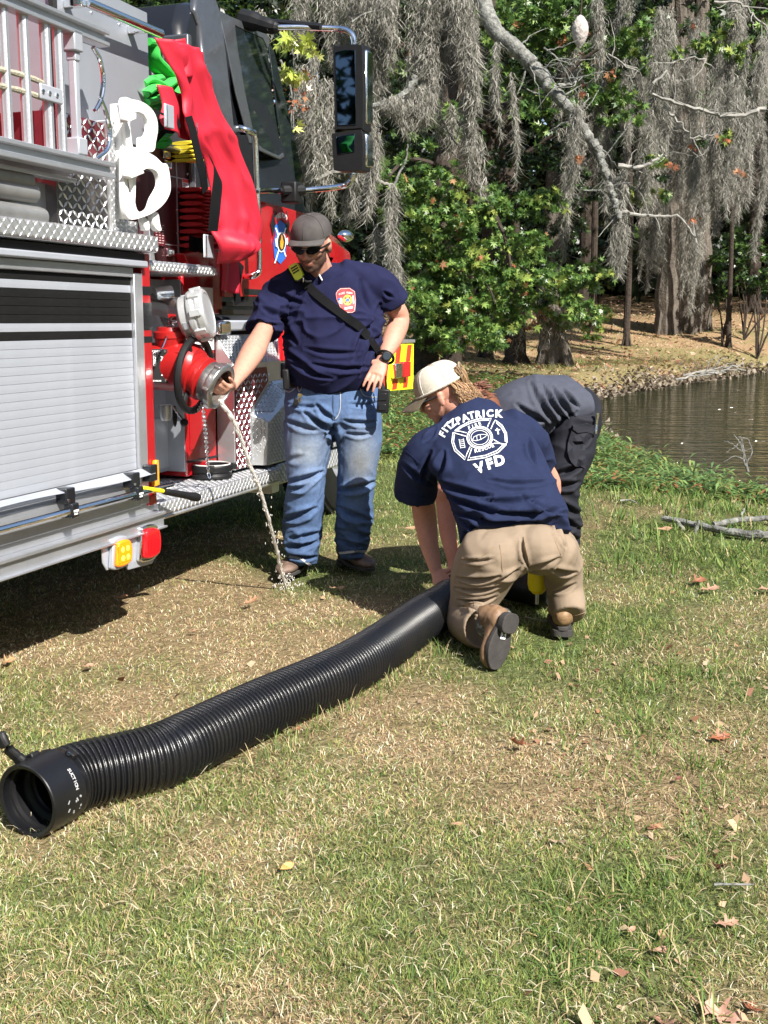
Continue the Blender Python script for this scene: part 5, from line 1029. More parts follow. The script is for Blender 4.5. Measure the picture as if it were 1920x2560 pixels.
# ================= PEOPLE =================
def c5(x, y): return 560 + x * .3014, 480 + y * .3014
def c5b(x, y): return 560 + x * .3014, 860 + y * .3014
def c6(x, y): return 960 + x * .3617, 860 + y * .3617
def c7(x, y): return 960 + x * .3617, 1250 + y * .3617
def loft(M, rows, side=(1, 0, 0), seg=20, n=4, round0=.6, round1=.6):
    """rows: (point, half width along side, half depth); rounded ends; goes into one closed shell"""
    A = np.array([[*p, a, b] for p, a, b in rows], float); A = crom(A, n); A[:, 3:] = np.maximum(A[:, 3:], .004)
    P = [Vector(a[:3]) for a in A]; m = len(P); R = []
    def ring(c, t, a, b):
        s = Vector(side); s = s - t * s.dot(t)
        if s.length < 1e-4: s = t.orthogonal()
        s.normalize(); w = t.cross(s)
        return [c + s * a * math.cos(2 * math.pi * k / seg) + w * b * math.sin(2 * math.pi * k / seg) for k in range(seg)]
    for i in range(m):
        t = (P[min(i + 1, m - 1)] - P[max(i - 1, 0)]).normalized(); a, b = A[i, 3], A[i, 4]
        if i == 0 and round0:
            for q in (.15, .5, .85): R.append(ring(P[0] - t * min(a, b) * round0 * math.cos(q * 1.57), t, a * math.sin(q * 1.57), b * math.sin(q * 1.57)))
        R.append(ring(P[i], t, a, b))
        if i == m - 1 and round1:
            for q in (.85, .5, .15): R.append(ring(P[i] + t * min(a, b) * round1 * math.cos(q * 1.57), t, a * math.sin(q * 1.57), b * math.sin(q * 1.57)))
    return M.rings(R)
def fuse(M, voxel, it=3, lam=.5):
    me = M.mesh('tmp'); bm = bmesh.new(); bm.from_mesh(me); bmesh.ops.recalc_face_normals(bm, faces=bm.faces); bm.to_mesh(me); bm.free()
    o = link('tmp', me); md = o.modifiers.new('r', 'REMESH'); md.mode = 'VOXEL'; md.voxel_size = voxel; md.adaptivity = 0
    ev = o.evaluated_get(bpy.context.evaluated_depsgraph_get()); m2 = bpy.data.meshes.new_from_object(ev)
    bpy.data.objects.remove(o); bpy.data.meshes.remove(me)
    n = len(m2.vertices); V = np.empty(n * 3); m2.vertices.foreach_get('co', V); V = V.reshape(-1, 3)
    E = np.empty(len(m2.edges) * 2, int); m2.edges.foreach_get('vertices', E); E = E.reshape(-1, 2)
    deg = np.bincount(E.ravel(), minlength=n)[:, None]
    for _ in range(it):
        Sx = np.stack([np.bincount(E[:, 0], V[E[:, 1], k], n) + np.bincount(E[:, 1], V[E[:, 0], k], n) for k in range(3)], -1); V = V + lam * (Sx / np.maximum(deg, 1) - V)
    m2.vertices.foreach_set('co', V.ravel()); m2.update(); return m2
def vn(me):
    n = len(me.vertices); V = np.empty(n * 3); me.vertices.foreach_get('co', V); N = np.empty(n * 3); me.vertex_normals.foreach_get('vector', N); return V.reshape(-1, 3), N.reshape(-1, 3)
def displace(me, fn):
    V, N = vn(me); global _N; _N = N; d = fn(V); me.vertices.foreach_set('co', (V + N * d[:, None]).ravel()); me.update()
def segd(V, A, B_):
    A = np.array(A); e = np.array(B_) - A; t = np.clip(((V - A) @ e) / (e @ e), 0, 1); return np.linalg.norm(V - A - t[:, None] * e, axis=1), t
def crease(V, A, B_, amp, w):
    d, t = segd(V, A, B_); f = np.sin(np.pi * np.clip(t, .02, .98)) ** .5; return amp * f * (-np.exp(-(d / w) ** 2) + .55 * np.exp(-((d - 1.9 * w) / w) ** 2))
def crz(V, N, rows, L, w0=1.0):
    X = V + L; rel = X - CAMP; fwd = np.array([0, math.cos(PITCH), -math.sin(PITCH)]); upv = np.array([0, math.sin(PITCH), math.cos(PITCH)]); dz = rel @ fwd
    q = np.stack([960 + rel[:, 0] / dz * FPX, 1280 - (rel @ upv) / dz * FPX], -1); face = -np.einsum('ij,ij->i', N, rel / np.linalg.norm(rel, axis=1)[:, None]); fm = sstep(-.05, .25, face); d = np.zeros(len(V))
    for a, b, am, w in rows:
        a = np.array(a, float); e = np.array(b, float) - a; t = np.clip(((q - a) @ e) / (e @ e), 0, 1); bow = np.stack([-e[1] * np.sin(t * 3.14), e[0] * np.sin(t * 3.14)], -1) * .06; dd = np.linalg.norm(q - a - t[:, None] * e - bow, axis=1); ww = w * 520 * w0 * (.55 + .6 * np.sin(t * 3.14)); f = np.sin(np.pi * np.clip(t, .04, .96)) ** .6
        d += am * f * fm * (-1.15 * np.exp(-(dd / ww) ** 2) + .7 * np.exp(-((dd - 2.0 * ww) / ww) ** 2))
    return d
def folds(V, sc, amp, seed, warp=.6, sharp=2.5):
    q = V * np.array(sc); q = q + warp * np.stack([vnoise(V * 5, seed + 1), vnoise(V * 5, seed + 2), vnoise(V * 5, seed + 3)], -1)
    return amp * ((1 - np.abs(vnoise(q, seed))) ** sharp - .35)
def finish(me, name, m, parent, smooth=True):
    me.polygons.foreach_set('use_smooth', [smooth] * len(me.polygons)); me.materials.clear(); o = link(name, me, m, parent); return o
def dish(me, hems):                   # sink the cloth closing a sleeve or trouser end so it reads as an opening
    V, N = vn(me)
    for c, d, r, dep_ in hems:
        c = np.array(c); d = np.array(d, float); d /= np.linalg.norm(d); h = (V - c) @ d; rad = np.linalg.norm(V - c - h[:, None] * d, axis=1)
        k = (np.abs(h) < .06) & (rad < r * .93) & (h > -.03); V[k] -= d * (dep_ * (1 - (rad[k] / (r * .93)) ** 6))[:, None]
    me.vertices.foreach_set('co', V.ravel()); me.update()
def hand(M, wrist, d, pn, sd, curl=(.3, .4, .3), k=1.0, spread=.12, thumb=(.55, .8, .1), tcurl=.3, curls=None):
    d = Vector(d).normalized(); pn = Vector(pn); pn = (pn - d * pn.dot(d)).normalized(); sd = Vector(sd); sd = (sd - d * sd.dot(d) - pn * sd.dot(pn)).normalized(); w = Vector(wrist)
    loft(M, [(w - d * .02, .027 * k, .021 * k), (w + d * .02 * k, .031 * k, .019 * k), (w + d * .055 * k, .041 * k, .017 * k), (w + d * .088 * k, .042 * k, .0135 * k)], sd, 16, 3, .2, .3)
    for i, (off, L) in enumerate(((.031, .92), (.0105, 1.03), (-.0105, .97), (-.031, .76))):
        p = w + d * (.082 if i in (1, 2) else .076) * k + sd * off * k; dd = (d + sd * off * spread * 30 * .3).normalized(); pts = [(p - dd * .025 * k, .0095 * k, .009 * k), (p, .0098 * k, .0095 * k)]; cu = curls[i] if curls else curl
        for L0, r, a in zip((.046, .028, .022), (.0092, .0083, .0068), cu):
            ax = dd.cross(pn).normalized(); dd = Matrix.Rotation(a, 3, ax) @ dd; pr = Matrix.Rotation(a, 3, ax) @ pn
            p = p + dd * L0 * L * k; pts.append((p.copy(), r * k, r * .95 * k)); pn_ = pr
        loft(M, pts, sd, 10, 3, .5, .8)
    td = (d * thumb[0] + sd * thumb[1] + pn * thumb[2]).normalized(); p = w + d * .02 * k + sd * .022 * k; pts = [(p, .016 * k, .014 * k)]
    for L0, r in ((.036, .0125), (.032, .0105), (.026, .008)):
        p = p + td * L0 * k; pts.append((p.copy(), r * k, r * .9 * k)); td = (td + d * tcurl * .6 + pn * tcurl * .4).normalized()
    loft(M, pts, pn, 10, 3, .4, .8)
def headframe(c, f, u=(0, 0, 1)):
    f = Vector(f).normalized(); u = Vector(u); u = (u - f * u.dot(f)).normalized(); r = f.cross(u)     # r = the figure's right
    return Vector(c), f, u, r
def headmesh(M, H, s=1.0):
    c, f, u, r = H; Mx = Matrix((r, f, u)).transposed()
    def P(a, b, d): return c + (r * a + f * b + u * d) * s
    def E_(a, b, d, x, y, z, R=None): M.ell(P(a, b, d), (x * s, y * s, z * s), Mx if R is None else Mx @ R, 18, 12)
    E_(0, -.012, .03, .077, .100, .092); E_(0, .018, -.035, .064, .074, .078); E_(0, .052, -.075, .040, .038, .034); E_(0, .074, -.090, .020, .016, .016)
    E_(0, .078, .022, .052, .022, .016)                                               # brow
    for k in (-1, 1):
        E_(k * .038, .062, -.02, .024, .026, .022); E_(k * .078, -.004, -.012, .009, .017, .031, Matrix.Rotation(k * .3, 3, 'Z')); E_(k * .083, -.010, .008, .005, .012, .014)
        E_(k * .013, .098, -.032, .010, .011, .009)
    loft(M, [(P(0, .084, .018), .008 * s, .009 * s), (P(0, .100, -.004), .009 * s, .010 * s), (P(0, .111, -.026), .012 * s, .011 * s)], tuple(r), 10, 3)
    E_(0, .091, -.056, .024, .011, .006); E_(0, .089, -.067, .021, .011, .007); E_(0, .082, -.048, .03, .014, .012)
SK = (.56, .29, .20)
skinm = mat('skin', SK, .5, attr=True, var=.14, vscale=60, bump=.0008, bscale=250, spec=.35); skinm.node_tree.nodes['Principled BSDF'].inputs['Subsurface Weight'].default_value = .08
skinm.node_tree.nodes['Principled BSDF'].inputs['Subsurface Radius'].default_value = (.01, .004, .002)
def clothmat(name, col, var=.2, vs=30, rough=.9, bump=.0007, bs=600, sheen=.0, **k): return mat(name, col, rough, var=var, vscale=vs, bump=bump, bscale=bs, sheen=sheen, spec=.2, **k)
navy = clothmat('navy_cotton', (.011, .0125, .046), .18); navy2 = clothmat('faded_navy_cotton', (.014, .021, .058), .2); greysh = clothmat('slate_grey_shirt', (.062, .067, .090), .15)
denim = clothmat('blue_denim', (.13, .2, .34), attr=True, var=.25, vs=70); khaki = clothmat('khaki_cotton', (.40, .285, .19), .1, 12, attr=True); blkp = clothmat('black_ripstop', (.016, .017, .024), .2, 20, .75)
leath = mat('brown_leather', (.11, .07, .05), .6, var=.5, vscale=18, bump=.002, bscale=60, attr=True); sole = mat('boot_sole', (.045, .04, .038), .8, var=.4, vscale=25, bump=.001, bscale=90)
shades = mat('sunglass_black', (.008, .008, .009), .08, coat=.6)
def bodytint(V, base=SK, redden=.0): return np.tile(np.array(base) * np.array([.86, .84, .84]), (len(V), 1)) * (1 + .10 * fbm(V * 14, 3, 2))[:, None] * np.array([1, 1 - redden, 1 - redden])
def boot(parent, heel, toe, upv, mups, shaft=None, tint=(.11, .075, .055), width=1.0, name='boot', solem=None, sh=.3):
    h = Vector(heel); d = Vector(toe) - h; L = d.length; d.normalize(); u = Vector(upv); u = (u - d * u.dot(d)).normalized(); s = d.cross(u); M = MB(); st = []
    for t, w, z in ((.0, .026, .05), (.06, .034, .066), (.22, .036, .068), (.42, .036, .052), (.6, .045, .042), (.78, .049, .036), (.92, .038, .028), (1.0, .018, .018)): st.append((h + d * L * t + u * (.022 + z * .5), w * width, z * .62 + .006))
    loft(M, st, tuple(s), 16, 3, .5, .5); loft(M, [(h + d * L * .16 + u * .04, .037 * width, .043), (h + d * L * .15 + u * .12, .038 * width, .045), (h + d * L * .13 + u * sh * .66, .045, .05)], tuple(s), 16, 3)
    me = fuse(M, .006, 3); displace(me, lambda V: folds(V, (40, 40, 14), .0025, 5)); V, N = vn(me); t_ = np.tile(np.array(tint), (len(V), 1)) * (1 + .35 * fbm(V * 16, 8, 3))[:, None]; set_tint(me, t_)
    o = finish(me, name, mups, parent)
    S_ = MB(); n = 26; A = []; B_ = []
    for k in range(n):
        a = 2 * math.pi * k / n; t = .5 - .53 * math.cos(a); w = (.036 + .017 * math.sin(min(max(t, 0), 1) * 3.0 - .6)) * math.sin(a) if 0 < t < 1 else .03 * math.sin(a); w = math.copysign(abs(math.sin(a)) ** .55, math.sin(a)) * (.034 + .017 * max(0, math.sin((min(max(t, 0), 1) - .25) * 4.0))) * width
        p = h + d * L * t + s * w; A.append(p + u * .002); B_.append(p + u * .02)
    S_.rings([A, B_]); so = S_.build('sole', solem or sole, o, .003); H_ = MB(); H_.rings([[h + d * L * .13 + (d * math.copysign(abs(math.cos(a)) ** .7, math.cos(a)) * .040 + s * math.copysign(abs(math.sin(a)) ** .7, math.sin(a)) * .037 * width) + u * z for a in np.linspace(0, 6.283, 18, endpoint=False)] for z in (-.026, .004)]); H_.build('heel', solem or sole, o, .003)
    return o
CAMV = Vector((0, 0, CAM_H))
def bvh_of(o): return BVHTree.FromPolygons([tuple(v.co + o.parent.location) if o.parent else tuple(v.co) for v in o.data.vertices], [tuple(p.vertices) for p in o.data.polygons])
def hit(bv, px, py, off=.003):
    loc, nr, i, d = bv.ray_cast(CAMV, Vector(ray(px, py)).normalized())
    return None if loc is None else (loc + nr * off, nr)
def strip_on(bv, pts, w, name, m, parent, f=c5, off=.006, n=8, th=.002):
    P = crom(pts, n); H = [hit(bv, *f(x, y), off) for x, y in P]; H = [h for h in H if h]; M = MB(); R = []
    loc = Vector(parent.location) if parent else Vector()
    for _ in range(8): H = [H[0]] + [((H[i - 1][0] + H[i][0] * 2 + H[i + 1][0]) / 4, (H[i - 1][1] + H[i][1] * 2 + H[i + 1][1]).normalized()) for i in range(1, len(H) - 1)] + [H[-1]]
    for i in range(len(H)):
        t = (H[min(i + 1, len(H) - 1)][0] - H[max(i - 1, 0)][0]).normalized(); nn = H[i][1]; s = t.cross(nn).normalized(); p = H[i][0] - loc
        R.append([p - s * w, p + s * w, p + s * w + nn * th, p - s * w + nn * th])
    M.rings(R); return M.build(name, m, parent)
def decal(bv, me, fmap, name, m, parent, off=.0025, cuts=1):
    """lay a flat print onto cloth: every corner of the finely cut print is set down on the surface"""
    bm = bmesh.new(); bm.from_mesh(me); bmesh.ops.triangulate(bm, faces=bm.faces)
    if cuts: bmesh.ops.subdivide_edges(bm, edges=bm.edges, cuts=cuts, use_grid_fill=True)
    bad = []; loc = Vector(parent.location) if parent else Vector()
    par = parent
    while par is not None and par.parent is not None: par = par.parent; loc = loc + Vector(par.location)
    for v in bm.verts:
        h = hit(bv, *fmap(v.co.x, v.co.y), off)
        if h is None: bad.append(v)
        else: v.co = h[0] - loc
    bmesh.ops.delete(bm, geom=bad, context='VERTS'); bm.to_mesh(me); bm.free(); return link(name, me, m, parent)
def stroke(pts, w, closed=False):
    P = np.array(pts, float); n = len(P); V = []; 
    for i in range(n):
        a = P[(i - 1) % n] if (closed or i > 0) else P[i]; b = P[(i + 1) % n] if (closed or i < n - 1) else P[i]; t = b - a; t /= np.linalg.norm(t) + 1e-9; s = np.array([-t[1], t[0]]) * w / 2; V += [P[i] - s, P[i] + s]
    V = [(x, y, 0) for x, y in V]; F_ = [(2 * i, 2 * ((i + 1) % n), 2 * ((i + 1) % n) + 1, 2 * i + 1) for i in range(n if closed else n - 1)]
    me = bpy.data.meshes.new('s'); me.from_pydata(V, [], F_); me.update(); return me
def poly(pts): me = bpy.data.meshes.new('p'); me.from_pydata([(x, y, 0) for x, y in pts], [], [tuple(range(len(pts)))]); me.update(); return me
def ltr(ch, x, y, size, rot, off=.02):  # letter in picture-crop units (y down)
    me = text2d(ch, size * 1.35, off * size, 0); me.transform(Matrix.Translation((x, y, 0)) @ Matrix.Rotation(-rot, 4, 'Z') @ Matrix.Diagonal((1, -1, 1, 1))); return me
def cap_hat(name, H, m, parent, brimm, drop=.0, s=1.0, brim_len=.075, mesh_m=None, blift=0.0, ht=.115, base=.028):
    c, f, u, r = H; M = MB(); R = []
    for k in range(13):
        th = k / 12 * math.pi / 2; zz = math.sin(th) * (ht - base) + base; rr = max(math.cos(th) ** .62, .02)
        R.append([c + (r * math.cos(a) * .089 * rr + f * (math.sin(a) * .112 * rr - .008) + u * (zz - .012 * (1 + math.cos(a + math.pi / 2)) * (1 - k / 12) * 0)) * s for a in np.linspace(0, 2 * math.pi, 32, endpoint=False)])
    M.rings(R); o = M.build(name, m, parent, smooth=60)
    if mesh_m: o.data.materials.append(mesh_m)
    B_ = MB(); nu, nv = 20, 8; V = []
    for j in range(nv + 1):
        for i in range(nu + 1):
            a = (i / nu - .5) * 2.3; t = j / nv; x = math.sin(a) * (.088 + .003 * t); y = -.006 + math.cos(a) * .110 + t * brim_len * math.cos(a * .62) ** 1.2; z = base + .002 - .020 * (x / .088) ** 2 * (.5 + .6 * t) - .02 * t ** 1.5 + blift * t
            V.append(c + (r * x + f * y + u * z) * s)
    top = [p + u * .004 for p in V]; n0 = len(V); Q = []
    idx = lambda i, j: j * (nu + 1) + i
    for j in range(nv):
        for i in range(nu): Q.append((idx(i, j), idx(i + 1, j), idx(i + 1, j + 1), idx(i, j + 1))); Q.append((n0 + idx(i, j), n0 + idx(i, j + 1), n0 + idx(i + 1, j + 1), n0 + idx(i + 1, j)))
    bd = [idx(i, 0) for i in range(nu + 1)] + [idx(nu, j) for j in range(1, nv + 1)] + [idx(i, nv) for i in range(nu - 1, -1, -1)] + [idx(0, j) for j in range(nv - 1, 0, -1)]
    for k in range(len(bd)): a, b = bd[k], bd[(k + 1) % len(bd)]; Q.append((a, n0 + a, n0 + b, b))
    B_.add(V + top, Q); B_.build('brim', brimm, o, smooth=50)
    K = MB(); K.ell(c + (u * ht - f * .008) * s, (.007, .007, .004)); K.build('cap_button', brimm, o)
    for q in range(6):
        a = q * math.pi / 3 + math.pi / 2; pts = []
        for k in range(0, 13): th = k / 12 * math.pi / 2; rr = max(math.cos(th) ** .62, .02); pts.append(c + (r * math.cos(a) * .0895 * rr + f * (math.sin(a) * .1125 * rr - .008) + u * (math.sin(th) * (ht - base) + base + .0005)) * s)
        K = MB(); K.tube(pts, .0014, 5); K.build('seam', m, o)
    return o
def glasses(H, parent, s=1.0):
    c, f, u, r = H; M = MB()
    for k in (-1, 1):
        R = []
        for j in range(5):
            t = j / 4; R.append([c + (r * k * (.036 + .033 * math.cos(a) * (1 - .0 * t)) + f * (.106 - .010 * ((.036 + .033 * math.cos(a)) / .05) ** 2 - .006 * (1 - t)) + u * (.008 + .019 * math.sin(a) * (1 - .2 * max(0, math.cos(a))) + .004 * math.cos(a))) * s for a in np.linspace(0, 2 * math.pi, 20, endpoint=False)])
        M.rings([R[0], R[-1]])
        M.tube([c + (r * k * .066 + f * .092 + u * .012) * s, c + (r * k * .080 + f * .06 + u * .012) * s, c + (r * k * .085 + f * .0 + u * .008) * s], .0045, 6)
    M.tube([c + (r * x + f * .106 + u * .014) * s for x in (-.012, 0, .012)], .004, 6); return M.build('sunglasses', shades, parent)

# ---------- person 1: standing, one hand in the coupling ----------
p1 = empty('person', tuple(G(812, 1443)), 'man in dark cap, navy t-shirt and blue jeans standing with one hand at the coupling', 'person'); L1_ = np.array(p1.location)
def w1(px, py, D): return tuple(W(px, py, D) - L1_)
H1 = headframe(w1(781, 612, 5.36), (-.25, -.88, -.36)); hw_ = W(585, 950, 5.0)
cupw = toW(cc)                                    # coupling mouth in the world
M = MB(); headmesh(M, H1, 1.04)
loft(M, [(w1(812, 715, 5.5), .075, .07), (w1(802, 680, 5.47), .062, .062), (w1(788, 645, 5.42), .06, .062)])
loft(M, [(w1(720, 745, 5.48), .045, .045), (w1(674, 800, 5.39), .04, .04), (w1(648, 850, 5.26), .050, .050), (w1(632, 880, 5.19), .056, .052), (w1(608, 920, 5.08), .045, .041), (w1(588, 951, 4.98), .031, .027), (w1(578, 966, 4.94), .029, .023)])
wr = Vector(w1(578, 966, 4.94)); hd = (Vector(w1(545, 985, 4.80)) - wr)
hand(M, wr, hd, (-.45, .2, .85), (-.2, -.8, .1), curl=(.75, .6, .4), k=1.0, thumb=(.8, .5, .3))
loft(M, [(w1(940, 730, 5.52), .045, .045), (w1(982, 765, 5.58), .052, .052), (w1(998, 800, 5.62), .052, .052), (w1(982, 845, 5.53), .052, .05), (w1(964, 885, 5.44), .036, .032), (w1(956, 902, 5.41), .033, .026)])
wr = Vector(w1(957, 900, 5.405)); hd = Vector(w1(931, 957, 5.33)) - wr
hand(M, wr, hd, (.2, 1, -.1), (-.9, -.1, -.3), curls=((.05, .25, .2), (.08, .25, .2), (.12, .3, .2), (.2, .3, .2)), thumb=(.35, .9, .1), tcurl=.15, spread=.35)
loft(M, [(w1(828, 760, 5.52), .17, .11), (w1(828, 880, 5.52), .19, .14), (w1(830, 1000, 5.55), .18, .13)])
me = fuse(M, .0048, 2); V, N = vn(me); tn = bodytint(V, (.58, .30, .215)); hc1 = np.array(H1[0]); fl = np.array(H1[1]); ul = np.array(H1[2]); rl = np.array(H1[3]); q = V - hc1; a_, b_, d_ = q @ rl, q @ fl, q @ ul
beard = sstep(-.03, -.052, d_ + .35 * np.abs(a_) * 0) * sstep(.0, .02, b_) * (np.linalg.norm(q, axis=1) < .2); must = np.exp(-((d_ + .047) / .006) ** 2) * (np.abs(a_) < .034) * (b_ > .07); lip = np.exp(-((d_ + .060) / .007) ** 2) * (np.abs(a_) < .024) * (b_ > .08)
side_ = sstep(.035, .06, np.abs(a_)) * sstep(.0, -.03, d_) * sstep(-.04, .0, b_) * (np.linalg.norm(q, axis=1) < .2)
bd_ = np.clip(np.maximum(beard, np.maximum(must, side_)) - lip * .5, 0, 1) * .9; hairm = sstep(.03, .0, b_) * sstep(-.06, -.03, d_) * (np.linalg.norm(q, axis=1) < .17) * sstep(.02, .0, b_) * (np.abs(a_) < .079)
tn = tn * (1 - bd_[:, None]) + np.array([.045, .028, .02]) * bd_[:, None]; hm_ = hairm[:, None] * .9 * (b_ < -.03)[:, None]; tn = tn * (1 - hm_) + np.array([.05, .03, .02]) * hm_; tn = tn * (1 - .35 * lip[:, None] * np.array([0, 1, 1]))
set_tint(me, np.clip(tn, 0, 1)); finish(me, 'body', skinm, p1)
glasses(H1, p1, 1.04); capm = clothmat('charcoal_cap', (.075, .068, .066), .35, 16, .8)
capm2 = clothmat('charcoal_brim', (.085, .078, .075), .3, 20, .8)
cap_hat('baseball_cap', H1, capm, p1, capm2, s=1.06, blift=.020, ht=.130, base=.046, brim_len=.062)
# shirt
M = MB(); loft(M, [(w1(829, 958, 5.54), .215, .165), (w1(830, 935, 5.53), .236, .188), (w1(832, 885, 5.51), .243, .205), (w1(832, 820, 5.50), .238, .195), (w1(830, 765, 5.50), .235, .165), (w1(826, 722, 5.49), .205, .14), (w1(820, 700, 5.49), .15, .115), (w1(812, 683, 5.48), .085, .085)], n=5, round0=.15, round1=.3)
loft(M, [(w1(770, 700, 5.49), .075, .09), (w1(725, 718, 5.48), .083, .095), (w1(692, 748, 5.46), .082, .092), (w1(674, 785, 5.42), .080, .088), (w1(655, 828, 5.36), .080, .082)], (1, 0, 0), round1=.02)
loft(M, [(w1(868, 688, 5.5), .072, .09), (w1(918, 696, 5.5), .080, .095), (w1(950, 715, 5.52), .084, .092), (w1(970, 735, 5.535), .084, .09), (w1(989, 758, 5.55), .085, .084)], (1, 0, 0), round1=.02)
me = fuse(M, .0075, 3)
def sh1(V):
    d = folds(V, (2.6, 2.6, 9), .015, 40, 1.6, 3.5) * sstep(.75, 1.0, V[:, 2]) * 1.0 + folds(V, (7, 7, 3), .010, 44, 1.2, 3.5) * sstep(1.15, 1.3, V[:, 2])
    d = d + crz(V, _N, [((700, 860), (790, 930), .010, .012), ((720, 900), (830, 945), .010, .011), ((950, 790), (880, 900), .010, .014), ((955, 830), (900, 940), .009, .012), ((700, 770), (740, 860), .012, .016), ((950, 760), (935, 850), .012, .015), ((655, 770), (700, 790), .007, .012), ((690, 730), (760, 760), .006, .015), ((960, 730), (985, 745), .007, .01), ((760, 870), (900, 880), .006, .013), ((780, 910), (930, 915), .007, .012), ((640, 800), (690, 815), .006, .01), ((900, 700), (930, 780), .007, .014)], L1_, .75) * 1.9
    return d
displace(me, sh1); hs = np.array(w1(655, 828, 5.36)); dish(me, [(hs, hs - np.array(w1(676, 770, 5.44)), .085, .035), (w1(987, 758, 5.55), np.array(w1(987, 758, 5.55)) - np.array(w1(968, 735, 5.53)), .088, .03)])
shirt1 = finish(me, 't_shirt', navy, p1); bv1 = bvh_of(shirt1)
# jeans
M = MB(); loft(M, [(w1(832, 952, 5.55), .228, .165), (w1(832, 1000, 5.55), .243, .172), (w1(833, 1040, 5.55), .238, .16), (w1(835, 1068, 5.55), .19, .12)], n=4, round0=.1)
loft(M, [(w1(775, 1020, 5.54), .125, .145), (w1(771, 1100, 5.53), .124, .135), (w1(766, 1170, 5.51), .102, .115), (w1(765, 1215, 5.50), .094, .105), (w1(757, 1300, 5.53), .098, .102), (w1(756, 1370, 5.54), .092, .10), (w1(757, 1412, 5.53), .068, .085)], n=4, round1=.02)
loft(M, [(w1(893, 1020, 5.56), .122, .145), (w1(898, 1100, 5.56), .112, .132), (w1(893, 1170, 5.56), .100, .112), (w1(890, 1215, 5.57), .096, .105), (w1(886, 1300, 5.60), .092, .10), (w1(880, 1360, 5.62), .082, .092), (w1(879, 1390, 5.62), .066, .082)], n=4, round1=.02)
me = fuse(M, .0075, 2)
def jn(V):
    z = V[:, 2]; d = folds(V, (4, 4, 11), .013, 50, 2.2) * (.3 + .9 * sstep(.55, .1, z)) + folds(V, (7, 7, 15), .005, 53, 2.0) + folds(V, (2, 2, 24), .003, 56, .8) * sstep(.75, .85, z)
    d = d + crz(V, _N, [((722, 1205), (805, 1180), .018, .014), ((720, 1225), (780, 1205), .014, .012), ((705, 1300), (790, 1270), .013, .014), ((712, 1365), (790, 1355), .013, .012), ((715, 1385), (795, 1392), .012, .010), ((725, 1345), (800, 1330), .012, .012), ((845, 1225), (935, 1205), .017, .014), ((845, 1265), (925, 1300), .014, .013), ((850, 1320), (925, 1340), .013, .013), ((848, 1350), (915, 1365), .012, .010), ((845, 1290), (900, 1330), .012, .014),
                        ((760, 1030), (840, 1075), .014, .013), ((790, 1010), (838, 1050), .012, .011), ((715, 1050), (800, 1075), .008, .012), ((860, 1050), (940, 1055), .008, .010), ((862, 1082), (930, 1085), .007, .009), ((720, 1010), (800, 1015), .006, .009), ((870, 1010), (950, 1005), .006, .009), ((835, 1060), (836, 1110), .02, .016), ((810, 1085), (838, 1078), .012, .012), ((720, 1150), (760, 1140), .006, .014)], L1_, .85) * 1.6
    return d
displace(me, jn); V, N = vn(me); base_ = np.array([.078, .13, .25]); z = V[:, 2]
knee = np.maximum(np.exp(-((np.linalg.norm((V - np.array(w1(768, 1130, 5.40))) / np.array([.09, .3, .14]), axis=1)) ** 2)), np.exp(-((np.linalg.norm((V - np.array(w1(905, 1130, 5.42))) / np.array([.08, .3, .13]), axis=1)) ** 2)))
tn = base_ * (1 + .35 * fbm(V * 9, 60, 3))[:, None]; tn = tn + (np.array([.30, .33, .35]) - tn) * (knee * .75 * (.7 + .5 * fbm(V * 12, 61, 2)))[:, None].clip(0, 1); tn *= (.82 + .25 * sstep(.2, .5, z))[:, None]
dirt = np.exp(-((np.linalg.norm((V - np.array(w1(900, 1165, 5.42))) / np.array([.06, .3, .09]), axis=1)) ** 2)); tn = tn + (np.array([.16, .15, .12]) - tn) * (dirt * .6)[:, None]
set_tint(me, tn.clip(.01, 1)); c_ = np.array(w1(757, 1412, 5.53)); dish(me, [(c_, (0, 0, -1), .07, .02)]); jeans = finish(me, 'jeans', denim, p1); bvj = bvh_of(jeans)
pale = clothmat('pale_stitching', (.42, .42, .42), .2); dden = clothmat('dark_denim_seam', (.05, .08, .15), .2)
strip_on(bvj, [(900, 345), (905, 420), (905, 520), (905, 650), (895, 700)], .0035, 'fly_seam', dden, p1, c5b, .002); strip_on(bvj, [(960, 350), (965, 450), (960, 560), (925, 620)], .002, 'fly_stitching', pale, p1, c5b, .002)
strip_on(bvj, [(520, 390), (545, 400), (590, 370), (610, 320)], .002, 'pocket_stitching', pale, p1, c5b, .002); strip_on(bvj, [(1125, 360), (1150, 420), (1200, 440), (1260, 440)], .002, 'pocket_stitching', pale, p1, c5b, .002)
strip_on(bvj, [(1138, 290), (1140, 345)], .006, 'belt_loop', denim, p1, c5b, .012); strip_on(bvj, [(545, 1765), (620, 1780), (700, 1820), (745, 1850)], .006, 'hem', pale, p1, c5b, .003); strip_on(bvj, [(950, 1735), (1040, 1725), (1110, 1715), (1175, 1720)], .006, 'hem', pale, p1, c5b, .003)
M = MB(); R = []
for zz, gr in ((0, .000), (.035, .0)): R.append([Vector(w1(832, 957, 5.55)) + Vector((math.cos(a) * .236, math.sin(a) * .175, zz - .018)) for a in np.linspace(0, 6.283, 40, endpoint=False)])
M.rings(R); M.build('belt', rub, p1, .003)
boot(p1, tuple(np.array(G(758, 1425)) - L1_ + np.array([.0, .03, .035])), tuple(np.array(G(708, 1452)) - L1_ + np.array([0, -.07, .03])), (0, 0, 1), leath, tint=(.16, .105, .08), sh=.22, width=1.2)
boot(p1, tuple(np.array(G(862, 1415)) - L1_ + np.array([-.02, .02, .035])), tuple(np.array(G(928, 1437)) - L1_ + np.array([.0, -.05, .03])), (0, 0, 1), leath, tint=(.16, .105, .08), sh=.22, width=1.2)
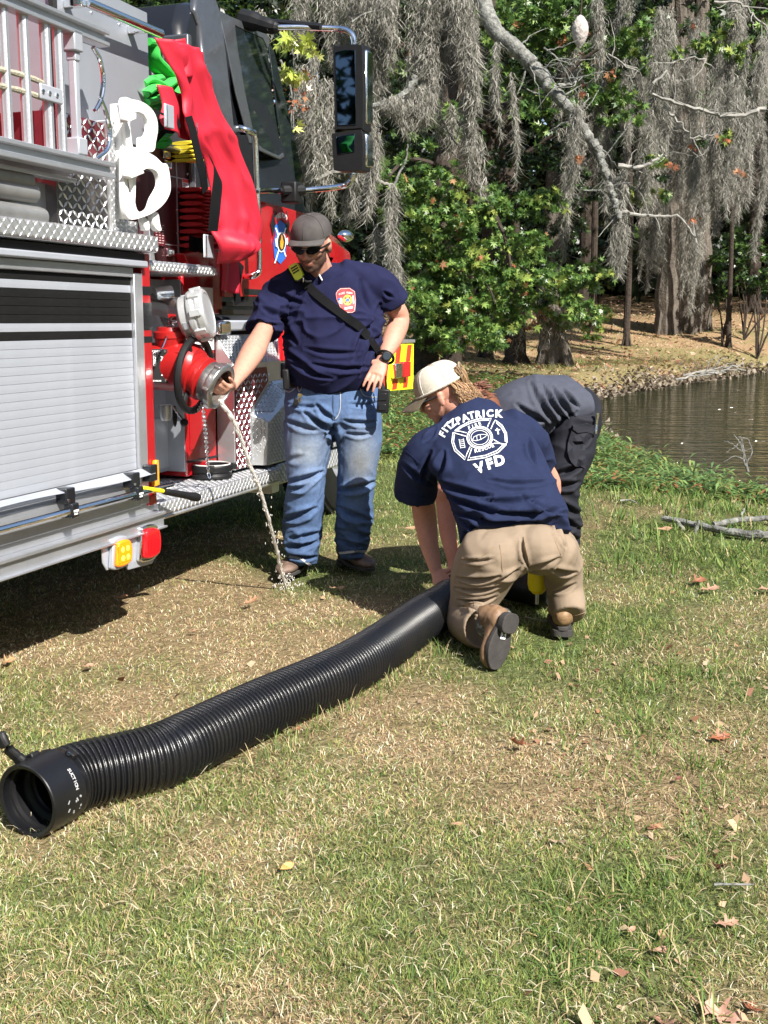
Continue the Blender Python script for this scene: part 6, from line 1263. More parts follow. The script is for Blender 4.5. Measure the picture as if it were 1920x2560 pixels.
# watch
wq = Vector(w1(964, 893, 5.415)); wd = (Vector(w1(956, 902, 5.41)) - Vector(w1(982, 845, 5.53))).normalized(); M = MB(); u_ = wd.orthogonal().normalized(); v_ = wd.cross(u_)
M.tube([wq + (u_ * math.cos(a) + v_ * math.sin(a)) * .040 for a in np.linspace(0, 6.283, 28, endpoint=False)], .007, 8, closed=True, flat=1); wt = M.build('wristwatch', rub, p1)
fd = Vector((.1, -1, .15)).normalized(); M = MB(); M.lathe([(.001, -.004), (.024, -.004), (.025, .003), (.021, .008), (.018, .0085), (.001, .0085)], wq + fd * .040, fd, 24); M.build('watch_case', rub, wt); M = MB(); M.lathe([(.017, 0), (.017, .001), (.001, .001)], wq + fd * .0488, fd, 24); M.build('watch_face', glass, wt)
# radio strap across the chest, speaker mic, belt radio, keys, phone pouch
strip_on(bv1, [(640, 715), (700, 785), (860, 925), (960, 1005), (1080, 1085), (1180, 1190), (1275, 1340)], .0205, 'radio_strap', strapm, p1, c5, .013)
strip_on(bv1, [(545, 640), (600, 690), (650, 730)], .018, 'radio_strap', strapm, p1, c5, .01)
lime = mat('lime_plastic', (.55, .75, .04), .4); mh = hit(bv1, *c5(612, 690), .03); mic = empty('speaker_microphone', tuple(mh[0]), 'lime green speaker microphone clipped high on the standing man\'s chest', 'radio')
Mz = Vector((-.25, -.93, .28)).normalized(); Mu = Vector((-.35, .2, .92)); Mu = (Mu - Mz * Mu.dot(Mz)).normalized(); Mu = (Matrix.Rotation(.15, 3, Mz) @ Mu); Mr = Mu.cross(Mz); MM = Matrix((Mr, Mu, Mz)).transposed()
def micp(name, pts, z0, z1, m, par, bev=.003): M = MB(); M.prism(pts, lambda x, y: MM @ Vector((x, y, z0)), lambda x, y: MM @ Vector((x, y, z1))); return M.build(name, m, par, bev)
mb_ = micp('shell', [(-.026, .036), (-.014, .044), (.020, .040), (.028, .026), (.026, -.030), (.014, -.044), (-.012, -.044), (-.024, -.034)], -.012, .014, lime, mic, .005)
for k in range(3): micp('grille_slot', [(-.016, .026 - .013 * k), (.018, .026 - .013 * k), (.018, .019 - .013 * k), (-.016, .019 - .013 * k)], .0138, .0155, rub, mb_, 0)
micp('rubber_rim', [(-.028, -.036), (.028, -.036), (.014, -.050), (-.014, -.050)], -.014, .010, rub, mic); M = MB(); M.tube([MM @ Vector((.01, -.045, 0)), MM @ Vector((.02, -.07, .005)), MM @ Vector((.04, -.075, -.01))], .005, 6); M.build('cable', rub, mic); M = MB(); M.ell(MM @ Vector((.012, -.056, .01)), (.004, .004, .012)); M.build('clip', chrome, mic)
M = MB(); ph = hit(bv1, *c5(800, 705), .008); q0 = hit(bv1, *c5(787, 680), .012)[0]; q1 = hit(bv1, *c5(818, 732), .012)[0]; pen = empty('pen', tuple(q0), 'white tipped pen hanging at the standing man\'s collar', 'pen'); M.tube([(0, 0, 0), q1 - q0], [.004, .0035], 8); M.build('barrel', whtp, pen)
kh = hit(bvj, *c5b(640, 330), .012)[0]; ke = empty('key_ring', tuple(kh), 'silver carabiner with keys and black fob at the standing man\'s front pocket', 'keys')
def kp(x, y, o=.012): h = hit(bvj, *c5b(x, y), o); return h[0] - kh
M = MB(); c0_, c1_ = kp(640, 315), kp(640, 395); M.tube([c0_ + (c1_ - c0_) * (.5 - .5 * math.cos(a)) + Vector((.010 * math.sin(a), -.002, 0)) for a in np.linspace(0, 6.283, 20, endpoint=False)], .0024, 6, closed=True); M.build('carabiner', chrome, ke)
M = MB(); a = kp(612, 485, .016); M.obox(a, (.024, .014, .036), Matrix.Rotation(.15, 3, 'Y')); M.build('key_fob', rub, ke, .004)
for k in range(4): M = MB(); a = kp(636 + 6 * k, 455, .014 + .003 * k); M.obox(a, (.008, .0015, .032), Matrix.Rotation(.2 - .15 * k, 3, 'Y') @ Matrix.Rotation(.5 * k, 3, 'Z')); M.lathe([(.008, 0), (.008, .0015), (.001, .0015)], a + Vector((0, 0, .02)), (0, 1, 0), 10); M.build('key', mat('brass', (.6, .45, .2), .3, metal=1) if k % 2 else chrome, ke)
rp_ = W(958, 1002, 5.36); ra = empty('belt_radio', tuple(rp_), 'black two-way radio in a belt pouch below the standing man\'s left hand', 'radio'); M = MB(); M.obox((0, 0, 0), (.058, .045, .115), Matrix.Rotation(.08, 3, 'Y')); rb_ = M.build('pouch', rub, ra, .006)
M = MB(); M.obox((-.004, -.024, .02), (.04, .006, .035), Matrix.Identity(3)); M.obox((-.004, -.024, -.03), (.035, .006, .03), Matrix.Identity(3)); M.build('keypad', blk, rb_, .002, kind='stuff'); M = MB(); M.tube([(.0, .0, .055), (-.012, .01, .10)], [.011, .009], 10); M.build('volume_knob', rub, ra); M = MB(); M.tube([(.015, .015, .05), (.012, .02, .10), (.012, .02, .12)], [.006, .005, .004], 8); M.build('antenna', rub, ra)
pq = W(716, 948, 5.42); pc = empty('phone_pouch', tuple(pq), 'narrow black pouch on the standing man\'s right hip', 'pouch'); M = MB(); M.obox((0, 0, 0), (.032, .07, .10), Matrix.Rotation(-.05, 3, 'Y')); M.build('case', rub, pc, .008)
# chest badge
badge_red = mat('badge_red', (.55, .04, .045), .6); bg = p1
def b5(x, y): return c5(x, y)
def dcl(bv, me, name, m, parent, off, fm, cuts=1): return decal(bv, me, fm, name, m, parent, off, cuts)
B0 = [(940, 820), (965, 800), (1040, 795), (1085, 825), (1093, 900), (1085, 985), (1060, 1000), (1000, 1003), (965, 960), (935, 890), (928, 845)]
def offs(P, k): c = np.mean(P, 0); return [tuple(c + (np.array(p) - c) * k) for p in P]
bdg = dcl(bv1, poly(B0), 'chest_badge', mat('badge_pink_rim', (.75, .35, .33), .6), p1, .003, b5, 3); dcl(bv1, poly(offs(B0, .93)), 'badge_field', badge_red, bdg, .0042, b5, 3)
dcl(bv1, poly([(1022 + 38 * math.cos(a), 898 + 46 * math.sin(a)) for a in np.linspace(0, 6.28, 20, endpoint=False)]), 'badge_disc', mat('badge_gold', (.75, .45, .06), .6), bdg, .0054, b5)
for k in range(4): a = k * math.pi / 2 + .78; dcl(bv1, poly([(1022 + 30 * math.cos(a + t) * s_, 898 + 36 * math.sin(a + t) * s_) for t, s_ in ((-.25, .55), (-.35, 1.0), (.35, 1.0), (.25, .55))]), 'badge_cross_arm', badge_red, bdg, .0066, b5)
dcl(bv1, poly([(1022 + 13 * math.cos(a), 898 + 15 * math.sin(a)) for a in np.linspace(0, 6.28, 12, endpoint=False)]), 'badge_centre', blue, bdg, .0066, b5); dcl(bv1, poly([(948, 880), (978, 882), (980, 935), (955, 925)]), 'badge_flag', whtp, bdg, .0066, b5); dcl(bv1, poly([(948, 880), (962, 881), (963, 900), (949, 898)]), 'badge_canton', blue, bdg, .0078, b5)
dcl(bv1, poly([(1000, 965), (1062, 955), (1066, 972), (1002, 984)]), 'badge_scroll', whtp, bdg, .0066, b5); dcl(bv1, poly([(1062, 860), (1072, 862), (1078, 925), (1066, 930)]), 'badge_ladder', whtp, bdg, .0066, b5)
for k, ch in enumerate('PIKE ROAD'):
    if ch != ' ': dcl(bv1, ltr(ch, 958 + 12 * k, 852 - 10 * math.sin(k / 8 * 3.14) - 12 * k / 8, 16, .1), 'badge_letter', whtp, bdg, .0066, b5, 0)

# ---------- person 3: bending behind, slate shirt and black trousers ----------
p3 = empty('person', tuple(G(1365, 1505)), 'person in slate grey shirt and black cargo trousers bent over behind the kneeling man', 'person'); L3_ = np.array(p3.location)
def w3(px, py, D): return tuple(W(px, py, D) - L3_)
M = MB(); H3 = headframe(w3(1205, 1045, 5.05), (-.75, -.1, -.65)); headmesh(M, H3, 1.0)
loft(M, [(w3(1290, 1030, 5.25), .09, .09), (w3(1240, 1040, 5.15), .065, .065), (w3(1215, 1045, 5.08), .06, .06)])
loft(M, [(w3(1245, 1070, 5.15), .06, .06), (w3(1160, 1150, 5.22), .052, .052), (w3(1112, 1228, 5.22), .045, .045), (w3(1112, 1260, 5.22), .043, .043), (w3(1120, 1330, 5.15), .042, .038), (w3(1132, 1398, 5.04), .028, .024), (w3(1134, 1412, 5.02), .027, .021)])
wr = Vector(w3(1134, 1410, 5.02)); hand(M, wr, Vector(w3(1140, 1445, 4.93)) - wr, (.1, -.3, -.9), (1, 0, 0), curl=(.5, .5, .4))
loft(M, [(w3(1380, 1030, 5.25), .12, .1), (w3(1280, 1040, 5.2), .12, .1)])
me = fuse(M, .005, 2); V, N = vn(me); tn = bodytint(V, (.62, .30, .21)); q = V - np.array(H3[0]); hh = (np.linalg.norm(q, axis=1) < .16) & ((q @ np.array(H3[1])) < .05); tn[hh] = np.array([.16, .06, .03]); set_tint(me, tn.clip(0, 1)); finish(me, 'body', skinm, p3)
hairm_ = mat('auburn_hair', (.15, .06, .03), .55, attr=True); blond = mat('golden_brown_hair', (.35, .2, .09), .5, attr=True)
def hairlocks(name, H, parent, m, n, fn, cols, seed, w=.0035):
    rg_ = np.random.default_rng(seed); M = MB(); T_ = []
    for k in range(n):
        P = crom(fn(rg_), 4); rad = np.linspace(w, w * .3, len(P)); M.tube([tuple(p) for p in P], list(rad), 5); c = np.array(cols[rg_.integers(0, len(cols))]) * rg_.uniform(.7, 1.3); T_ += [c] * (len(P) * 5)
    me = M.mesh(name); set_tint(me, np.array(T_)); me.polygons.foreach_set('use_smooth', [True] * len(me.polygons)); o = link(name, me, m, parent); o['kind'] = 'stuff'; return o
def f3(r):
    c, f, u, rr = H3; a = r.uniform(-1.4, 1.4); c = np.array(c); f = np.array(f); u = np.array(u); rr = np.array(rr); s0 = c + rr * .08 * math.sin(a) + u * (.115 * math.cos(a) ** .5 + .02) - f * r.uniform(-.02, .09)
    return [s0 + r.normal(0, .004, 3), s0 - f * .02 + rr * .010 * math.sin(a) - u * .006, s0 - f * .04 + rr * .01 * math.sin(a) - u * .022 + r.normal(0, .004, 3)]
hairlocks('hair', H3, p3, hairm_, 170, f3, [(.16, .055, .03), (.10, .04, .02), (.22, .09, .05)], 3, .005)
M = MB(); up = (0, 1, .0)
loft(M, [(w3(1452, 1008, 5.27), .18, .085), (w3(1425, 1010, 5.26), .19, .125), (w3(1380, 1008, 5.25), .195, .135), (w3(1320, 1015, 5.22), .20, .135), (w3(1270, 1030, 5.2), .20, .12), (w3(1235, 1050, 5.18), .16, .09)], up, n=5, round0=.1)
loft(M, [(w3(1290, 1050, 5.1), .10, .10), (w3(1310, 1095, 5.05), .095, .09), (w3(1325, 1120, 5.04), .088, .085)], (0, 1, 0), round1=.05)
loft(M, [(w3(1260, 1050, 5.25), .10, .10), (w3(1190, 1110, 5.25), .09, .09)], (0, 1, 0), round1=.05)
me = fuse(M, .008, 3)
def s3(V):
    d = folds(V, (5, 5, 5), .012, 70, 1.2, 3)
    d = d + crz(V, _N, [((1380, 965), (1440, 1050), .014, .012), ((1355, 960), (1425, 1060), .013, .012), ((1325, 955), (1400, 1070), .012, .014), ((1405, 970), (1450, 1020), .012, .010), ((1290, 1010), (1375, 1060), .012, .014), ((1330, 1075), (1440, 1030), .012, .012), ((1345, 1095), (1420, 1050), .01, .012)], L3_, .8) * 1.6
    return d
displace(me, s3); sh3 = finish(me, 't_shirt', greysh, p3)
M = MB(); loft(M, [(w3(1420, 1015, 5.27), .165, .12), (w3(1440, 1040, 5.26), .175, .125), (w3(1438, 1080, 5.25), .16, .11)], (0, 1, 0), n=4, round0=.1)
loft(M, [(w3(1437, 1050, 5.17), .10, .115), (w3(1428, 1120, 5.15), .10, .108), (w3(1405, 1200, 5.10), .088, .095), (w3(1398, 1240, 5.09), .08, .09), (w3(1405, 1300, 5.12), .082, .09), (w3(1402, 1370, 5.12), .08, .085), (w3(1398, 1430, 5.08), .078, .082), (w3(1388, 1490, 5.03), .07, .075)], (0, 1, 0), n=4, round1=.02)
loft(M, [(w3(1425, 1050, 5.38), .10, .11), (w3(1400, 1140, 5.42), .095, .10), (w3(1350, 1230, 5.40), .085, .09), (w3(1330, 1330, 5.45), .078, .08), (w3(1300, 1430, 5.40), .07, .075)], (0, 1, 0), n=4, round1=.02)
me = fuse(M, .008, 2)
def t3f(V):
    d = folds(V, (5, 5, 12), .014, 80, 1.2)
    d = d + crz(V, _N, [((1370, 1190), (1455, 1160), .016, .014), ((1380, 1215), (1450, 1205), .016, .013), ((1390, 1250), (1460, 1290), .014, .014), ((1390, 1330), (1455, 1350), .012, .013), ((1400, 1290), (1455, 1325), .012, .012), ((1395, 1400), (1450, 1385), .012, .012), ((1430, 1120), (1480, 1090), .01, .012)], L3_, .8) * 1.6
    return d
displace(me, t3f); tr3 = finish(me, 'cargo_trousers', blkp, p3); bv3 = bvh_of(tr3)
def patch(bv, pts, name, m, parent, f, off, th=.004, cuts=3):
    me = poly(pts); o = decal(bv, me, lambda x, y: f(x, y), name, m, parent, off, cuts); md = o.modifiers.new('t', 'SOLIDIFY'); md.thickness = th; md.offset = 0; return o
patch(bv3, [(1300, 560), (1400, 540), (1440, 560), (1430, 640), (1380, 700), (1380, 860), (1290, 830), (1265, 720)], 'cargo_pocket', blkp, p3, c6, .010, .012)
patch(bv3, [(1295, 560), (1400, 545), (1395, 610), (1330, 615), (1300, 590)], 'pocket_flap', blkp, p3, c6, .020, .006)
fl_ = W(1491, 1057, 5.08); fe = empty('torch', tuple(fl_), 'slim silver torch clipped to the trouser pocket of the bending person', 'torch'); M = MB(); M.lathe([(.001, -.05), (.008, -.05), (.009, -.03), (.008, -.028), (.008, .02), (.011, .03), (.011, .046), (.001, .046)], (0, 0, 0), (.05, 0, 1), 14); M.build('tube', chrome, fe)
boot(p3, tuple(np.array(G(1392, 1500)) - L3_ + np.array([0, .06, .02])), tuple(np.array(G(1335, 1512)) - L3_ + np.array([0, .0, .02])), (0, 0, 1), leath, tint=(.10, .105, .11), name='shoe', sh=.15)
boot(p3, tuple(np.array(G(1300, 1450)) - L3_ + np.array([0, .06, .02])), tuple(np.array(G(1240, 1460)) - L3_ + np.array([0, .0, .02])), (0, 0, 1), leath, tint=(.10, .105, .11), name='shoe', sh=.15)

# ---------- person 2: kneeling, back to the camera ----------
p2 = empty('person', tuple(G(1300, 1620)), 'kneeling person in tan mesh cap, printed navy t-shirt and khaki trousers', 'person'); L2_ = np.array(p2.location)
def w2(px, py, D): return tuple(W(px, py, D) - L2_)
M = MB(); H2 = headframe(w2(1106, 985, 4.87), (-.84, .30, -.46), (-.05, -.12, 1)); headmesh(M, H2, 1.05)
loft(M, [(w2(1190, 1055, 4.8), .085, .08), (w2(1160, 1030, 4.83), .066, .066), (w2(1125, 1005, 4.86), .062, .062)])
loft(M, [(w2(1070, 1150, 4.76), .05, .05), (w2(1050, 1205, 4.82), .058, .058), (w2(1058, 1262, 4.86), .054, .054), (w2(1064, 1305, 4.87), .052, .05), (w2(1074, 1365, 4.84), .042, .038), (w2(1088, 1420, 4.80), .029, .025), (w2(1092, 1432, 4.79), .028, .021)])
wr = Vector(w2(1091, 1428, 4.795)); hand(M, wr, Vector(w2(1106, 1458, 4.74)) - wr, (.35, .5, -.75), (.85, .25, .2), curl=(.35, .45, .35), spread=.3, thumb=(.25, 1.0, .0))
loft(M, [(w2(1310, 1085, 4.8), .06, .06), (w2(1352, 1165, 4.9), .052, .052), (w2(1378, 1225, 4.97), .046, .046), (w2(1340, 1320, 5.0), .04, .036), (w2(1270, 1400, 4.98), .028, .024), (w2(1262, 1408, 4.975), .027, .021)])
wr = Vector(w2(1262, 1408, 4.975)); hand(M, wr, Vector(w2(1225, 1440, 4.93)) - wr, (-.1, -.3, -.9), (-.4, -.8, .1), curl=(.5, .5, .4))
loft(M, [(w2(1286, 1325, 4.4), .17, .1), (w2(1195, 1110, 4.72), .18, .1)])
me = fuse(M, .005, 2); V, N = vn(me); set_tint(me, bodytint(V, (.60, .30, .215)).clip(0, 1)); finish(me, 'body', skinm, p2)
glasses(H2, p2, 1.05)
tanm = clothmat('tan_cap_front', (.33, .26, .18), .2); meshm = mat('cream_mesh', (.66, .6, .5), .9, var=.15, vscale=90, bump=.002, bscale=350); ct = cap_hat('trucker_cap', H2, meshm, p2, clothmat('olive_brim', (.16, .13, .09), .2), s=1.07, brim_len=.085, ht=.128)
c, f, u, r = H2; M = MB()     # tan front panels lie over the mesh crown
nu, nv = 22, 12; V = []
for j in range(nv + 1):
    th = j / nv * 1.35; zz = math.sin(th) * .100 + .028; rr = max(math.cos(th) ** .62, .02)
    for i in range(nu + 1): a = math.pi / 2 + (i / nu - .5) * 1.75; V.append(c + (r * math.cos(a) * .0905 * rr + f * (math.sin(a) * .1135 * rr - .008) + u * (zz + .001)) * 1.07)
M.add(V, [(j * (nu + 1) + i, j * (nu + 1) + i + 1, (j + 1) * (nu + 1) + i + 1, (j + 1) * (nu + 1) + i) for j in range(nv) for i in range(nu)]); M.build('front_panel', tanm, ct, smooth=60)
M = MB(); M.tube([c + (r * math.cos(a) * .090 + f * (math.sin(a) * .113 - .008) + u * .034) * 1.07 for a in np.linspace(0, 6.283, 40, endpoint=False)], .0045, 6, closed=True); M.build('sweatband', meshm, ct)
M = MB(); R = []
for k in range(13): a = -math.pi / 2 + (k / 12 - .5) * .9; R.append(c + (r * math.cos(a) * .092 + f * (math.sin(a) * .115 - .008) + u * (.034 + .05 * math.sin(k / 12 * math.pi))) * 1.07)
M.tube(R, .004, 6); M.build('back_opening', tanm, ct)
def f2(rg_):
    cc_, ff, uu, rr_ = [np.array(x) for x in H2]; a = rg_.uniform(.5, 2.64); s0 = cc_ - ff * (.095 * abs(math.sin(a)) ** .7 + .012) + rr_ * .085 * math.cos(a) + uu * rg_.uniform(-.045, .04)
    L = rg_.uniform(.4, .85) * (.6 + .5 * abs(math.sin(a))); dn = np.array([.65, -.1, -.55]) * .10 * L
    w_ = rg_.uniform(0, 6); cu = lambda q: np.array([.3, .2, .9]) * .008 * math.sin(w_ + q * 5); return [s0] + [s0 + np.array([.02, -.015, -.02]) * min(1, q * 3) + dn * q + cu(q) + rg_.normal(0, .0025, 3) for q in (.2, .4, .6, .8, 1.0, 1.15)]
hairlocks('hair', H2, p2, blond, 800, f2, [(.30, .17, .08), (.22, .12, .055), (.15, .08, .04), (.38, .24, .12)], 9, .0026)
def f2b(rg_):
    cc_, ff, uu, rr_ = [np.array(x) for x in H2]; s0 = cc_ - ff * rg_.uniform(.07, .11) * 1.05 + rr_ * rg_.uniform(-.05, .05) + uu * rg_.uniform(.045, .085)
    return [s0, s0 + np.array([.012, -.01, .006]), s0 + np.array([.03, -.012, -.02]), s0 + np.array([.035, -.01, -.05])]
hairlocks('hair', H2, p2, blond, 60, f2b, [(.25, .15, .07), (.16, .10, .05)], 10, .004)
# shirt
M = MB(); sv = (1, .05, .13)
loft(M, [(w2(1289, 1338, 4.36), .226, .158), (w2(1281, 1300, 4.42), .226, .150), (w2(1250, 1215, 4.50), .225, .135), (w2(1218, 1150, 4.60), .230, .13), (w2(1195, 1105, 4.70), .222, .12), (w2(1185, 1068, 4.77), .165, .105), (w2(1180, 1038, 4.81), .13, .09), (w2(1175, 1025, 4.83), .08, .075)], sv, n=5, round0=.05, round1=.3)
loft(M, [(w2(1130, 1105, 4.72), .105, .10), (w2(1075, 1130, 4.72), .098, .095), (w2(1048, 1172, 4.76), .093, .093), (w2(1038, 1240, 4.82), .092, .088)], (1, 0, 0), round1=.02)
loft(M, [(w2(1270, 1080, 4.74), .105, .10), (w2(1312, 1095, 4.77), .09, .09), (w2(1338, 1130, 4.83), .08, .08), (w2(1352, 1163, 4.88), .07, .07)], (1, 0, 0), round1=.02)
me = fuse(M, .007, 3)
def s2(V):
    d = folds(V, (3.5, 3.5, 8), .009, 90, 1.6, 3.5) * (1 - .75 * np.exp(-(np.linalg.norm(V - np.array(w2(1200, 1110, 4.55)), axis=1) / .16) ** 2))
    d = d + crz(V, _N, [((1115, 1235), (1290, 1290), .013, .014), ((1130, 1280), (1330, 1300), .012, .012), ((1095, 1205), (1230, 1240), .012, .016), ((1160, 1330), (1300, 1330), .010, .010), ((1200, 1250), (1360, 1240), .010, .013), ((1250, 1280), (1410, 1270), .010, .012), ((1220, 1200), (1380, 1200), .008, .012), ((1090, 1200), (1110, 1130), .012, .016), ((1080, 1130), (1060, 1210), .010, .014), ((1320, 1090), (1340, 1160), .010, .012), ((1150, 1300), (1260, 1345), .010, .012), ((1010, 1160), (1090, 1215), .008, .014), ((1300, 1240), (1425, 1285), .009, .010), ((1060, 1105), (1090, 1070), .007, .012)], L2_, .75) * 1.8
    return d
displace(me, s2); hh_ = np.array(w2(1038, 1238, 4.82)); dish(me, [(hh_, hh_ - np.array(w2(1044, 1150, 4.75)), .095, .03), (w2(1352, 1163, 4.88), np.array(w2(1352, 1163, 4.88)) - np.array(w2(1338, 1130, 4.83)), .07, .02)])
shirt2 = finish(me, 't_shirt', navy2, p2); bv2 = bvh_of(shirt2)
dseam = clothmat('navy_seam', (.012, .018, .06), .1)
strip_on(bv2, [(150, 735), (210, 790), (265, 840), (300, 900)], .0015, 'shoulder_seam', dseam, p2, c6, .001)
strip_on(bv2, [(560, 1392), (700, 1385), (900, 1330), (1100, 1265), (1260, 1195)], .0013, 'hem_stitching', dseam, p2, c6, .001); strip_on(bv2, [(85, 1018), (180, 1038), (280, 1058), (345, 1058)], .0013, 'sleeve_stitching', dseam, p2, c6, .001)
# back print
prt = empty('back_print', (0, 0, 0)); bpy.data.objects.remove(prt)
pm = mat('white_screen_print', (.72, .74, .76), .75, var=.12, vscale=60)
ring = decal(bv2, stroke([(662 + 86 * math.cos(a), 650 + 74 * math.sin(a)) for a in np.linspace(0, 6.283, 40, endpoint=False)], 9, True), c6, 'print_ring', pm, p2, .003)
def pr(me, name='print_line', cuts=1): return decal(bv2, me, c6, name, pm, p2, .003, cuts)
for rx, ry, w_ in ((74, 62, 4), (60, 49, 4)): pr(stroke([(662 + rx * math.cos(a), 650 + ry * math.sin(a)) for a in np.linspace(0, 6.283, 36, endpoint=False)], w_, True), 'print_ring')
for P in ([(490, 603), (525, 575), (590, 540), (660, 520), (742, 520), (722, 560), (715, 580)], [(508, 600), (545, 575), (600, 550), (665, 532), (728, 530)], [(490, 603), (530, 607), (572, 618)],
          [(768, 530), (815, 565), (845, 620), (850, 680), (838, 702), (800, 690), (755, 662)], [(768, 530), (752, 560), (738, 592)], [(775, 548), (808, 578), (835, 625), (838, 680)],
          [(845, 698), (790, 752), (700, 788), (578, 806), (592, 770), (608, 722)], [(826, 698), (780, 740), (700, 773), (596, 790)], [(845, 698), (800, 690), (760, 690)],
          [(478, 615), (470, 680), (490, 740), (560, 803), (575, 760), (597, 712)], [(488, 628), (482, 680), (500, 730), (558, 785)], [(478, 615), (520, 628), (568, 640)]): pr(stroke(P, 6.5))
for P in ([(612, 668), (622, 645), (655, 630), (690, 628), (712, 632), (700, 645), (672, 662), (640, 672), (612, 668)], [(640, 634), (645, 668)], [(665, 630), (670, 662)]): pr(stroke(P, 4))
for k in range(5): pr(stroke([(522 + k * 2, 668 + k * 13), (552 + k * 2, 665 + k * 13)], 4))
pr(stroke([(520, 660), (532, 725)], 4)); pr(stroke([(550, 655), (562, 720)], 4)); pr(stroke([(782, 585), (790, 628)], 10)); pr(stroke([(768, 600), (802, 596)], 7))
L_ = [('F', 408, 628, 62), ('I', 425, 598, 56), ('T', 449, 574, 50), ('Z', 478, 553, 38), ('P', 517, 535, 30), ('A', 562, 516, 22), ('T', 605, 500, 15), ('R', 650, 493, 8), ('I', 688, 488, 5), ('C', 732, 486, 4), ('K', 790, 488, -2)]
for ch, x, y, a in L_: pr(ltr(ch, x, y, 50 if ch != 'K' else 54, math.radians(a), .06), 'print_letter', 0)
for ch, x, y, a in (('V', 662, 860, 20), ('F', 731, 834, 16), ('D', 797, 811, 12)): pr(ltr(ch, x, y, 72, math.radians(a), .065), 'print_letter', 0)
for k, ch in enumerate('FIRE'): pr(ltr(ch, 590 + 24 * k, 584 - 9 * k, 26, .32, .03), 'print_letter', 0)
for k, ch in enumerate('RESCUE'): pr(ltr(ch, 636 + 23 * k, 742 - 6.5 * k + (-4 if k > 3 else 0), 27, .28, .035), 'print_letter', 0)
# trousers
M = MB(); loft(M, [(w2(1286, 1330, 4.43), .188, .09), (w2(1290, 1360, 4.36), .20, .105), (w2(1292, 1385, 4.32), .19, .12), (w2(1300, 1395, 4.32), .12, .09)], sv, n=4, round0=.05)
M.ell(w2(1240, 1385, 4.29), (.110, .11, .095)); M.ell(w2(1345, 1368, 4.30), (.108, .11, .09))
loft(M, [(w2(1235, 1380, 4.30), .13, .13), (w2(1208, 1430, 4.36), .128, .12), (w2(1185, 1490, 4.42), .10, .11), (w2(1168, 1530, 4.45), .082, .09)], (1, 0, 0), n=4)
loft(M, [(w2(1165, 1535, 4.50), .08, .08), (w2(1172, 1555, 4.38), .085, .085), (w2(1190, 1566, 4.28), .083, .085), (w2(1208, 1572, 4.19), .075, .082)], (.8, .3, .5), n=4, round1=.02)
loft(M, [(w2(1350, 1375, 4.36), .115, .10), (w2(1385, 1375, 4.55), .095, .10), (w2(1402, 1385, 4.75), .085, .09)], (1, 0, 0), n=4)
loft(M, [(w2(1402, 1385, 4.75), .08, .085), (w2(1405, 1430, 4.64), .080, .086), (w2(1414, 1480, 4.54), .076, .082), (w2(1423, 1538, 4.46), .069, .076)], (1, 0, 0), n=4, round1=.02)
loft(M, [(w2(1378, 1375, 4.38), .10, .095), (w2(1405, 1415, 4.50), .088, .09), (w2(1412, 1470, 4.54), .078, .08)], (1, 0, 0), n=4)
me = fuse(M, .007, 2)
def k2(V):
    d = folds(V, (7, 7, 9), .0065, 100, 1.1)
    d = d + crz(V, _N, [((1150, 1400), (1240, 1395), .008, .009), ((1140, 1445), (1250, 1440), .010, .010), ((1138, 1470), (1250, 1465), .009, .009), ((1145, 1500), (1240, 1490), .012, .010), ((1150, 1515), (1250, 1520), .014, .009), ((1305, 1345), (1322, 1420), .009, .010), ((1322, 1420), (1400, 1395), .008, .012), ((1250, 1450), (1300, 1420), .010, .010), ((1385, 1300), (1415, 1370), .008, .009), ((1375, 1420), (1440, 1430), .010, .012), ((1380, 1480), (1440, 1460), .007, .012), ((1180, 1530), (1230, 1530), .010, .010)], L2_, .75) * 1.8
    return d
displace(me, k2); V, N = vn(me); tn = np.tile(np.array([.245, .188, .135]), (len(V), 1)) * (1 + .16 * fbm(V * 7, 101, 3))[:, None]; dirt = sstep(.2, .03, V[:, 2]) * sstep(-.2, .2, fbm(V * 8, 103, 2)); tn = tn + (np.array([.2, .14, .09]) - tn) * (dirt * .6)[:, None]; set_tint(me, tn.clip(0, 1))
ah = np.array(w2(1208, 1572, 4.19)); dish(me, [(ah, ah - np.array(w2(1190, 1566, 4.28)), .078, .05)]); kh2 = finish(me, 'trousers', khaki, p2); bvk = bvh_of(kh2)
tan2 = clothmat('khaki_seam', (.27, .19, .12), .1)
strip_on(bvk, [(965, 255), (985, 350), (1005, 440), (1000, 470)], .0016, 'seat_seam', tan2, p2, c7, .001); strip_on(bvk, [(800, 310), (815, 420), (820, 550)], .0014, 'side_seam', tan2, p2, c7, .001)
strip_on(bvk, [(540, 400), (620, 420), (700, 370), (760, 320)], .0014, 'pocket_seam', tan2, p2, c7, .001); strip_on(bvk, [(1140, 180), (1180, 280), (1220, 380)], .0014, 'pocket_seam', tan2, p2, c7, .001); strip_on(bvk, [(1150, 185), (1220, 180), (1300, 170)], .0014, 'pocket_seam', tan2, p2, c7, .001)
strip_on(bvk, [(1165, 800), (1250, 800), (1330, 795), (1390, 775)], .0014, 'hem_stitching', tan2, p2, c7, .001); strip_on(bvk, [(475, 545), (520, 600), (620, 690), (625, 730)], .0014, 'knee_seam', tan2, p2, c7, .001)
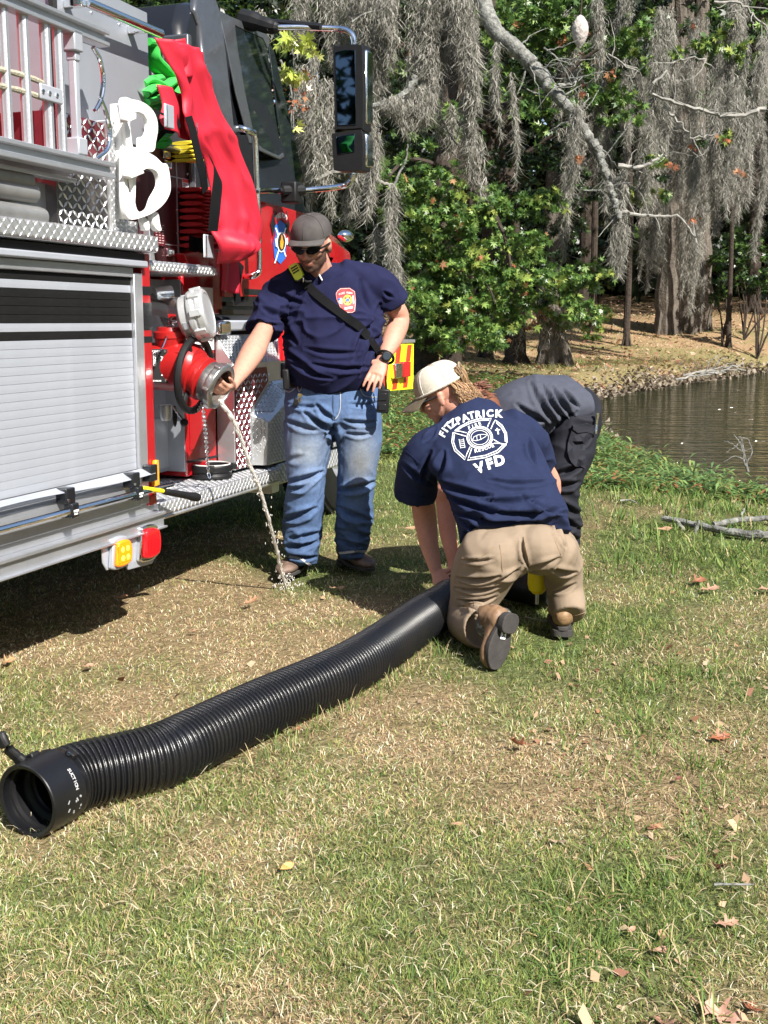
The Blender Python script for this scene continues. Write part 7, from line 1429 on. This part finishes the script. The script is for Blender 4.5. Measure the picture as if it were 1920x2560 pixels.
# boots
sh_ = Vector(w2(1268, 1552, 4.075)); tt_ = Vector(w2(1243, 1672, 4.03)); b_r = boot(p2, tuple(Vector(w2(1270, 1538, 4.05))), tuple(Vector(w2(1238, 1672, 4.02))), (-.52, .80, .2), leath, tint=(.22, .13, .07), width=1.12, sh=.05)
M = MB(); loft(M, [(w2(1262, 1548, 4.10), .047, .04), (w2(1240, 1556, 4.15), .05, .048), (w2(1215, 1566, 4.19), .052, .052)], (0, .2, 1), round0=.5); me = fuse(M, .006, 2); V, N = vn(me); pat = np.where(np.abs(np.sin(V[:, 2] * 95 + V[:, 0] * 60)) * np.abs(np.sin(V[:, 2] * 95 - V[:, 0] * 60)) < .12, 1.0, 0)[:, None]; set_tint(me, np.array([.10, .095, .085]) * (1 - pat) + np.array([.34, .33, .28]) * pat); finish(me, 'boot_shaft', leath, p2)
M = MB(); h0 = Vector(w2(1270, 1538, 4.05)); t0 = Vector(w2(1238, 1672, 4.02)); dd_ = (t0 - h0).normalized(); uu_ = Vector((-.52, .80, .2)); uu_ = (uu_ - dd_ * uu_.dot(dd_)).normalized(); ss_ = dd_.cross(uu_); cst = h0 + dd_ * (t0 - h0).length * .36 - uu_ * .001; M.obox(cst, (.026, .036, .002), Matrix((ss_, dd_, uu_)).transposed()); tg_ = M.build('sole_sticker', whtp, p2, .0)
M = MB(); M.obox(cst - uu_ * .0016, (.004, .022, .001), Matrix((ss_, dd_, uu_)).transposed() @ Matrix.Rotation(.6, 3, 'Z')); M.obox(cst - uu_ * .0016, (.004, .022, .001), Matrix((ss_, dd_, uu_)).transposed() @ Matrix.Rotation(-.6, 3, 'Z')); M.build('sticker_mark', dark, p2, smooth=0, kind='stuff')
boot(p2, tuple(np.array(G(1408, 1605)) - L2_ + np.array([0, .02, .04])), tuple(np.array(G(1408, 1605)) - L2_ + np.array([.03, .30, .03])), (0, 0, 1), leath, tint=(.30, .18, .09), sh=.17, width=1.2)
# ================= HOSE, WATER, SMALL THINGS =================
def zat(x, y): return float(terr(np.array([x]), np.array([y]))[0])
HR = .095
hc_px = [(92, 1980), (190, 1952), (388, 1893), (486, 1850), (648, 1772), (833, 1690), (943, 1627), (1053, 1549), (1111, 1512), (1165, 1470)]
P = np.array([G(x, y, HR + .004) for x, y in hc_px]); P[0] = (-.914, 2.755, HR + .004); P[1] = (-.838, 2.875, HR + .004); P = crom(P, 40)
seg = np.linalg.norm(np.diff(P, axis=0), axis=1); cl = np.concatenate([[0], np.cumsum(seg)]); total = cl[-1]
hose = empty('suction_hose', tuple(P[0]), 'long fat black corrugated suction hose lying across the grass', 'hose'); h0 = P[0]
def hpt(s): return np.array([np.interp(s, cl, P[:, k]) for k in range(3)])
pitch = .0172; ss = []; rr = []; prof = [(0, -.008), (.16, -.0075), (.27, -.002), (.38, .0024), (.5, .0032), (.62, .0024), (.73, -.002), (.84, -.0075)]
s = .088
while s < total - .02:
    for a, b in prof: ss.append(s + a * pitch); rr.append(HR + b - .003)
    s += pitch
R = []; seg_ = 44
for s_, r_ in zip(ss, rr):
    c = hpt(s_); t = hpt(min(s_ + .02, total)) - hpt(s_ - .02); t /= np.linalg.norm(t); u = np.cross(t, [0, 0, 1]); u /= np.linalg.norm(u); w = np.cross(u, t)
    R.append([tuple(c - h0 + (u * math.cos(a) + w * math.sin(a)) * r_) for a in np.linspace(0, 2 * math.pi, seg_, endpoint=False)])
hm = mat('hose_rubber', (.005, .0055, .008), .27, col2=(.010, .0095, .0095), vscale=6, bump=.0006, bscale=160, spec=.55)
M = MB(); M.rings(R, cap=False); M.build('corrugated_sleeve', hm, hose, smooth=80, fixn=False)
M = MB(); R2 = []
for s_ in np.arange(.0, .9, .004):
    c = hpt(s_ + .02); t = hpt(s_ + .05) - hpt(s_); t /= np.linalg.norm(t); u = np.cross(t, [0, 0, 1]); u /= np.linalg.norm(u); w = np.cross(u, t); r_ = HR - .012 + .002 * math.sin(s_ / pitch * 3.14)
    R2.append([tuple(c - h0 + (u * math.cos(a) + w * math.sin(a)) * r_) for a in np.linspace(0, 2 * math.pi, 30, endpoint=False)])
M.rings(R2, cap=False).build('inner_wall', mat('hose_inside', (.03, .034, .03), .4), hose, smooth=80, fixn=False)
ax = hpt(.06) - hpt(0); ax = Vector(ax).normalized()
M = MB(); M.lathe([(.088, -.045), (.098, -.05), (.101, -.046), (.102, .02), (.103, .065), (.1, .07), (.097, .074), (.094, .095), (.078, .098), (.078, .06), (.085, .05), (.090, .02), (.090, -.03), (.088, -.045)], (0, 0, 0), ax, 48, False)
cpl = M.build('coupling', mat('black_coupling', (.007, .007, .0085), .36, var=.3, vscale=12, spec=.5), hose, .002)
M = MB(); M.lathe([(.0905, -.02), (.083, -.018), (.082, -.006), (.0905, .0)], (0, 0, 0), ax, 40, False); M.build('gasket', rub, cpl)
uu = ax.orthogonal().normalized(); ww = ax.cross(uu); up_ = Vector((0, 0, 1)); up_ = (up_ - ax * up_.dot(ax)).normalized(); rt_ = ax.cross(up_)
def lever(ang, flare, name='locking_lever'):
    d = up_ * math.cos(ang) + rt_ * math.sin(ang); tg = rt_ * math.cos(ang) - up_ * math.sin(ang); b = d * .100 + ax * .0; M = MB(); pts = [b - ax * .01, b + d * .02 - ax * .02, b + d * (.05) * flare - ax * .035, b + d * .078 * flare - ax * .040, b + d * .1 * flare - ax * .036]
    M.tube(crom(pts, 4), [.021, .020, .020, .018, .018, .019, .017, .018, .017, .019, .018, .020, .019, .020, .018, .018, .012], 10, flat=.7, up=tuple(d - ax * .3)); o = M.build(name, rub, cpl, .004); M = MB(); M.obox(b + ax * .02, (.05, .03, .02), Matrix((tg, ax, d)).transposed()); M.build('lever_hinge', rub, cpl, .004)
lever(-.5, .95); lever(math.pi + .0, .35)
d = up_ * math.cos(.45) + rt_ * math.sin(.45); M = MB(); tg = rt_ * math.cos(.45) - up_ * math.sin(.45); M.obox(d * .105 + ax * .075, (.030, .02, .02), Matrix((tg, ax, d)).transposed()); M.build('lug', rub, cpl, .003); M = MB(); M.lathe([(.006, 0), (.006, .003), (.001, .003)], d * .112 + ax * .064 , -ax, 8); M.build('lug_bolt', chrome, cpl)
for word, s0, sz, a0 in (('SUCTION', .035, .014, -1.05), ('HOSE', .012, .012, -1.12), ('150 MM', -.004, .010, -1.05)):
    if word != 'SUCTION': continue
    for k, ch in enumerate(word):
        a = .80 + k * .085; d = up_ * math.cos(a) + rt_ * math.sin(a); tg = rt_ * math.cos(a) - up_ * math.sin(a); me = text2d(ch, sz, .0004, .0006); Mx = Matrix((-tg, -ax * -1, d)).transposed().to_4x4(); X = tg; Y = d.cross(X); Mx = Matrix((X, Y, d)).transposed().to_4x4(); Mx.translation = d * .1028 + ax * s0; me.transform(Mx); link('printed_letter', me, mat('worn_print', (.4, .4, .4), .7), cpl)
M = MB(); rq = random.Random(3)
for k in range(9): a = 1.75 + rq.uniform(-.2, .2); d = up_ * math.cos(a) + rt_ * math.sin(a); M.obox(d * .1022 + ax * rq.uniform(.0, .05), (rq.uniform(.003, .012), rq.uniform(.002, .006), .001), Matrix((rt_ * math.cos(a) - up_ * math.sin(a), ax, d)).transposed() @ Matrix.Rotation(rq.uniform(-1, 1), 3, 'Z'))
M.build('scuff', mat('pale_scuff', (.3, .3, .3), .9), cpl, smooth=0, kind='stuff')
# yellow handled mallet and black strainer under the kneeling man
q = W(1344, 1432, 4.66); ym = empty('float_handle', tuple(q), 'rounded yellow handle end hanging between the kneeling man\'s legs', 'tool'); M = MB()
M.lathe([(.001, -.095), (.022, -.091), (.038, -.074), (.044, -.048), (.042, 0), (.038, .05), (.034, .12), (.001, .12)], (0, 0, 0), (-.03, 0, 1), 24); M.build('yellow_grip', mat('yellow_plastic', (.85, .68, .01), .35), ym); M = MB(); M.tube([(0, 0, -.08), (0, 0, -.14)], .008, 8); M.build('stem', alu, ym)
q = G(1285, 1478, .06); st = empty('strainer', tuple(q), 'black strainer end of the hose in the shade behind the kneeling man', 'strainer'); M = MB(); M.lathe([(.001, -.2), (.06, -.2), (.075, -.17), (.075, .1), (.065, .14), (.001, .14)], (0, 0, .03), (-.4, .3, .02), 24); M.build('strainer_body', rub, st)
M = MB(); M.lathe([(.076, -.12), (.078, -.1), (.076, -.08)], (0, 0, .03), (-.4, .3, .02), 24); M.build('strainer_band', rub, st)
# water falling from the coupling
wmat = mat('falling_water', (.93, .90, .84), .12, transmission=.62, ior=1.33, spec=.8); 
wp = [(548, 1000, 4.72), (575, 1037, 4.74), (598, 1084, 4.78), (618, 1144, 4.84), (640, 1200, 4.90), (655, 1240, 4.95), (672, 1300, 5.02), (688, 1360, 5.12), (702, 1420, 5.22), (716, 1474, 5.32)]
Pw = crom([W(*p) for p in wp], 10); wo = empty('water_jet', tuple(Pw[0]), 'thin stream of water pouring from the coupling onto the grass', 'water'); n = len(Pw); rg = np.random.default_rng(4)
for k, (ph, am, r0) in enumerate(((0, .0035, .0085), (2.1, .005, .0065), (4.2, .0065, .0042))):
    M = MB(); pts = []; rad = []
    for i in range(n):
        t = i / (n - 1); pts.append(tuple(Pw[i] - Pw[0] + np.array([math.cos(ph + i * .42), math.sin(ph + i * .42) * .6, math.sin(i * .9 + k) * .3]) * am * (1 - .35 * t))); rad.append(r0 * (1 - .35 * t) * (1 + .35 * math.sin(i * 1.3 + k * 2) + .15 * rg.normal()))
    M.tube(pts, [max(r, .003) for r in rad], 8); M.build('strand', wmat, wo, smooth=80)
M = MB()
for k in range(70):
    t = rg.random() ** .5; c = Pw[int(t * (n - 1))] - Pw[0] + rg.normal(0, .018, 3); M.ell(c, (.0025, .0025, .005), None, 6, 4)
c = Pw[-1] - Pw[0]
for k in range(90): a = rg.random() * 6.28; r_ = rg.random() * .09; M.ell((c[0] + math.cos(a) * r_, c[1] + math.sin(a) * r_, c[2] + .01 + rg.random() * .09 * (1 - r_ / .1)), (.003, .003, .0045), None, 6, 4)
M.build('droplets', wmat, wo, smooth=80, kind='stuff')
# ---- fallen branches and sticks ----
def stick(name, label, pts, r0, r1, m, subs=(), cat='branch', dz=.02, group=None):
    P = [G(x, y, -.05) for x, y in pts]; P = [np.array([p[0], p[1], zat(p[0], p[1]) + dz]) for p in P]; b = P[0]; e = empty(name, tuple(b), label, cat, group); M = MB(); limb(M, [p - b for p in P], r0, r1, 10, 6, r0 * .18, len(pts)); M.build('stem', m, e)
    for sp_, h, a, c_ in subs:
        Q = [G(x, y, -.05) for x, y in sp_]; Q = [np.array([p[0], p[1], zat(p[0], p[1]) + dz + h * i]) for i, p in enumerate(Q)]; M = MB(); limb(M, [p - b for p in Q], a, c_, 8, 5, .002, 3); M.build('side_branch', m, e)
    return e
def up_sub(e, m, pts, D, r0, r1, name='side_branch'):
    b = np.array(e.location); M = MB(); limb(M, [W(x, y, D) - b for x, y in pts], r0, r1, 8, 5, .002, 5); M.build(name, m, e)
e = stick('fallen_branch', 'thick pale lichen covered branch lying at the lawn edge by the right side', [(1655, 1330), (1740, 1348), (1830, 1368), (1930, 1378), (2100, 1390)], .020, .030, lich, dz=.04)
D_ = G(1700, 1345, -.03)[1]; up_sub(e, lich, [(1732, 1350), (1738, 1330), (1748, 1300)], D_, .016, .010); up_sub(e, lich, [(1712, 1330), (1700, 1312), (1690, 1300)], D_ + .1, .014, .012)
stick('fallen_branch', 'slimmer forked grey branch lying just behind the thick pale one', [(1780, 1352), (1850, 1340), (1920, 1337), (2020, 1345)], .016, .02, lich, [([(1850, 1330), (1858, 1318)], .03, .01, .005)], dz=.05)
stick('fallen_branch', 'pale curved stick reaching into the pond water', [(1660, 1165), (1740, 1172), (1800, 1176), (1850, 1184)], .02, .012, palebark, dz=.05)
stick('fallen_branch', 'short pale stick half hidden in weeds nearest the water', [(1566, 1110), (1600, 1122), (1635, 1138)], .018, .012, palebark, dz=.06)
stick('fallen_branch', 'thin pale stick on the bank next to the black trousers', [(1475, 1130), (1510, 1134), (1545, 1146)], .013, .007, palebark, dz=.04)
stick('fallen_branch', 'bare pale stick pointing out behind the trouser pocket', [(1490, 1070), (1510, 1084)], .012, .008, palebark, dz=.08)
stick('twig', 'curled white twig on the lawn right of the black trousers', [(1548, 1280), (1570, 1278), (1592, 1286)], .008, .004, palebark, cat='twig', dz=.03)
stick('twig', 'straight grey twig on the grass near the bottom right leaves', [(1780, 2287), (1880, 2288)], .0035, .002, lich, cat='twig', dz=.03)
stick('twig', 'dead straw stalk bent beside the sole of the kneeling boot', [(1310, 1583), (1350, 1592), (1365, 1593)], .003, .002, palebark, cat='twig', dz=.03)
tw = empty('dead_twig', tuple(W(1865, 1180, 11.2)), 'bare dead twig with many forks standing out of the pond water', 'twig'); b = np.array(tw.location)
for q, (pp, r0, r1) in enumerate([([(1870, 1178), (1860, 1150), (1855, 1120), (1835, 1088)], .012, .004), ([(1865, 1160), (1880, 1130), (1870, 1100), (1845, 1092)], .008, .003), ([(1872, 1180), (1860, 1130), (1850, 1105), (1838, 1120), (1815, 1130)], .008, .003), ([(1860, 1140), (1858, 1115), (1850, 1092), (1860, 1105)], .006, .003), ([(1856, 1130), (1830, 1110), (1810, 1100)], .006, .003), ([(1862, 1150), (1835, 1140), (1810, 1155)], .006, .003), ([(1856, 1130), (1880, 1120)], .005, .002)]):
    M = MB(); limb(M, [W(x, y, 11.2) - b for x, y in pp], r0, r1, 6, 5, .004, q); M.build('fork', lich, tw)
for k, (px, py) in enumerate([(1765, 945), (1785, 940), (1800, 948), (1815, 942), (1750, 955)]):
    bq = G(px, py, -.2); e = empty('driftwood', tuple(bq), ['bleached stick sprawled on the far shore', 'forked bleached stick on the far shore left of its neighbours', 'leaning bleached stick on the far shore', 'bleached branch with upright tip on the far shore', 'small bleached stick at the left of the far shore pile'][k], 'driftwood'); M = MB()
    limb(M, [np.array((-.5, 0, .05)), np.array((0, .05, .15)), np.array((.45, 0, .12 + .1 * (k % 3)))], .025, .012, 7, 5, .02, k); limb(M, [np.array((0, .05, .15)), np.array((.1, 0, .4 - .05 * k)), np.array((.28, 0, .5 - .08 * k))], .015, .008, 6, 4, .01, k + 4); M.build('stem', palebark, e)
# ---- bank weeds: broad pointed leaves on stems ----
rg = np.random.default_rng(21)
def weeds(name, label, n, xr, lenr, hgt, cols, seed, wd=.12):
    rg = np.random.default_rng(seed); V = []; C = []
    x, y = xr(rg, n); z = terr(x, y); sd = pond_sd(x, y); k = sd > .02; x, y, z = x[k], y[k], z[k]; n = len(x)
    for s_ in range(7):
        az = rg.random(n) * 6.283; L = rg.uniform(*lenr, n); h = hgt * (s_ + .4) / 7 * rg.uniform(.5, 1.2, n); el = rg.uniform(-.1, .7, n)
        p = np.stack([x + rg.normal(0, .012, n), y + rg.normal(0, .012, n), z + h], -1); d = np.stack([np.cos(az) * np.cos(el), np.sin(az) * np.cos(el), np.sin(el)], -1); sv = np.stack([-np.sin(az), np.cos(az), az * 0], -1) * (L * wd)[:, None]
        m = p + d * (L * .45)[:, None]; t = p + d * L[:, None] - np.array([0, 0, 1]) * (L * .25)[:, None]; V.append(np.stack([p, m + sv, t, m - sv], 1)); C.append(np.asarray(cols)[rg.integers(0, len(cols), n)] * rg.uniform(.7, 1.3, n)[:, None])
    V = np.concatenate(V).reshape(-1, 3); C = np.repeat(np.concatenate(C), 4, 0); Q = np.arange(len(V)).reshape(-1, 4)
    return tag(link(name, npmesh(name, V, quads=Q, tint=C), leafm), label, 'weeds', kind='stuff')
def bank(rg, n, lo, hi):
    k = rg.integers(0, 4, n); t = rg.random(n); A = POND[[12, 0, 1, 2]]; B2 = POND[[0, 1, 2, 3]]; p = A[k] + (B2[k] - A[k]) * t[:, None]; e = (B2 - A)[k]; nn = np.stack([-e[:, 1], e[:, 0]], -1); nn /= np.linalg.norm(nn, axis=1)[:, None]; s_ = rg.uniform(lo, hi, n); nn = np.where((nn[:, :1] > 0), -nn, nn); return p[:, 0] + nn[:, 0] * s_, p[:, 1] + nn[:, 1] * s_
WG = [(.13, .22, .07), (.18, .28, .09), (.09, .17, .06), (.22, .26, .08)]
weeds('bank_weeds', 'low leafy weeds and litter covering the near pond bank', 7500, lambda r, n: bank(r, n, .05, 3.3), (.06, .13), .10, WG * 3 + [(.3, .2, .08), (.25, .1, .05)], 31)
weeds('bank_weeds', 'taller willow leaved weeds at the water edge', 260, lambda r, n: bank(r, n, .1, 1.2), (.12, .2), .24, WG, 32, .08)
weeds('far_bank_weeds', 'thin weeds and leaf litter along the far shore', 900, lambda r, n: (lambda t: (6.4 + t * 13 + r.normal(0, .6, n) - 1.8, 24.8 + t * 6.8 + r.normal(0, .8, n) + .6))(r.random(n) * 1.0 - .2), (.05, .12), .10, [(.12, .2, .05), (.2, .17, .1), (.3, .18, .1)], 33)
# ---- leaves and litter on the ground ----
def flat_litter(name, label, x, y, sz, cols, seed, up=.5):
    rg = np.random.default_rng(seed); n = len(x); z = terr(x, y) + .012; s = rg.uniform(*sz, n); az = rg.random(n) * 6.283; tl = rg.normal(0, up, n); d = np.stack([np.cos(az), np.sin(az), tl * .4], -1); sv = np.stack([-np.sin(az), np.cos(az), rg.normal(0, up, n)], -1)
    p = np.stack([x, y, z], -1); V = np.stack([p, p + d * (s * .45)[:, None] + sv * (s * .28)[:, None], p + d * s[:, None] + np.array([0, 0, 1]) * (s * .2)[:, None], p + d * (s * .5)[:, None] - sv * (s * .3)[:, None]], 1).reshape(-1, 3)
    c = np.asarray(cols)[rg.integers(0, len(cols), n)] * rg.uniform(.7, 1.25, n)[:, None]
    return tag(link(name, npmesh(name, V, quads=np.arange(4 * n).reshape(-1, 4), tint=np.repeat(c, 4, 0)), drym), label, 'leaf litter', kind='stuff')
LC = [(.36, .23, .14), (.42, .28, .17), (.30, .15, .08), (.22, .10, .06), (.4, .29, .19)]
n = 15000; y = rg.uniform(19, 50, n); x = rg.uniform(-3, 24, n); k = pond_sd(x, y) > .4; flat_litter('leaf_litter', 'fallen leaves scattered on the bank beneath the mossy trees', x[k], y[k], (.06, .16), LC, 41)
x, y = bank(rg, 450, .3, 2.6); flat_litter('leaf_litter', 'dead leaves among the weeds of the near bank', x, y, (.05, .13), LC, 42, .8)
n = 150; y = rg.uniform(1.8, 4.4, n) ; x = y * rg.uniform(.12, .37, n); flat_litter('leaf_litter', 'crumbled leaf bits and thatch in the right foreground', x, y, (.012, .04), LC, 43, .8)
n = 90; y = rg.uniform(3, 12, n); x = y * rg.uniform(-.3, .35, n); flat_litter('leaf_litter', 'tiny leaf scraps sprinkled over the lawn', x, y, (.015, .045), LC, 44, .6)
n = 9000; k_ = rg.integers(0, 5, n); A_ = POND[[8, 9, 10, 11, 12]]; B_2 = POND[[9, 10, 11, 12, 0]]; t = rg.random(n); p = A_[k_] + (B_2[k_] - A_[k_]) * t[:, None]; x = p[:, 0] + rg.normal(-.25, .3, n); y = p[:, 1] + rg.normal(.1, .3, n)
flat_litter('shore_litter', 'grey brown debris and dead leaves lining the water edge', x, y, (.04, .13), [(.14, .11, .08), (.22, .18, .13), (.1, .075, .05), (.3, .24, .18)], 45, .9)
# straw: flat dead blades lying across the turf
n = 3600; t = rg.random(n); y = (1.6 ** -.6 + t * (8.5 ** -.6 - 1.6 ** -.6)) ** (-1 / .6); x = y * rg.uniform(-.42, .46, n); L = rg.uniform(.015, .06, n); az = rg.random(n) * 6.283; z = terr(x, y) + rg.uniform(.012, .03, n)
p = np.stack([x, y, z], -1); d = np.stack([np.cos(az), np.sin(az), rg.normal(0, .15, n)], -1); sv = np.stack([-np.sin(az), np.cos(az), az * 0], -1) * (.0006 + .0008 * rg.random(n))[:, None]; m1_ = p + d * (L * .5)[:, None] + np.array([0, 0, .006]); e1 = p + d * L[:, None]
V = np.stack([p - sv, p + sv, m1_ - sv, m1_ + sv, e1], 1).reshape(-1, 3); b = np.arange(n)[:, None] * 5
c = np.array([[.62, .52, .33], [.55, .42, .25], [.7, .62, .45]])[rg.integers(0, 3, n)]; tag(link('straw', npmesh('straw', V, b + np.array([[2, 3, 4]]), b + np.array([[0, 1, 3, 2]]), np.repeat(c, 5, 0)), bm_), 'dead straw stalks strewn over the mown turf', 'straw', kind='stuff')
# individual lobed leaves
LEAF = [(0, 0), (.12, .05), (.22, .20), (.18, .34), (.30, .16), (.44, .10), (.52, .30), (.60, .36), (.58, .14), (.74, .10), (.84, .22), (.86, .06), (1.0, 0)]
LEAF = LEAF + [(x, -y) for x, y in LEAF[-2:0:-1]]
SIMPLE = [(0, 0), (.15, .10), (.35, .20), (.6, .22), (.85, .12), (1, 0), (.85, -.12), (.6, -.22), (.35, -.2), (.15, -.1)]
def leaf(px, py, size, az, curl, tilt_, col, label, shape=LEAF, lift=.02, group=None):
    g = G(px, py, .02); e = 'fallen_leaf'; bm = bmesh.new(); vs = [bm.verts.new((x * size, y * size, 0)) for x, y in shape]; bm.faces.new(vs); bmesh.ops.triangulate(bm, faces=bm.faces); bmesh.ops.subdivide_edges(bm, edges=bm.edges, cuts=2, use_grid_fill=True)
    for v in bm.verts: x, y = v.co.x / size, v.co.y / size; v.co.z = size * (curl * (abs(y) * 1.3) ** 1.3 + curl * .5 * (x - .4) ** 2 * 1.5 + .04 * math.sin(x * 9 + y * 7))
    me = bpy.data.meshes.new(e); bm.to_mesh(me); bm.free(); mt = mat('leaf_%02d' % int(sum(col) * 100), col, .6, var=.3, vscale=40, trans=.15)
    o = link(e, me, mt); o.location = (g[0], g[1], zat(g[0], g[1]) + lift); o.rotation_euler = (tilt_[0], tilt_[1], az); md = o.modifiers.new('t', 'SOLIDIFY'); md.thickness = .0006
    M = MB(); M.tube([(-.18 * size, .02 * size, .01), (0, 0, .001), (.9 * size, 0, curl * size * .2 + .001)], [.0012, .0011, .0005], 5); M.build('stalk', mt, o)
    return tag(o, label, 'leaf', group)
BR = (.30, .11, .055); DB = (.20, .065, .045); TN = (.45, .28, .16); PK = (.46, .27, .18)
leaf(1325, 1870, .085, 3.6, .55, (.3, -.3), BR, 'curled rust brown oak leaf with raised lobes, standing in the mid lawn'); leaf(1775, 1845, .085, .5, .35, (.35, .1), (.36, .13, .06), 'copper oak leaf lying open on the right lawn, highest of the big brown ones')
leaf(1815, 2165, .085, 1.9, .6, (.2, .6), DB, 'dark maroon leaf folded upright near the right edge'); leaf(700, 2175, .048, .9, .25, (.5, .1), (.68, .40, .13), 'small ochre leaf standing alone in the grass below the hose', SIMPLE)
leaf(1790, 2310, .06, .3, .3, (.2, .1), PK, 'pinkish leaf beside the straight grey twig'); leaf(1650, 2345, .045, 1.2, .4, (.3, .1), TN, 'tan leaf half, upper of a pair at lower right', SIMPLE); leaf(1630, 2372, .05, .4, .3, (.1, .2), PK, 'pale tan leaf half, lower of a pair at lower right', SIMPLE)
leaf(1745, 2500, .09, -.5, .5, (.4, .2), (.58, .33, .24), 'long pinkish oak leaf lying at the bottom right corner'); leaf(1890, 2530, .06, 1.5, .4, (.2, .3), BR, 'brown leaf cut by the bottom right corner'); leaf(1690, 2555, .06, 2.2, .4, (.2, .3), (.4, .22, .15), 'brown leaf at the very bottom edge')
leaf(1128, 2068, .034, .2, .15, (.1, .1), TN, 'small flat tan leaf in the lawn right of center', SIMPLE, .03); leaf(610, 1512, .075, .4, .5, (.3, -.3), (.48, .25, .14), 'reddish tan leaf between the boots and the hose', LEAF, .03); leaf(288, 1502, .06, .3, .5, (.3, 0), (.50, .28, .16), 'tan leaf in front of the engine step shadow', SIMPLE, .03)
leaf(498, 1582, .05, 2.9, .3, (.1, .2), (.6, .36, .24), 'pinkish leaf on the straw left of the hose', SIMPLE, .03); leaf(210, 1677, .05, 1.0, .4, (.2, .1), PK, 'pinkish leaf low on the left straw patch', SIMPLE, .03); leaf(8, 1672, .08, 1.4, .5, (.3, .1), (.52, .3, .15), 'tan leaf cut by the left edge', LEAF, .03)
leaf(437, 1337, .09, 1.5, .5, (.5, .2), (.45, .27, .2), 'upright leaf in the engine shadow under the running board'); leaf(1012, 1325, .08, .1, .35, (.3, 0), TN, 'pale tan leaf on the grass left of the kneeling man\'s arm', SIMPLE, .04); leaf(830, 1478, .07, 0, .2, (.1, 0), TN, 'flat tan leaf on the grass below the standing man\'s boots', SIMPLE, .04)
leaf(735, 1825, .03, .8, .3, (.2, 0), BR, 'little brown leaf touching the lower edge of the hose', SIMPLE); leaf(1750, 1480, .11, .3, .3, (.2, 0), PK, 'pale leaf on the right lawn below the fallen branches', LEAF, .03); leaf(1895, 1480, .12, .1, .4, (.2, 0), PK, 'pale leaf by the right edge below the thick branch', LEAF, .03); leaf(1640, 1330, .10, 0, .3, (.3, 0), TN, 'tan leaf at the left tip of the thick pale branch', SIMPLE, .04)
leaf(1730, 1460, .12, .8, .5, (.3, .1), BR, 'rust leaf tuft on the right lawn', LEAF, .03); leaf(1690, 1950, .03, .8, .3, (.2, 0), DB, 'small dark leaf in the bare patch', SIMPLE); leaf(1570, 2325, .03, .8, .3, (.2, 0), PK, 'tiny pale leaf left of the tan pair', SIMPLE)
M = MB()
for k in range(14): pass
